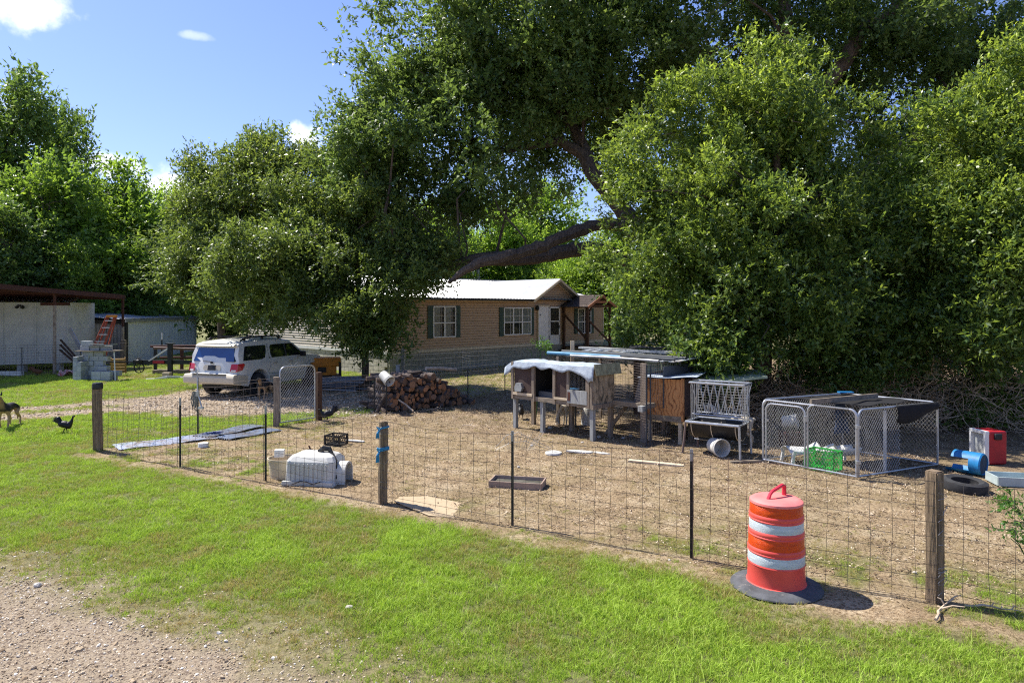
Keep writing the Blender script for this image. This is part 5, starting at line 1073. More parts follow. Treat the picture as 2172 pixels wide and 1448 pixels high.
blk(org + ex * .22 + ey * .05 + Vector((0, 0, 1.30)), ra, 'grey concrete block lying on the board at its left end'); blk(org + ex * .62 + ey * .1 + Vector((0, 0, 1.30)), ra, 'second grey concrete block on the board, right of the left-hand one')
blk(org + ex * .26 + ey * .05 + Vector((0, 0, 1.495)), ra + .05, 'topmost grey concrete block at the upper left of the stack'); blk(org + ex * 1.05 + ey * .15 + Vector((0, 0, 1.30)), ra + .2, 'slightly turned grey concrete block on the right half of the board')
b = MB(); p = org + ex * 1.0 + Vector((0, 0, 1.42)); b.box(p, (1.1, .25, .04), rz=ra, ry=-.08); b.box(p + Vector((-.2, -.1, .05)), (.5, .1, .04), rz=.2); b.build('scrap_wood', M['greywood'], None, label='grey wood scraps piled on top of the concrete block stack', cat='scrap wood')
b = MB(); b.beam(org + ex * 1.55 + ey * -.1 + Vector((0, 0, 1.2)), org + ex * 1.75 + ey * -.3 + Vector((0, 0, .02)), .04); b.build('white_stick', M['white'], None, label='thin white stick leaning on the right side of the block stack', cat='stick')
# stepladder
ld = empty('step_ladder', (-18.55, 30.7, 0), 0, 'red stepladder with aluminium steps leaning behind the block stack', 'ladder')
lb, lt_ = Vector((-.35, -.3, 0)), Vector((.25, .45, 2.55))
for s in (-1, 1):
    w0_, w1_ = .27, .17; MB().beam(lb + Vector((s * w0_, 0, 0)), lt_ + Vector((s * w1_, 0, 0)), .03, .10).build('rail', M['fiber'], ld)
    MB().beam(lb + Vector((s * w0_ + .12, .35, 0)), lt_ + Vector((s * w1_ + .03, .08, 0)), .03, .06).build('rear_rail', M['fiber'], ld)
for i in range(8):
    f = (i + .6) / 8.2; c_ = lb.lerp(lt_, f); w_ = .27 + (.17 - .27) * f; MB().box(c_, (2 * w_, .09, .035)).build('step', M['alu'], ld)
MB().box(lt_ + Vector((.02, .03, .02)), (.42, .18, .09)).build('top_cap', M['yellow'], ld)
# wooden box, leaning planks, red cloth
b = MB()
for i in range(5): b.box((0, 0, .1 + i * .13), (.62 - abs(i - 3) * .05, .05, .11))
for s in (-1, 1): b.box((s * .27, .04, .36), (.05, .05, .7))
o = b.build('wooden_crate', surf('yellow_crate_wood', (.40, .26, .10), (.25, .15, .06), 8, .8), None, label='slatted yellow-brown wooden crate leaning by the carport post', cat='crate'); o.location = (-17.05, 29.6, .1); o.rotation_euler = (.25, 0, .3)
b = MB(); b.beam((-20.35, 31.4, 2.0), (-19.0, 30.9, .15), .03, .2); b.build('panel_strip', M['roofmetal'], None, label='white metal strip leaning against the corner of the grey shed', cat='metal strip')
for i in range(3): b = MB(); b.beam((-20.5 + i * .05, 31.0 - i * .1, 1.5 - i * .22), (-19.0, 30.7 - i * .1, .05), .1, .04); b.build('plank', M['brownpost'], None, label='dark plank leaning between the grey shed and the block stack', cat='plank', group='dark planks leaning by the grey shed')
bm = bmesh.new(); bmesh.ops.create_grid(bm, x_segments=14, y_segments=10, size=.5); 
for v in bm.verts: v.co.z = .12 + .16 * math.sin(v.co.x * 9 + v.co.y * 5) * math.cos(v.co.y * 8) + .14 * (1 - v.co.length * 1.6); v.co.y *= .6
me = bpy.data.meshes.new('red_cloth'); bm.to_mesh(me); bm.free(); me.materials.append(surf('red_white_cloth', (.55, .48, .45), (.38, .04, .04), 9, .9)); o = bpy.data.objects.new('crumpled_cloth', me); C.objects.link(o); o.location = (-18.9, 29.3, 0); tag(o, 'crumpled red and white cloth on the ground left of the block stack', 'cloth')
b = MB(); b.box((-21.6, 29.4, .12), (1.1, .1, .2)); b.build('white_board', M['white'], None, label='white board lying under the raised grey shed', cat='board')
t = empty('wooden_stub_post', (-19.75, 34.7, 0), 0, 'short grey timber post standing at the corner of the ribbed shed', 'post'); wood_post(t, 0, 0, 1.35, .2, 'oldwood', 0, 9)
# trailer with tongue wheel and pipe rack
tr = empty('utility_trailer', (-16.25, 29.3, 0), .05, 'black utility trailer tongue with spoked jack wheel left of the white car', 'trailer')
MB().beam((0, 0, .62), (3.9, .5, .55), .1, .17).build('tongue', M['dkmetal'], tr); MB().beam((-2.3, -.15, .66), (.1, 0, .62), .06, .05).build('drawbar', M['dkmetal'], tr)
MB().box((1.05, .02, .61), (.45, .108, .10), rz=.128).build('red_marker', M['red'], tr)
b = MB(); b.lathe([(.19, -.03), (.22, -.03), (.22, .03), (.19, .03), (.19, -.03)], 20, (.3, -.12, .38), 'Y')
for k in range(5): a = k * 2 * math.pi / 5; b.beam((.3, -.12, .38), (.3 + .2 * math.cos(a), -.12, .38 + .2 * math.sin(a)), .025)
b.build('jack_wheel', M['dkmetal'], tr); b = MB(); b.lathe([(.11, 0), (.14, .05), (.14, .12), (.05, .2)], 10, (.25, -.05, .58)); b.tube([(.1, -.1, .75), (.4, -.1, .85)], .015, 5); b.build('jack', M['dkmetal'], tr)
MB().beam((1.5, .1, -.0), (1.5, .1, 1.38), .17, .17).build('upright', M['dkmetal'], tr); MB().box((1.5, .1, 1.4), (.3, .3, .05)).build('top_plate', M['dkmetal'], tr)
MB().beam((.62, .05, .66), (1.45, .08, 1.22), .06).build('brace', M['alu'], tr)
b = MB(); b.tube([(.75, .2, 1.22), (2.3, .5, 1.14), (4.6, 1.1, 1.12)], .055, 10); b.build('long_pipe', surf('rusty_pipe', (.22, .13, .10), (.10, .06, .05), 6, .6), tr)
rk = empty('pipe_rack', (-15.0, 30.7, 0), .1, 'dark pipe rack with rungs standing behind the trailer tongue', 'rack')
b = MB(); b.tube([(-1.2, 0, 1.22), (2.2, .3, 1.22)], .05, 8); b.tube([(-.8, 0, .72), (2.2, .3, .70)], .05, 8); b.build('rail', M['rust'], rk)
for i in range(6): MB().box((-1.0 + i * .55, .03 + i * .05, .62), (.13 if i % 2 == 0 else .07, .08, 1.24)).build('post', M['rust' if i % 3 else 'dkmetal'], rk)
b = MB(); b.box((.4, -.15, .1), (2.8, .3, .16)); b.build('base_beam', M['oldwood_x'], rk)
b = MB(); b.box((-.85, .35, 1.25), (.05, .04, .5)); b.build('marker_post', M['dkmetal'], rk); b = MB(); b.box((-.85, .35, 1.65), (.05, .04, .32)); b.build('white_tip', M['white'], rk)
b = MB(); b.tube([(-15.0, 28.0, .03), (-14.6, 27.9, .02), (-14.2, 28.1, .08), (-13.8, 28.4, .04), (-13.4, 28.4, .05)], [.03, .06, .08, .07, .02], 6); b.build('white_plastic_scrap', M['plasticw'], None, label='twisted strip of white plastic in the grass near the trailer', cat='plastic scrap')
MB().box((-14.7, 29.1, .1), (.3, .3, .2)).build('support_block', M['palewood'], None, bevel=.01, label='pale wooden block under the trailer upright', cat='wood block')
# orange machine behind the car
mc = empty('generator', (-7.15, 26.2, 0), .3, 'orange boxy machine with black base between the car and the house', 'machine')
MB().box((0, 0, .88), (1.1, .7, .34)).build('housing', M['yellow'], mc, bevel=.03); MB().box((-.06, -.02, .55), (.9, .62, .38)).build('lower_housing', M['yellow'], mc, bevel=.02); MB().box((0, 0, .26), (1.15, .72, .26)).build('base', M['black'], mc); MB().box((.52, -.32, .55), (.1, .1, .62)).build('corner_post', M['black'], mc); MB().box((-.15, -.35, .60), (.3, .06, .2)).build('control_panel', M['black'], mc, bevel=.01)
# lumber heap
sp = None; g = random.Random(12)
for i in range(52):
    lv = i // 11; a = g.gauss(0, .10); L_ = g.uniform(1.1, 2.0)
    if sp is None: sp = MB().box((0, 0, 0), (1.7, .12, .045)).build('plank', M['lumber'], None); o = sp
    else: o = sp.copy(); C.objects.link(o)
    o.location = (-5.95 + g.uniform(-.45, .45), 24.6 + (i % 11) * .13 - .55 + g.uniform(-.03, .03), .05 + lv * .085 + g.uniform(0, .03)); o.rotation_euler = (g.uniform(-.2, .2), g.uniform(-.05, .05), a); o.scale = (L_ / 1.7, 1, 1)
    tag(o, 'grey weathered board in the heap of lumber beside the thin oak trunk', 'board', 'grey boards heaped by the oak trunk')
# ------------------------------------------------------------------ firewood
def logobj(name, rad, L, seed):
    g = random.Random(seed); b = MB(); n = 10; pr = [1 + g.uniform(-.10, .10) for _ in range(n)]; vs = []
    for x, s in ((-L / 2, 1), (-L / 6, .98), (L / 6, 1.02), (L / 2, .96)): vs += [(x, rad * s * pr[j] * math.cos(j * 2 * math.pi / n), rad * s * pr[j] * math.sin(j * 2 * math.pi / n)) for j in range(n)]
    b.add(vs, [(i * n + j, i * n + (j + 1) % n, (i + 1) * n + (j + 1) % n, (i + 1) * n + j) for i in range(3) for j in range(n)]); b.cur = 1; b.add(vs[:n], [tuple(range(n))]); b.add(vs[-n:], [tuple(range(n))])
    return b
lg = []; g = random.Random(77)
pa, pb = Vector((-3.72, 19.25, 0)), Vector((-1.55, 21.0, 0)); e = (pb - pa).normalized(); nv = Vector((e.y, -e.x, 0))    # towards the camera
metas = []
for k in range(7):
    o = logobj('log', (.055, .065, .075, .085, .05, .095, .07)[k], .62, k).build('firewood_log', [M['logbark'], M['logend']], None, smooth=False); metas.append(o)
cnt = 0; PL = (pb - pa).length
for row in range(11):
    z = .075 + row * .095; s = .02 + row * .015 + (row % 2) * .06
    end = PL + .25 - max(0, row - 1) * .17 - (row * .03) ** 2
    while s < end:
        hmax = 1.02 if s < PL * .5 else 1.02 - (s - PL * .5) * .62
        st = g.uniform(.105, .15)
        if z < hmax + g.uniform(-.05, .06):
            k = g.randrange(7); o = metas[k] if metas[k] not in lg else metas[k].copy()
            if metas[k] in lg: C.objects.link(o)
            lg.append(o); cross = row > 7 and g.random() < .25
            o.location = pa + e * s + nv * g.uniform(-.10, .14) + Vector((0, 0, z + g.uniform(-.02, .02))); th = math.atan2(nv.y, nv.x) + g.gauss(0, .24) + .25 + (1.2 if cross else 0) + (.9 if s < .12 and g.random() < .4 else 0)
            o.rotation_euler = (g.uniform(0, 6.28), g.gauss(0, .10), th); sc__ = g.uniform(.7, 1.25); o.scale = (g.uniform(.8, 1.25), sc__, sc__)
            tag(o, 'cut firewood log with bark stacked in the long woodpile', 'firewood log', 'firewood logs in the long woodpile')
            if g.random() < .55:   # second layer behind
                o2 = o.copy(); C.objects.link(o2); o2.location = o.location - nv * .62 + Vector((0, 0, g.uniform(-.02, .02)))
        s += st
for (a, c, ra, lab) in (((-3.75, 19.0, .03), (-3.5, 19.05, .55), .05, 'slim log leaning upright against the left end of the woodpile'), ((-3.2, 19.2, .35), (-2.75, 19.0, .06), .025, 'thin grey stick slanting down the front of the woodpile'), ((-2.6, 20.6, 1.10), (-1.75, 21.3, 1.0), .06, 'long pale log lying across the top right of the woodpile')):
    b = MB(); b.tube([a, ((a[0] + c[0]) / 2, (a[1] + c[1]) / 2 + .02, (a[2] + c[2]) / 2 + .02), c], ra, 8); b.build('firewood_log', M['logbark'] if ra == .05 else M['deadwood'], None, label=lab, cat='firewood log')
steel_post(empty('steel_post', (-3.45, 18.75, 0), 0, 'short steel post holding the front of the woodpile', 'post'), 0, 0, .95, white=False)
def bucket(loc, rot, r0, r1, h, mat, label, handle=True, band=None):
    t = empty('bucket', loc, 0, label, 'bucket'); t.rotation_euler = rot
    b = MB(); b.lathe([(0, .0), (r0, 0), (r1, h), (r1 + .012, h), (r1 + .012, h - .02), (r1 - .006, h - .025), (r0 - .006, .008), (0, .008)], 24); b.lathe([(r1 + .008, h * .84), (r1 + .016, h * .84), (r1 + .016, h * .81), (r1 + .004, h * .81)], 24); b.build('body', mat, t, smooth=True)
    if handle: b = MB(); b.tube([(r1 + .01, 0, h * .86)] + [((r1 + .01) * math.cos(a), -(r1 + .05) * math.sin(a) * .6, h * .86 - .8 * r1 * math.sin(a)) for a in (R(30), R(60), R(90), R(120), R(150))] + [(-r1 - .01, 0, h * .86)], .004, 5); b.build('handle', M['wirelight'], t)
    if band: b = MB(); b.lathe([(r0 + (r1 - r0) * .3 + .002, h * .3), (r0 + (r1 - r0) * .72 + .002, h * .72)], 14, a0=band[0], a1=band[1]); b.build('printed_label', surf('blue_print', (.58, .60, .60), (.10, .26, .45), 26, .6, dirt=(.5, .45, .1), dirt_scale=9, dirt_lo=.62), t)
    return t
bucket((-3.62, 19.12, 1.06), (R(118), 0, R(48)), .13, .15, .37, M['plasticw'], 'white bucket tipped on the fence post beside the woodpile', True, (-2.6, .2))

# ------------------------------------------------------------------ hutches. local frame: x along the front to the right, y back
HA = math.atan2(14.9 - 16.66, 1.77 - .02)
h1 = empty('rabbit_hutch', (.02, 16.66, 0), HA, 'long old wooden rabbit hutch on legs under a bleached draped tarp', 'hutch')
L1, D1, zb, zt = 2.48, .74, .74, 1.60
for (x, y) in ((.05, .05), (.95, .05), (L1 - .05, .05), (L1 - .05, D1 - .05), (.05, D1 - .05), (1.3, D1 - .05)):
    MB().box((x, y, zb / 2), (.09, .09, zb)).build('leg', M['greywood'] if y < .1 else M['oldwood'], h1)
b = MB(); b.box((L1 / 2, 0, zb + .04), (L1, .05, .10)); b.build('bottom_rail', M['oldwood_x'], h1); MB().box((L1 / 2, D1 / 2, zb), (L1 - .1, D1 - .08, .03)).build('floor', M['oldwood_x'], h1)
b = MB(); b.box((L1 / 2, 0, zt - .02), (L1, .05, .07)); b.build('top_rail', M['oldwood_x'], h1)
for x, w_ in ((.03, .07), (.72, .09), (1.38, .07), (1.80, .07), (L1 - .12, .09), (L1 - .02, .06)): MB().box((x, -.03, (zb + zt) / 2), (w_, .05, zt - zb + .04)).build('stile', M['oldwood'], h1)
b = MB(); b.box((.38, -.01, (zb + zt) / 2 + .03), (.60, .01, zt - zb - .1)); b.build('screen', M['screen'], h1); b = MB(); b.box((1.59, -.01, (zb + zt) / 2 + .03), (.36, .01, zt - zb - .1)); b.build('screen', M['screen'], h1)
b = MB(); b.box((.38, -.05, zb + .12), (.64, .03, .06)); b.box((1.59, -.05, zb + .12), (.40, .03, .05)); b.build('sill_strip', M['palewood'], h1)
def hexwire(b, x0, x1, z0, z1, y, c, r):
    n = int((x1 - x0) / c)
    for i in range(n):
        for s in (0, 1):
            x = x0 + i * c; pts = []; z = z0; k = 0
            while z <= z1: pts.append((x + (c / 2 if (k + s) % 2 else 0) , y, z)); z += c * .7; k += 1
            b.tube(pts, r, 3, cap=False)
b = MB(); hexwire(b, 1.84, 2.34, zb + .30, zt - .02, -.01, .038, .0016); b.build('chicken_wire', M['wirelight'], h1)
b = MB(); b.box((2.07, -.045, zb + .20), (.56, .03, .30)); b.build('white_board', M['greywood'], h1); MB().box((1.84, -.062, zb + .20), (.07, .012, .2)).build('hinge', M['rust'], h1)
MB().box((L1 + .01, D1 / 2, (zb + zt) / 2), (.02, D1 + .02, zt - zb + .02)).build('end_panel', M['plyold'], h1); MB().box((L1 + .03, D1 / 2, zb + .02), (.05, D1 + .12, .09)).build('end_rail', M['oldwood'], h1)
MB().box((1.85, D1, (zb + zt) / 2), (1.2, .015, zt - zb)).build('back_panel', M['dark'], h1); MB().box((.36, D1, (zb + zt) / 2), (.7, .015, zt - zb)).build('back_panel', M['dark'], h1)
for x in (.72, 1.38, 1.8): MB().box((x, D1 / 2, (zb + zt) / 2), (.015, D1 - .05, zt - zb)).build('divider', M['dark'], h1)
b = MB(); 
for i in range(11): b.tube([(.76 + i * .06, D1, zb), (.76 + i * .06, D1, zt)], .003, 3)
for i in range(12): b.tube([(.74, D1, zb + .04 + i * .07), (1.36, D1, zb + .04 + i * .07)], .003, 3)
b.build('back_wire', M['wire'], h1)
b = MB(); b.prism([(0, 0), (.20, 0), (.24, .09), (.20, .2), (.04, .2), (-.01, .09)], -.10, -.02, 'XZ'); o = b.build('feeder', M['galv'], h1); o.location = (.17, -.01, zb + .18)
# tarp draped over
def cloth(name, nu, nv_, fn, mat, par=None, **kw):
    b = MB(); vs = [fn(i / nu, j / nv_) for j in range(nv_ + 1) for i in range(nu + 1)]; b.add(vs, [(j * (nu + 1) + i, j * (nu + 1) + i + 1, (j + 1) * (nu + 1) + i + 1, (j + 1) * (nu + 1) + i) for j in range(nv_) for i in range(nu)])
    o = b.build(name, mat, par, smooth=True, **kw); so_2 = o.modifiers.new('thick', 'SOLIDIFY'); so_2.thickness = .006; return o
def tarpf(u, v):   # v 0 back .. 1 hanging front edge
    x = -.22 + u * (L1 + .30); y = D1 + .05 - v * (D1 + .25) if v < .75 else -.06 - (v - .75) * .12 + .02 * math.sin(u * 17)
    if v < .75: y = D1 + .05 - (v / .75) * (D1 + .11)
    z = zt + .035 + .012 * math.sin(u * 11 + v * 4) + .006 * math.sin(u * 43 + v * 9) + .005 * math.sin(u * 71)
    if v > .75: z -= (v - .75) / .25 * (.15 + .03 * math.sin(u * 6.5 + 1.3) + .012 * math.sin(u * 47) + (.28 * max(0, (u - .86) / .14) if u < .97 else .15) + .03 * math.sin(u * 31))
    if u < .08: z -= (.08 - u) * 2.2
    return (x, y, z)
o = cloth('tarp', 44, 12, tarpf, M['tarp'], None, label='bleached blue-white tarp draped over the long hutch front', cat='tarp'); o.location = h1.location; o.rotation_euler = h1.rotation_euler
b = MB(); b.box((L1 + .11, D1 / 2 + .02, zt - .03), (.02, D1 + .18, .25), ry=-.25); o = b.build('mossy_flap', M['ochrepanel'], None, label='lichen-spotted panel hanging over the right end of the long hutch', cat='panel'); o.location = h1.location; o.rotation_euler = h1.rotation_euler
def hloc(x, y, z=0): return h1.matrix_basis @ Vector((x, y, z))
h1.matrix_basis  # frame used below
HM = Matrix.Translation((.02, 16.66, 0)) @ Matrix.Rotation(HA, 4, 'Z')
def hloc(x, y, z=0): return HM @ Vector((x, y, z))
b = MB(); b.box((0, 0, .1), (.55, .4, .02)); 
for (x, y, sx, sy) in ((0, .2, .55, .02), (0, -.2, .55, .02), (.27, 0, .02, .4), (-.27, 0, .02, .4)): b.box((x, y, .19), (sx, sy, .2))
o = b.build('plastic_bin', M['greysheet'], None, label='dark grey plastic bin sitting in the open bay of the hutch', cat='bin'); o.location = hloc(1.05, .3, zb - .07); o.rotation_euler = (0, 0, HA)
b = MB(); b.lathe([(0, 0), (.06, 0), (.055, .14), (.02, .18), (0, .18)], 12); o = b.build('poultry_waterer', M['plasticw'], None, label='small white waterer on a red dish inside the hutch bay', cat='waterer'); o.location = hloc(1.31, .18, zb + .05); b = MB(); b.lathe([(0, 0), (.09, 0), (.09, .03), (0, .03)], 12); b.build('red_dish', M['red'], o).location = (0, 0, -.03)
MB().box((0, 0, .02), (.2, .05, .03)).build('blue_scrap', M['bluepipe'], None, label='bit of pale blue plastic on top of the hutch door board', cat='plastic scrap').location = hloc(1.98, -.03, zb + .36)
# wire coop behind, roofed with pipes and sheets
cpn = empty('wire_coop', hloc(.55, 1.05), HA, 'welded wire coop with timber posts behind the long hutch', 'coop')
CL, CD, CZ = 3.05, 1.7, 1.72
for (x, y, w_, m_) in ((2.75, -.32, .14, 'oldwood'), (0, 0, .08, 'oldwood'), (0, CD, .08, 'oldwood'), (CL, CD, .1, 'oldwood'), (1.45, .25, .1, 'oldwood')): MB().box((x, y, CZ / 2), (w_, .06, CZ)).build('post', M[m_], cpn)
for x in (3.02, 3.10): MB().tube([(x, -.62 + (x - 3) * .3, 0), (x, -.62 + (x - 3) * .3, CZ)], .019, 8).build('pipe_post', M['darkpipe'], cpn)
for x in (.32, .42, .52): MB().tube([(x, .05, 0), (x, .05, .95)], .018, 6).build('bar', M['dkmetal'], cpn)
def grid(b, p, q, z0, z1, c=.05, r=.0018): welded(b, p, q, z0, z1, c, c, r)
b = MB(); grid(b, (2.0, -.05, 0), (3.05, -.6, 0), .05, CZ, .055, .0022); grid(b, (.6, 0, 0), (2.0, -.05, 0), .03, CZ, .07, .0022); grid(b, (0, CD, 0), (CL, CD, 0), .03, CZ, .10, .0025); grid(b, (CL, -.6, 0), (CL, CD, 0), .03, CZ, .08, .0025); b.build('wire_mesh', M['wire'], cpn)
MB().box((CL / 2 + .6, CD - .05, .95), (CL - 1.0, .02, 1.45)).build('shade_backing', M['blackcloth'], cpn)  # dark sheet added to stand for the roof's shade inside the coop
MB().box((CL + .02, .7, 1.2), (.02, 1.5, .9)).build('side_sheet', M['greysheet'], cpn)
MB().box((2.35, -.25, .80), (1.1, .3, .10)).build('cross_beam', M['oldwood_x'], cpn); MB().box((2.9, -.62, .78), (.12, .12, .12)).build('beam_end', M['greywood'], cpn)
MB().beam((1.55, -.1, 0), (2.05, .1, .75), .12, .07).build('prop_board', M['oldwood'], cpn)
cm = Matrix.Translation(hloc(.55, 1.05)) @ Matrix.Rotation(HA, 4, 'Z')
def cl(x, y, z): return cm @ Vector((x, y, z))
for i, (y, r_, m_, x0, x1, z, lab) in enumerate(((.00, .045, 'bluepipe', -.35, 1.9, 1.79, 'light blue pipe lying at the front of the coop roof'), (.12, .03, 'darkpipe', .9, 3.25, 1.80, 'dark blue pipe lying along the coop roof front'), (.5, .05, 'darkpipe', -.3, 3.3, 1.80, 'dark pipe in the middle of the coop roof'), (-.12, .03, 'wirelight', .5, 3.0, 1.77, 'thin grey conduit on the coop roof edge'))):
    MB().tube([cl(x0, y, z), cl((x0 + x1) / 2, y, z + .01), cl(x1, y, z)], r_, 10).build('pipe', M[m_], None, label=lab, cat='pipe')
b = MB()
for i in range(26): b.beam(cl(-.1 + i * .135, .15, 1.74 + .02 * (i % 2)), cl(-.1 + i * .135, CD + .1, 1.84 + .02 * (i % 2)), .135, .015)
b.build('roof_sheet', M['sheetmetal'], None, label='leaf-littered ribbed sheet covering the wire coop', cat='roof sheet')
for i in range(5): MB().box(cl(.7 + i * .5, .9 + .12 * (i % 2), 1.90), (1.5, .14, .05), rz=HA + rnd.uniform(-.05, .05)).build('plank', M['greywood'], None, label='grey board lying on the coop roof', cat='board', group='grey boards on the coop roof')
b = MB(); b.tube([cl(1.9 + .5 * math.cos(a), 1.1 + .25 * math.sin(a), 1.97 + .03 * math.sin(a * 3)) for a in [q * .5 for q in range(11)]], .03, 6); b.build('hose', M['black'], None, label='black hose coiled on the back of the coop roof', cat='hose')
b = MB(); b.box((0, 0, 0), (.10, .04, .9)); o = b.build('white_stake', M['palewood'], None, label='pale wooden stake standing up behind the coop roof', cat='stake'); o.location = cl(-.3, .9, 1.62); steel_tmp = None
# second hutch
HB = math.atan2(-.40, .60)
h2 = empty('plywood_hutch', (2.98, 15.05, 0), HB, 'orange plywood hutch on legs with a mossy white panel roof', 'hutch')
for (x, y) in ((.05, .04), (.74, .04), (.05, .85), (.74, .85)): MB().box((x, y, .24), (.075, .075, .48)).build('leg', M['palewood'] if y < .1 else M['oldwood'], h2)
MB().box((.40, 0, .53), (.80, .05, .12)).build('bottom_rail', M['oldwood_x'], h2); MB().box((.20, -.01, .98), (.385, .02, .80)).build('plywood_panel', M['ply'], h2); MB().box((.59, -.01, .98), (.385, .02, .80)).build('plywood_panel', M['ply'], h2)
MB().box((.81, .0, .95), (.05, .06, .92)).build('corner_post', M['ply'], h2); MB().box((.02, .45, .95), (.02, .9, .85)).build('side_panel', M['plyold'], h2); MB().box((.40, .9, .95), (.78, .02, .85)).build('back_panel', M['dark'], h2)
MB().box((.82, .62, .53), (.05, .7, .10)).build('side_rail', M['oldwood'], h2); MB().box((.82, .3, .98), (.02, .5, .8)).build('side_screen', M['screen'], h2); MB().box((.4, .45, .58), (.78, .86, .03)).build('floor', M['oldwood_x'], h2)
h3 = empty('open_hutch', (3.95, 15.1, 0), .35, 'dark open-sided pen behind the hay feeder under a long mossy panel', 'pen')
for (x, y) in ((0, 0), (1.5, 0), (0, .9), (1.5, .9)): MB().box((x, y, .68), (.08, .08, 1.36)).build('post', M['oldwood'], h3)
MB().box((.75, .92, .9), (1.5, .02, .8)).build('back_panel', M['dark'], h3); MB().box((.75, .45, .5), (1.5, .9, .05)).build('floor', M['oldwood_x'], h3); MB().box((.75, 0, 1.33), (1.6, .05, .07)).build('top_rail', M['oldwood_x'], h3)
b = MB(); grid(b, (0, .0, 0), (1.5, 0, 0), .5, 1.3, .08, .002); b.build('wire_mesh', M['wire'], h3)
def slab(name, pts, th, mat, label, cat, wav=0):
    b = MB(); n = 10; A, B, C2, D = [Vector(p) for p in pts]
    vs = []
    for k in (0, 1):
        for i in range(n + 1):
            f = i / n; dz_ = wav * math.sin(f * 9); vs += [A.lerp(B, f) + Vector((0, 0, dz_ - k * th)), D.lerp(C2, f) + Vector((0, 0, dz_ - k * th))]
    m = 2 * (n + 1); fs = [(2 * i, 2 * i + 2, 2 * i + 3, 2 * i + 1) for i in range(n)] + [(m + 2 * i, m + 2 * i + 2, m + 2 * i + 3, m + 2 * i + 1) for i in range(n)] + [(2 * i, 2 * i + 2, m + 2 * i + 2, m + 2 * i) for i in range(n)] + [(2 * i + 1, 2 * i + 3, m + 2 * i + 3, m + 2 * i + 1) for i in range(n)] + [(0, 1, m + 1, m), (2 * n, 2 * n + 1, m + 2 * n + 1, m + 2 * n)]
    b.add(vs, fs); return b.build(name, mat, None, smooth=True, label=label, cat=cat)
slab('roof_panel', [P(1352, 800, 14.95), P(1478, 800, 14.35), P(1500, 788, 15.5), P(1385, 788, 16.0)], .012, M['tarp'], 'curled white sheet roofing the orange plywood hutch', 'sheet', .012)
slab('roof_panel', [P(1478, 812, 14.6), P(1628, 798, 15.0), P(1610, 784, 16.2), P(1475, 790, 16.2)], .05, M['mosspanel'], 'long mossy white panel over the pen behind the hay feeder', 'panel', .008)
slab('roof_panel', [P(1372, 790, 15.6), P(1442, 776, 15.7), P(1455, 757, 15.9), P(1367, 757, 15.9)], .02, M['mosspanel'], 'tilted mossy panel leaning above the plywood hutch roof', 'panel')
slab('dark_sheet', [P(1344, 852, 15.1), P(1371, 852, 15.0), P(1371, 803, 15.0), P(1357, 798, 15.1)], .02, M['greysheet'], 'dark grey sheet hanging between coop and plywood hutch', 'sheet')
# hay feeder
FA = math.atan2(13.1 - 13.7, 4.36 - 3.49)
hfm = empty('hay_feeder', (3.49, 13.72, 0), FA, 'steel hay feeder with barred rack over a black half-barrel trough', 'feeder')
FLn, FD, FZ = 1.06, .72, .64
for (x, y, dx) in ((0, 0, -.06), (FLn, 0, .03), (0, FD, 0), (FLn, FD, .04)): MB().tube([(x, y, FZ), (x + dx * .5, y, .3), (x + dx, y - .02, 0)], .024, 8).build('leg', M['galv'] if dx > 0 else surf('rusted_leg', (.17, .12, .10), None, 9, .8), hfm)
b = MB(); b.tube([(0, 0, FZ), (FLn, 0, FZ)], .03, 8); b.tube([(0, FD, FZ), (FLn, FD, FZ)], .022, 8); b.tube([(0, 0, FZ), (0, FD, FZ)], .022, 8); b.tube([(FLn, 0, FZ), (FLn, FD, FZ)], .022, 8); b.tube([(0, .5, .22), (FLn, .5, .22)], .012, 6); b.build('rim_frame', M['galv'], hfm)
b = MB(); rr = FD / 2 - .03; b.lathe([(rr, .03), (rr, FLn - .03)], 14, (0, FD / 2, FZ - .01), 'X', a0=math.pi, a1=2 * math.pi); b2 = b
for x in (.03, FLn - .03): b.add([(x, FD / 2 + rr * math.cos(a), FZ - .01 + rr * .95 * math.sin(a)) for a in [math.pi + q * math.pi / 14 for q in range(15)]], [tuple(range(15))])
o = b.build('trough', M['black'], hfm, smooth=True)
# lathe axis X puts (z, x, y): keep the half facing down
for x in (.1, .5, FLn - .08): b = MB(); b.tube([(x, FD / 2 + (rr + .01) * math.cos(a), FZ - .01 + (rr + .01) * math.sin(a)) for a in [math.pi + q * math.pi / 10 for q in range(11)]], .010, 5); b.build('strap', M['palewood'], hfm)
zt2 = 1.42; b = MB()
for y in (.0, .70): b.tube([(.04, .10 + y * .75, zt2), (FLn + .06, .10 + y * .75, zt2)], .02, 8); b.tube([(.06, .20 + y * .45, FZ + .14), (FLn, .20 + y * .45, FZ + .14)], .012, 6)
b.tube([(.04, .10, zt2), (.04, .62, zt2)], .02, 8); b.tube([(FLn + .06, .10, zt2), (FLn + .06, .62, zt2)], .026, 8); b.build('top_frame', M['galv'], hfm)
for y0, y1 in ((.10, .20), (.62, .52)):
    for i in range(7):
        x = .08 + i * .15
        for s in (-1, 1): MB().tube([(x + .075 + s * .075, y0, zt2), (x + .075 - s * .06, y1, FZ + .14)], .0075, 5).build('bar', M['galv'], hfm)
for x in (.06, FLn + .03):
    for i in range(5): MB().tube([(x, .14 + i * .11, zt2), (x, .16 + i * .10, FZ)], .009, 5).build('bar', M['galv'], hfm)
b = MB(); welded(b, (.05, .56, 0), (FLn, .56, 0), FZ + .16, zt2 - .02, .16, .055, .003, .02, 5); b.build('wire_mesh', M['wirelight'], hfm)
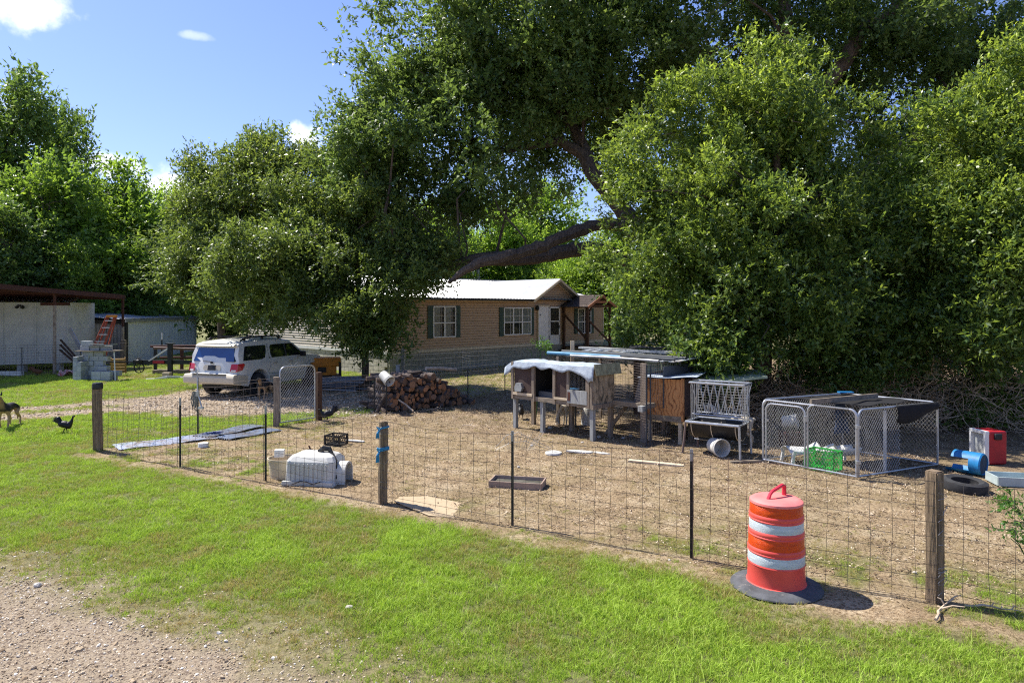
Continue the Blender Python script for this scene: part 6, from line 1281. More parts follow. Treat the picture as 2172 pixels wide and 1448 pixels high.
bucket((4.02, 13.62, .19), (R(90), R(8), R(12)), .15, .165, .34, M['plasticw'], 'dirty white bucket lying on its side under the hay feeder', False)
# ------------------------------------------------------------------ kennel
kn = empty('dog_kennel', (5.87, 11.6, 0), 0, 'low galvanised chain-link dog kennel partly covered with black shade cloth', 'kennel')
kF, kC, kB, kD = Vector((-1.10, 1.36, 0)), Vector((0, 0, 0)), Vector((1.95, .95, 0)), Vector((.86, 2.30, 0)); KH = 1.18
def kpanel(a, c, name, mesh=True, part_=None, h=KH, rad=.12):
    d = c - a; L_ = d.length; t = empty(name, a, math.atan2(d.y, d.x)); t.parent = kn; b = MB(); uframe(b, L_, h, .05, .019, rad); b.build('frame', M['galv'], t, smooth=True)
    if mesh: b = MB(); chainlink(b, (0.02, 0, 0), ((part_ or 1) * L_ - .02, 0, 0), .07, h - .02, .062, .0024, .75, bend=.015); b.build('chain_link', M['wirelight'], t)
    return t
mid = kF.lerp(kC, .50)
kpanel(kF, kC, 'front_panel', False); gp = kpanel(kF + (kC - kF) * .035, kF + (kC - kF) * .47, 'gate', True, h=KH - .06); t = kpanel(kF + (kC - kF) * .50, kC - (kC - kF) * .01, 'panel')
kpanel(kC + Vector((.03, .03, 0)), kB, 'side_panel', True, .52); kpanel(kB + Vector((.02, .03, 0)), kD, 'back_panel', True); kpanel(kD, kF + Vector((0, .02, 0)), 'side_panel', True)
b = MB(); p = kF.lerp(kC, .47); b.box((p.x, p.y - .03, .92), (.06, .05, .1)); b.box((kF.x + .05, kF.y - .06, .8), (.06, .04, .05)); b.box((kF.x + .05, kF.y - .06, .3), (.06, .04, .05)); b.box((0, -.02, .9), (.07, .07, .05)); b.box((0, -.02, .3), (.07, .07, .05)); b.build('clamp', M['galv'], kn)
MB().tube([kC.lerp(kB, .42) + Vector((0, .25, 0)), kC.lerp(kB, .42) + Vector((0, .25, KH - .1))], .03, 8).build('white_prop', M['plasticw'], kn)
kl = kn.location
b = MB()
def shade(u, v):
    A = kF.lerp(kD, .28).lerp(kC.lerp(kB, .42), u * .0) ; p = kF.lerp(kC, v * .75 + .1).lerp(kD.lerp(kB, v * .75 + .1), .22 + u * .72); return (p.x, p.y, KH + .015 - .05 * math.sin(u * 3.1) * math.sin(v * 3.1) + .015 * math.sin(u * 14 + v * 9))
o = cloth('shade_cloth', 20, 20, shade, M['blackcloth'], None, label='black shade cloth spread over the top of the kennel', cat='cloth'); o.location = kl
def shade2(u, v):
    p = kC.lerp(kB, .45 + u * .53); q = Vector((.43, -.9, 0)).normalized(); z = KH + .02 - v * (.30 + .06 * math.sin(u * 5) - .1 * u); return (p.x + q.x * (.02 + .04 * math.sin(v * 3) + .015 * math.sin(u * 25)), p.y + q.y * (.03 + .04 * math.sin(v * 3)), z)
o = cloth('shade_cloth', 24, 8, shade2, M['blackcloth'], None, label='black cloth hanging down the right side of the kennel', cat='cloth'); o.location = kl
b = MB(); a, c = kF.lerp(kC, .53) + Vector((0, 0, KH + .055)), kC.lerp(kB, .50) + Vector((.15, 1.0, KH + .06)); b.beam(a, c, .04, .09); o = b.build('timber', M['palewood'], None, label='long plank laid across the kennel top', cat='plank'); o.location = kl; o.data.materials[0] = M['oldwood_x']
MB().box((0, 0, 0), (.28, .12, .02)).build('blue_scrap', M['blue'], None, label='bright blue scrap of tarp on top of the black shade cloth', cat='tarp scrap').location = (kl.x + .75, kl.y + 1.95, KH + .07)
# things in and about the kennel
def crate(loc, rz, w_, d_, h_, mat, label, lying=False, cell=.05, cat='crate'):
    t = empty('milk_crate', loc, rz, label, cat)
    b = MB()
    for s in (-1, 1):
        b.box((0, s * d_ / 2, h_ - .015), (w_, .02, .03)); b.box((0, s * d_ / 2, .015), (w_, .02, .03)); b.box((s * w_ / 2, 0, h_ - .015), (.02, d_, .03)); b.box((s * w_ / 2, 0, .015), (.02, d_, .03)); b.box((0, s * d_ / 2, h_ * .52), (w_, .012, .02))
        for u in (-1, 1): b.box((s * w_ / 2, u * d_ / 2, h_ / 2), (.035, .035, h_))
    b.build('frame', mat, t)
    b = MB(); n = int(w_ / cell)
    for s in (-1, 1):
        for i in range(n + 1):
            for dd in (-1, 1):
                x = -w_ / 2 + i * cell; x2 = x + dd * h_ * .45
                a_, c_ = Vector((x, s * d_ / 2, .02)), Vector((x2, s * d_ / 2, h_ - .02))
                if abs(x2) > w_ / 2: f = (math.copysign(w_ / 2, x2) - x) / (x2 - x); c_ = a_.lerp(c_, f)
                b.beam(a_, c_, .008, .008)
        for i in range(int(d_ / cell)): y = -d_ / 2 + i * cell; b.beam((s * w_ / 2, y, .02), (s * w_ / 2, y + .04, h_ - .02), .008, .008)
    b.build('lattice', mat, t); b = MB(); b.box((0, 0, .012), (w_, d_, .012)); b.build('floor', mat, t)
    return t
crate((5.62, 12.33, 0), math.atan2(-1.36, 1.10), .50, .34, .36, M['green'], 'bright green plastic crate standing inside the kennel front')
crate((G(713, 942).x, G(713, 942).y, 0), -.3, .34, .34, .22, M['black'], 'black milk crate on the dirt right of the metal sheet')
# white chair tipped over inside: moulded seat shell and broken arm
ch = empty('plastic_chair', (5.9, 12.95, 0), .1, 'overturned white moulded plastic chair lying in the kennel', 'chair')
def shellf(u, v): return (-.75 + u * .62, -.2 + v * .42, .22 + .10 * math.sin(v * 3.14) * (1 - u * .5) + .12 * max(0, u - .75) * 4 * (1 - abs(v - .5)))
cloth('seat', 12, 8, shellf, M['white'], ch)
def shellg(u, v): return (.0 + u * .66, -.2 + v * .34, .24 - .17 * math.sin(v * 3.14) + .06 * u)
cloth('backrest', 12, 8, shellg, M['white'], ch)
for (x, y) in ((-.7, -.2), (-.7, .2), (-.1, -.2), (.5, .1)): MB().box((x, y, .13), (.05, .05, .26), ry=.15).build('leg', M['white'], ch)
b = MB(); b.tube([(-.1, -.2, .3), (.05, -.25, .38), (.15, -.2, .30)], .025, 6); b.build('arm', M['white'], ch)
# blue jeans hanging from the kennel top
def jf(u, v): return (.10 * math.cos(u * 6.28) * (1 + .2 * math.sin(v * 7)) - .04 * v + (0), .05 * math.sin(u * 6.28), 1.12 - v * .62)
def jf2(u, v): return (.06 * math.cos(u * 6.28) + .05 + .10 * v, .05 * math.sin(u * 6.28) - .02, .82 - v * .34)
jm = surf('denim', (.03, .055, .12), (.015, .028, .07), 9, .9, bstr=.5)
j = empty('jeans', (6.35, 13.2, 0), .3, 'dark blue jeans hanging inside the kennel', 'jeans'); cloth('leg_cloth', 10, 10, jf, jm, j); cloth('leg_cloth', 10, 8, jf2, jm, j)
b = MB(); b.lathe([(0, 0), (.24, 0), (.26, .08), (.24, .16), (.25, .24), (.23, .30), (.0, .30)], 20); o = b.build('rusty_drum', M['rust'], None, smooth=True, label='rusty low metal drum behind the kennel gate', cat='drum'); o.location = (5.95, 14.6, 0)
bucket((5.85, 14.75, .46), (R(82), 0, R(60)), .13, .15, .30, M['plasticw'], 'dirty white bucket lying on the rusty drum behind the kennel', False)
# cooler standing on its end, open towards the left
co = empty('cooler', G(2085, 980), R(-86), 'red cooler with white liner standing on end without its lid', 'cooler')
cz, cx_, cy_ = .62, .36, .36
MB().box((0, .13, cz / 2), (cx_ + .06, .36, cz)).build('shell', M['red'], co, bevel=.03)
b = MB()
for (x, z, sx, sz) in ((-cx_ / 2, cz / 2, .05, cz), (cx_ / 2, cz / 2, .05, cz), (0, .03, cx_ + .06, .06), (0, cz - .03, cx_ + .06, .06)): b.box((x, -.08, z), (sx, .08, sz))
b.build('rim', M['white'], co, bevel=.008)
MB().box((0, -.052, cz / 2), (cx_ - .03, .01, cz - .10)).build('liner', surf('shaded_liner', (.50, .52, .50), (.42, .44, .42), 3, .6), co)
MB().box((cx_ / 2 + .02, .12, cz * .84), (.10, .14, .12)).build('handle', M['dkmetal'], co, bevel=.02)
# blue barrel piece lying down
bb = empty('blue_barrel', G(2052, 1003), 0, 'blue plastic barrel with a cut-open side lying on the dirt', 'barrel')
b = MB(); rB = .195; b.lathe([(rB * .9, -.26), (rB, -.24), (rB, -.08)], 26, (0, 0, rB), 'Y'); b.lathe([(0, -.235), (rB * .86, -.235), (rB * .9, -.26)], 26, (0, 0, rB), 'Y'); b.build('body', M['blue'], bb, smooth=True)
b = MB(); b.lathe([(rB, -.08), (rB, .20)], 10, (0, 0, rB), 'Y', a0=R(40), a1=R(150)); b.lathe([(rB, -.08), (rB, .30)], 10, (0, 0, rB), 'Y', a0=R(215), a1=R(330)); b.build('cut_side', M['blue'], bb, smooth=True); bb.rotation_euler = (0, 0, R(35))
b = MB(); b.lathe([(0, -.243), (rB * .82, -.243)], 22, (0, 0, rB), 'Y'); b.build('dirty_base', surf('grimy_blue', (.05, .09, .13), (.02, .03, .05), 12, .9), bb)
# tyre lying flat
b = MB(); b.lathe([(.22, .03), (.30, 0), (.37, .03), (.385, .10), (.37, .17), (.30, .20), (.22, .17), (.24, .10), (.22, .03)], 36); o = b.build('old_tyre', M['tyre'], None, smooth=True, label='old black tyre lying flat behind the right fence post', cat='tyre'); o.scale = (.86, .86, .9); o.location = G(2045, 1040); o.location.z = .01; o.rotation_euler = (.08, .03, 0)
b = MB(); b.box((0, 0, .01), (.62, .42, .02))
for (x, y, sx, sy) in ((0, .21, .64, .02), (0, -.21, .64, .02), (.32, 0, .02, .42), (-.32, 0, .02, .42)): b.box((x, y, .08), (sx, sy, .14))
o = b.build('pale_tub', surf('pale_blue_tub', (.40, .47, .47), (.30, .36, .36), 6, .6), None, label='pale blue-grey shallow tub at the right edge of the yard', cat='tub'); o.location = G(2150, 1026); o.rotation_euler = (0, 0, -.2)
b = MB(); b.box((0, 0, .2), (.35, .05, .42)); o = b.build('leaning_board', M['mosspanel'], None, label='small pale panel leaning in the dead vines', cat='panel'); o.location = (10.7, 17.4, 1.1); o.rotation_euler = (.1, 0, -.3)
# ------------------------------------------------------------------ yard clutter
dgh = empty('dog_house', (-3.30, 11.5, 0), -.16, 'weathered white plastic dog house with tunnel entrance to the right', 'dog house')
b = MB(); w_, d_, h_ = .86, .62, .50; t_ = .07
vs = []
for z, i_ in ((.0, 0), (.38, .015), (.455, .07), (.50, .17)):
    c_ = .07; xx, yy = w_ / 2 - i_, d_ / 2 - i_
    vs += [(-xx, -yy + c_, z), (-xx + c_, -yy, z), (xx - c_, -yy, z), (xx, -yy + c_, z), (xx, yy - c_, z), (xx - c_, yy, z), (-xx + c_, yy, z), (-xx, yy - c_, z)]
b.add(vs, [(i * 8 + j, i * 8 + (j + 1) % 8, (i + 1) * 8 + (j + 1) % 8, (i + 1) * 8 + j) for i in range(3) for j in range(8)] + [tuple(range(24, 32))]); b.build('shell', M['plasticw'], dgh, bevel=.006)
b = MB(); b.box((0, -d_ / 2 - .012, .05), (w_ + .02, .05, .04)); b.box((0, 0, .02), (w_ + .05, d_ + .06, .035)); b.build('base_rim', M['plasticw'], dgh)
b = MB()
for i in range(9): b.box((-w_ / 2 + .12 + i * .078, -d_ / 2 - .005, .22), (.012, .02, .28))
b.build('ribs', M['plasticw'], dgh)
prf = [(.175 * math.cos(a), .19 + .17 * math.sin(a)) for a in [q * math.pi / 10 for q in range(11)]]; pin = [(.14 * math.cos(a), .185 + .14 * math.sin(a)) for a in [q * math.pi / 10 for q in range(11)]]
b = MB(); vs = []
for x, pr_ in ((w_ / 2 - .04, prf), (w_ / 2 + .15, prf), (w_ / 2 + .15, pin), (w_ / 2 - .04, pin)): vs += [(x, -prf[0][0] * .0 + y, z) for y, z in [(.175, 0)] + pr_ + [(-.175, 0)]] if pr_ is prf else [(x, y, z) for y, z in [(.14, 0)] + pr_ + [(-.14, 0)]]
n = 13; b.add(vs, [(k * n + j, k * n + j + 1, (k + 1) * n + j + 1, (k + 1) * n + j) for k in range(3) for j in range(n - 1)]); b.build('entrance_tunnel', M['plasticw'], dgh, smooth=True)
b = MB(); b.add([(w_ / 2 + .0, y, z) for y, z in [(.138, .01)] + pin + [(-.138, .01)]], [tuple(range(13))]); b.build('doorway', M['dark'], dgh)
b = MB(); b.tube([(.05, .0, .51), (.14, -.02, .56), (.24, .0, .55), (.32, -.05, .48), (.42, -.12, .40), (.44, -.18, .1)], [.03, .05, .045, .02, .012, .01], 7); o = b.build('leather_strap', M['black'], None, label='black strap lying across the roof of the plastic dog house', cat='strap'); o.location = dgh.location; o.rotation_euler = dgh.rotation_euler
b = MB(); b.tube([(-.25, -.38, .03), (-.1, -.37, .09), (.02, -.37, .08), (.1, -.38, .05), (.25, -.37, .09)], .008, 5); o = b.build('cable', M['black'], None, label='thin black cable at the foot of the dog house', cat='cable'); o.location = dgh.location; o.rotation_euler = dgh.rotation_euler
bk = empty('beige_bin', (-3.95, 11.85, 0), .15, 'beige plastic bin behind the dog house', 'bin')
b = MB(); b.lathe([(0, 0), (.24, 0), (.27, .33), (.285, .33), (.285, .30), (.255, .30), (.23, .01), (0, .01)], 20); b.build('body', M['beige'], bk, smooth=True)
MB().box((-.08, 0, .40), (.16, .12, .13)).build('white_box', M['white'], bk, bevel=.01)
b = MB(); b.lathe([(.05, -.02), (.075, -.02), (.075, .02), (.05, .02), (.05, -.02)], 14, (.33, -.5, .08), 'Y'); b.build('wheel', M['beige'], bk)
# drinking tray
tm = surf('tan_tray', (.36, .26, .20), (.26, .19, .15), 6, .7); ty = empty('shallow_tray', G(1098, 1030), -.22, 'shallow tan tray holding dirty water in the dirt yard', 'tray')
b = MB(); tw, td = .86, .42
for (x, y, sx, sy) in ((0, td / 2, tw, .02), (0, -td / 2, tw, .02), (tw / 2, 0, .02, td), (-tw / 2, 0, .02, td)): b.box((x, y, .055), (sx, sy, .11))
b.box((0, 0, .01), (tw, td, .02)); b.build('tray', tm, ty)
wm = surf('murky_water', (.16, .15, .12), (.07, .07, .05), 9, .05, bstr=.15, bscale=20, spec=.6); b = MB(); b.quad((-tw / 2 + .012, -td / 2 + .012, .055), (tw / 2 - .012, -td / 2 + .012, .055), (tw / 2 - .012, td / 2 - .012, .055), (-tw / 2 + .012, td / 2 - .012, .055)); b.build('water', wm, ty)
b = MB(); b.lathe([(0, .05), (.10, .05), (.165, .03), (.17, .0), (.16, 0), (.0, 0)], 28); o = b.build('bucket_lid', M['plasticw'], None, smooth=True, label='round white bucket lid lying on the dirt left of the white slabs', cat='lid'); o.location = G(1174, 963); o.location.z = .012
def rub(name, px, py, w_, d_, h_, rz, mat, label, cat, seed):
    g = random.Random(seed); n = 9; b = MB(); pts = [(w_ / 2 * (.75 + g.random() * .35) * math.cos(a), d_ / 2 * (.7 + g.random() * .4) * math.sin(a)) for a in [q * 2 * math.pi / n for q in range(n)]]
    b.prism(pts, 0, h_, 'XY'); o = b.build(name, mat, None, label=label, cat=cat, bevel=min(.01, h_ * .3)); o.location = G(px, py); o.rotation_euler = (0, .03, rz); return o
rub('flat_piece', 1232, 960, .62, .20, .04, -.2, M['plasticw'], 'flat white slab fragment lying on the dirt right of the lid', 'slab', 1); rub('flat_piece', 1275, 962, .36, .14, .03, -.5, M['plasticw'], 'small white slab fragment at the end of the larger one', 'slab', 2)
rub('flat_piece', 300 + 455, 936, .5, .14, .03, -.2, M['plasticw'], 'white plastic strip on the dirt right of the black crate', 'plastic strip', 3)
rub('flat_piece', 930, 1075, 1.6, .8, .012, -.45, surf('pale_soil_patch', (.44, .34, .22), (.38, .29, .18), 9, .95, bstr=.6), 'flat patch of pale sandy soil just inside the fence', 'slab', 4)  # thin disc standing for a patch of pale bare soil
b = MB(); b.box((0, 0, .02), (1.02, .13, .035)); o = b.build('loose_plank', M['palewood'], None, label='pale plank lying on the dirt left of the kennel', cat='plank'); o.location = G(1391, 984); o.rotation_euler = (0, .02, -.36)
b = MB(); b.box((0, 0, .02), (.95, .07, .035)); o = b.build('loose_plank', M['oldwood_x'], None, label='narrow stick of wood on the dirt at the kennel gate', cat='stick'); o.location = G(1600, 980); o.rotation_euler = (0, 0, .12)
g = random.Random(9)
for i, (px, py, s) in enumerate(((1167, 909, .10), (1210, 912, .07), (1235, 939, .06), (1128, 946, .07), (440, 940, .05), (1100, 991, .05), (1271, 928, .09), (1338, 925, .09), (1322, 930, .07), (1180, 900, .06), (1150, 915, .05), (1290, 915, .05), (740, 1290, .06), (80, 1243, .07), (1940, 1215, .04), (1420, 1188, .03))):
    bm = bmesh.new(); bmesh.ops.create_icosphere(bm, subdivisions=2, radius=s * .6)
    for v in bm.verts: v.co *= g.uniform(.82, 1.15); v.co.z *= .6
    me = bpy.data.meshes.new('stone'); bm.to_mesh(me); bm.free(); me.materials.append(M['stone']); o = bpy.data.objects.new('stone', me); C.objects.link(o); o.location = G(px, py); o.location.z = s * .22; tag(o, 'small pale stone lying loose on the bare ground', 'stone', 'loose pale stones on the ground')
# corrugated sheets on the ground
def sheet(a, c, wd, label, z0=.02):
    a, c = Vector(a), Vector(c); d = (c - a); L_ = d.length; e_ = d / L_; n_ = Vector((-e_.y, e_.x, 0)); b = MB(); k = 24; vs = []
    for i in range(7):
        for j in range(k + 1): vs.append(a + e_ * (L_ * i / 6) + n_ * (wd * (j / k - .5)) + Vector((0, 0, z0 + .018 * math.sin(j * math.pi / 2) + .012 * math.sin(i * 1.7))))
    b.add(vs, [(i * (k + 1) + j, i * (k + 1) + j + 1, (i + 1) * (k + 1) + j + 1, (i + 1) * (k + 1) + j) for i in range(6) for j in range(k)]); return b.build('corrugated_sheet', M['sheetmetal'], None, smooth=True, label=label, cat='metal sheet')
sheet(G(245, 950), G(455, 925), .72, 'corrugated metal sheet on the ground beside the capped fence post'); sheet(G(425, 930), G(545, 905), .55, 'bluish metal sheet overlapping the first one, nearer the gate', .05); sheet(G(470, 932), G(585, 912), .5, 'pale metal sheet end lying toward the gate', .03)
b = MB(); g = random.Random(2)
for q in range(5): b.tube([(g.uniform(-.2, .2), g.uniform(-.15, .15), .08) for _ in range(5)], .008, 4)
o = b.build('twine', surf('navy_twine', (.02, .04, .16), None, 9, .8), None, label='tangle of dark blue twine lying on the metal sheets', cat='twine'); o.location = G(452, 925)
b = MB(); b.lathe([(0, .08), (.10, .08), (.105, .0)], 20); o = b.build('white_lid', M['white'], None, smooth=True, label='small white tub upside down beside the metal sheets', cat='tub'); o.location = G(431, 947)
b = MB(); b.tube([(0, 0, 0), (-.02, 0, .05), (.03, .0, .10), (0, 0, .16)], .018, 6); b.tube([(-.05, 0, .05), (.07, .02, .08)], .02, 6); o = b.build('tap_fitting', M['rust'], None, label='small rusty pipe fitting sticking up behind the dog house', cat='pipe fitting'); o.location = G(655, 962)
# fallen branch, twigs
for (px, py, s, rz, sd_, lab) in ((1985, 1320, 1.0, .25, 1, 'forked bleached branch on the ground at the foot of the right post'), (2045, 1290, .8, -.3, 2, 'thin crooked twig lying right of the forked branch'), (905, 872, .9, .3, 4, 'long bare branch lying in front of the woodpile'), (980, 905, .8, -.1, 5, 'crooked bare stick on the dirt between woodpile and hutch')):
    g = random.Random(sd_); b = MB(); p = Vector((0, 0, .03)); d = Vector((1, .35, 0)); pts = [p]
    for q in range(6): d = (d + Vector((g.gauss(0, .25), g.gauss(0, .3), 0))).normalized(); p = p + d * .10 * s; p.z = .03 + .02 * g.random(); pts.append(p.copy())
    b.tube(pts, [.016 * s, .014 * s, .013 * s, .011 * s, .009 * s, .006 * s, .004 * s], 6)
    for q in (3, 4, 5): e_ = pts[q] + Vector((g.uniform(-.05, .15), g.uniform(-.15, .2), .06)) * s; b.tube([pts[q], (pts[q] + e_) / 2 + Vector((0, 0, .02)), e_], [.01 * s, .007 * s, .004 * s], 5)
    o = b.build('branch', M['deadwood'], None, label=lab, cat='branch'); o.location = G(px, py); o.rotation_euler = (0, 0, rz)
b = MB(); b.lathe([(0, 0), (.15, 0), (.17, .02), (.165, .42), (.15, .44), (0, .44)], 24); o = b.build('white_tub', M['plasticw'], None, smooth=True, label='white tub standing in the shade under the coop', cat='tub'); o.location = hloc(1.05, 1.6)
b = MB()
for k in range(12): b.tube([(-.14 + .03 * k, .0, .0), (-.2 + .05 * k, .02, .18 + .03 * (k % 3))], .002, 3)
b.tube([(-.3, 0, .04), (-.15, 0, .2), (0, 0, .24), (.2, 0, .14), (.45, 0, .02)], .003, 4); b.tube([(-.3, 0, .0), (-.1, 0, .1), (.1, 0, .12), (.45, 0, .0)], .003, 4); o = b.build('wire_scrap', M['wirelight'], None, label='loose scrap of chicken wire hooked on the steel fence post', cat='wire scrap'); o.location = (.08, 9.2, 1.0)
# ------------------------------------------------------------------ traffic drum
dr = empty('traffic_drum', (2.77, 7.16, 0), 0, 'orange and white reflective traffic drum with handle on a rubber base', 'traffic drum')
b = MB(); n = 48; vs = []; g = random.Random(1)
for (r_, z) in ((.27, .035), (.30, .06), (.34, .055), (.40, .035), (.455, .012), (.46, .0)):
    for j in range(n): a = j * 2 * math.pi / n; wob = (.03 * math.sin(3 * a + 1) + .02 * math.sin(2 * a)) * max(0, (r_ - .3)) * 3; vs.append((r_ * math.cos(a) * (1 + wob * .3), r_ * math.sin(a) * (1 + wob * .3), max(.003, z + max(0, wob) * .35)))
b.add(vs, [(i * n + j, i * n + (j + 1) % n, (i + 1) * n + (j + 1) % n, (i + 1) * n + j) for i in range(5) for j in range(n)]); b.build('base', M['mat'], dr, smooth=True)
def rz_(z): return .288 - (z - .06) * .036
def ring(name, mat, z0, z1, prof_): b = MB(); b.lathe(prof_, 56); return b.build(name, mat, dr, smooth=True)
ZB = [.06, .265, .385, .455, .575, .645, .765, .835, .93]
S_ = lambda z, o_=0: (rz_(z) + o_, z)
ring('lower_body', M['drum'], 0, 0, [S_(.03, .02), S_(.055, .022), S_(.065, .0), S_(.255, 0), S_(.268, .007), S_(.282, .003)])
for z0, z1, mt in ((.282, .382, 'wrefl'), (.452, .562, 'orefl'), (.632, .732, 'wrefl'), (.802, .905, 'orefl')):
    ring('reflective_band', M[mt], 0, 0, [S_(z0 - .004, .001), S_(z0 + .004, .0035), S_(z1 - .004, .0035), S_(z1 + .004, .001)])
for z0, z1 in ((.382, .452), (.562, .632), (.732, .802)):
    ring('body_ring', M['drum'], 0, 0, [S_(z0 - .002, .002), S_(z0 + .012, .010), S_(z0 + .024, .004), S_(z0 + .036, .009), S_(z1 - .010, .010), S_(z1 + .002, .002)])
b = MB(); b.lathe([S_(.905, .001), S_(.912, .010), S_(.935, .008), (.235, .955), (.20, .962), (.0, .962)], 56); b.build('top', M['drumtop'], dr, smooth=True)
b = MB(); hd = .8; a0, a1 = Vector((-.11, -.07, .955)), Vector((.12, .09, .955)); up = Vector((0, 0, .125))
b.tube([a0, a0 + up * .42 + (a1 - a0) * .12, a0 + up * .62 + (a1 - a0) * .25, a1 + up * .95 - (a1 - a0) * .12, a1 + up * .85, a1], [.02, .018, .018, .02, .022, .024], 8); b.build('handle', surf('magenta_red_plastic', (.72, .04, .07), None, 4, .5), dr, smooth=True); dr.scale = (1, 1, .965)
# ------------------------------------------------------------------ animals (one skinned body each)
def creature(name, V, E, mat, loc, rz, label, cat, scale=1, sub=2):
    me = bpy.data.meshes.new(name); me.from_pydata([v[:3] for v in V], E, []); me.materials.append(mat); o = bpy.data.objects.new(name, me); C.objects.link(o)
    sm = o.modifiers.new('skin', 'SKIN'); sl = me.skin_vertices[0].data
    for i, v in enumerate(V): sl[i].radius = (v[3], v[4] if len(v) > 4 else v[3]); sl[i].use_root = (i == 0)
    sm.use_smooth_shade = True; ss = o.modifiers.new('smooth', 'SUBSURF'); ss.levels = sub; ss.render_levels = sub
    o.location = loc; o.rotation_euler = (0, 0, rz); o.scale = (scale,) * 3; return tag(o, label, cat)
def dog(loc, rz, label, head=(0, 0), sc=1):
    hy, hz = head
    V = [(-.30, 0, .52, .085, .10), (-.10, 0, .50, .085, .105), (.10, 0, .485, .095, .125), (.26, 0, .50, .095, .13), (.36, hy * .2, .60, .07, .085), (.43, hy * .6, .70 + hz, .06, .065), (.50, hy, .775 + hz, .062, .06), (.585, hy * 1.25, .755 + hz, .04, .038), (.66, hy * 1.5, .735 + hz, .026, .024),
         (-.40, 0, .47, .03), (-.50, 0, .36, .035), (-.55, 0, .22, .03), (-.53, 0, .13, .012)]
    E = [(0, 1), (1, 2), (2, 3), (3, 4), (4, 5), (5, 6), (6, 7), (7, 8), (0, 9), (9, 10), (10, 11), (11, 12)]
    for s in (-1, 1):
        st = s * .05; k = len(V)
        V += [(.27, s * .085, .42, .05, .06), (.23, s * .095, .33, .035), (.26, s * .095, .17, .024), (.25 + st, s * .095, .04, .023), (.30 + st, s * .095, .022, .022)]; E += [(3, k), (k, k + 1), (k + 1, k + 2), (k + 2, k + 3), (k + 3, k + 4)]; k = len(V)
        V += [(-.30, s * .08, .43, .06, .075), (-.22, s * .09, .32, .045), (-.40 - st, s * .09, .19, .024), (-.37 - st, s * .09, .04, .022), (-.32 - st, s * .09, .022, .022)]; E += [(0, k), (k, k + 1), (k + 1, k + 2), (k + 2, k + 3), (k + 3, k + 4)]
    o = creature('dog', V, E, M['dog'], loc, rz, label, 'dog', sc)
    for s in (-1, 1):
        b = MB(); x, y, z = .475, hy + s * .035, .82 + hz; b.add([(x - .02, y - .03, z), (x - .02, y + .03, z), (x + .025, y + s * .01, z), (x - .015, y + s * .02, z + .115)], [(0, 1, 3), (1, 2, 3), (2, 0, 3), (0, 2, 1)]); b.build('ear', M['hen'], o)
        b = MB(); b.lathe([(0, -.009), (.007, -.006), (.009, 0), (.007, .006), (0, .009)], 8, (.54, hy * 1.1 + s * .032, .785 + hz)); b.build('eye', M['black'], o)
    b = MB(); b.lathe([(0, -.014), (.014, -.008), (.016, 0), (.01, .01), (0, .012)], 8, (.682, hy * 1.55, .745 + hz)); b.build('nose', M['black'], o); return o
dog((-12.33, 16.72, 0), R(-74), 'black and tan shepherd dog walking at the left picture edge', (-.02, .02), 1.0)
dog((-7.95, 22.0, 0), R(-96), 'black and tan dog standing in the shade beside the car wheel', (.02, -.03), .95)
def hen(loc, rz, label, mat='hen', sc=1, peck=0):
    V = [(-.02, 0, .185, .085, .095), (.07, 0, .20, .072, .09), (.125, 0, .28 - peck * .05, .036), (.145, 0, .35 - peck * .12, .020), (.16, 0, .405 - peck * .2, .022), (.205, 0, .40 - peck * .2, .006), (-.10, 0, .25, .06, .06), (-.15, 0, .33, .055, .055), (-.165, 0, .40, .05, .05)]
    E = [(0, 1), (1, 2), (2, 3), (3, 4), (4, 5), (0, 6), (6, 7), (7, 8)]
    o = creature('hen', V, E, M[mat], loc, rz, label, 'hen', sc)
    b = MB()
    for s in (-1, 1): b.tube([(0, s * .035, .13), (.015 * s - .005, s * .04, .07), (.03 * s - .02, s * .045, .012)], [.014, .007, .006], 6); b.tube([(.03 * s - .02, s * .045, .01), (.03 * s + .03, s * .05, .006)], .005, 5); b.tube([(.03 * s - .02, s * .045, .01), (.03 * s + .02, s * .075, .006)], .004, 5); b.tube([(.03 * s - .02, s * .045, .01), (.03 * s + .02, s * .02, .006)], .004, 5)
    b.build('legs', M['dkmetal'], o)
    b = MB(); b.prism([(.15, .39), (.165, .425), (.178, .40), (.19, .42), (.205, .385)], -.005, .005, 'XZ')
    if not peck: b.build('comb', M['rust'], o)
    b = MB()
    for q in range(5): a = 1.9 + q * .22; b.add([(-.12, -.02 + q * .01, .24), (-.12 + .16 * math.cos(a) * .6 - .02, -.03 + q * .015, .24 + .17 * math.sin(a)), (-.12 + .18 * math.cos(a) - .02, -.01 + q * .01, .24 + .19 * math.sin(a)), (-.15, .01, .23)], [(0, 1, 2, 3)])
    b.build('tail_feathers', M[mat], o); return o
hen(G(139, 921), .1, 'black hen walking on the grass left of the capped fence post', sc=1.05)
hen(G(1105, 889), R(-80), 'black hen standing behind the leftmost leg of the long hutch', sc=1.0)
hen((-20.1, 28.9, 0), .3, 'brown hen pecking in the grass before the grey panel shed', 'henbrown', 1.2, 1)
hen(G(694, 897), R(200), 'black hen resting right of the walk gate post', sc=1.1, peck=.4)
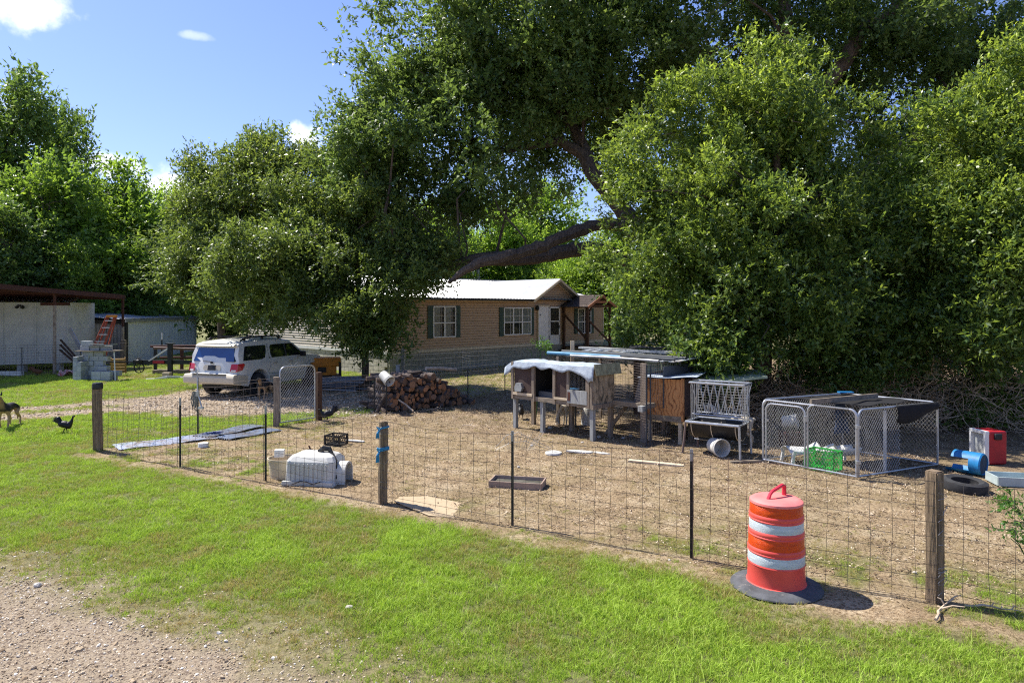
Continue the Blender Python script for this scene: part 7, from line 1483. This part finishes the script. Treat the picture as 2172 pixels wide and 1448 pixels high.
def goat(loc, rz, label, graze=False, sc=1):
    if graze: nk = [(.34, 0, .50, .06), (.42, 0, .36, .045), (.47, 0, .22, .045), (.50, 0, .12, .028)]
    else: nk = [(.34, 0, .62, .065), (.43, 0, .74, .05), (.50, 0, .80, .05), (.60, 0, .745, .03)]
    V = [(-.28, 0, .52, .10, .11), (-.08, 0, .49, .12, .13), (.12, 0, .49, .11, .13), (.26, 0, .52, .085, .11)] + nk + [(-.36, 0, .58, .03), (-.40, 0, .54, .015)]
    E = [(0, 1), (1, 2), (2, 3), (3, 4), (4, 5), (5, 6), (6, 7), (0, 8), (8, 9)]
    for s in (-1, 1):
        k = len(V); V += [(.26, s * .08, .40, .045), (.25, s * .085, .24, .024), (.26, s * .085, .05, .018), (.28, s * .085, .015, .02)]; E += [(3, k), (k, k + 1), (k + 1, k + 2), (k + 2, k + 3)]
        k = len(V); V += [(-.28, s * .085, .40, .06), (-.22, s * .085, .31, .035), (-.34, s * .085, .19, .02), (-.31, s * .085, .04, .018), (-.29, s * .085, .012, .02)]; E += [(0, k), (k, k + 1), (k + 1, k + 2), (k + 2, k + 3), (k + 3, k + 4)]
    o = creature('goat', V, E, M['goat'], loc, rz, label, 'goat', sc); h = Vector(nk[2][:3])
    for s in (-1, 1): b = MB(); b.add([h + Vector((-.01, s * .04, .02)), h + Vector((.03, s * .05, .01)), h + Vector((.03, s * .085, -.13)), h + Vector((-.02, s * .085, -.12))], [(0, 1, 2, 3)]); b.build('ear', M['goat'], o)
    if graze:
        for s in (-1, 1): b = MB(); b.tube([h + Vector((-.02, s * .02, .03)), h + Vector((-.07, s * .03, .06)), h + Vector((-.12, s * .05, .05))], [.012, .009, .003], 5); b.build('horn', M['deadwood'], o)
    b = MB()
    for s in (-1, 1): b.lathe([(0, -.008), (.008, 0), (0, .008)], 6, h + Vector((.03, s * .042, .0)))
    b.build('eye', M['black'], o); return o
goat((1.55, 17.0, 0), R(198), 'cream goat grazing in the shade under the long hutch', True, .95)
goat((4.72, 14.45, 0), math.atan2(.45, -.9), 'cream goat putting its head into the hay feeder from behind', False, 1.05)
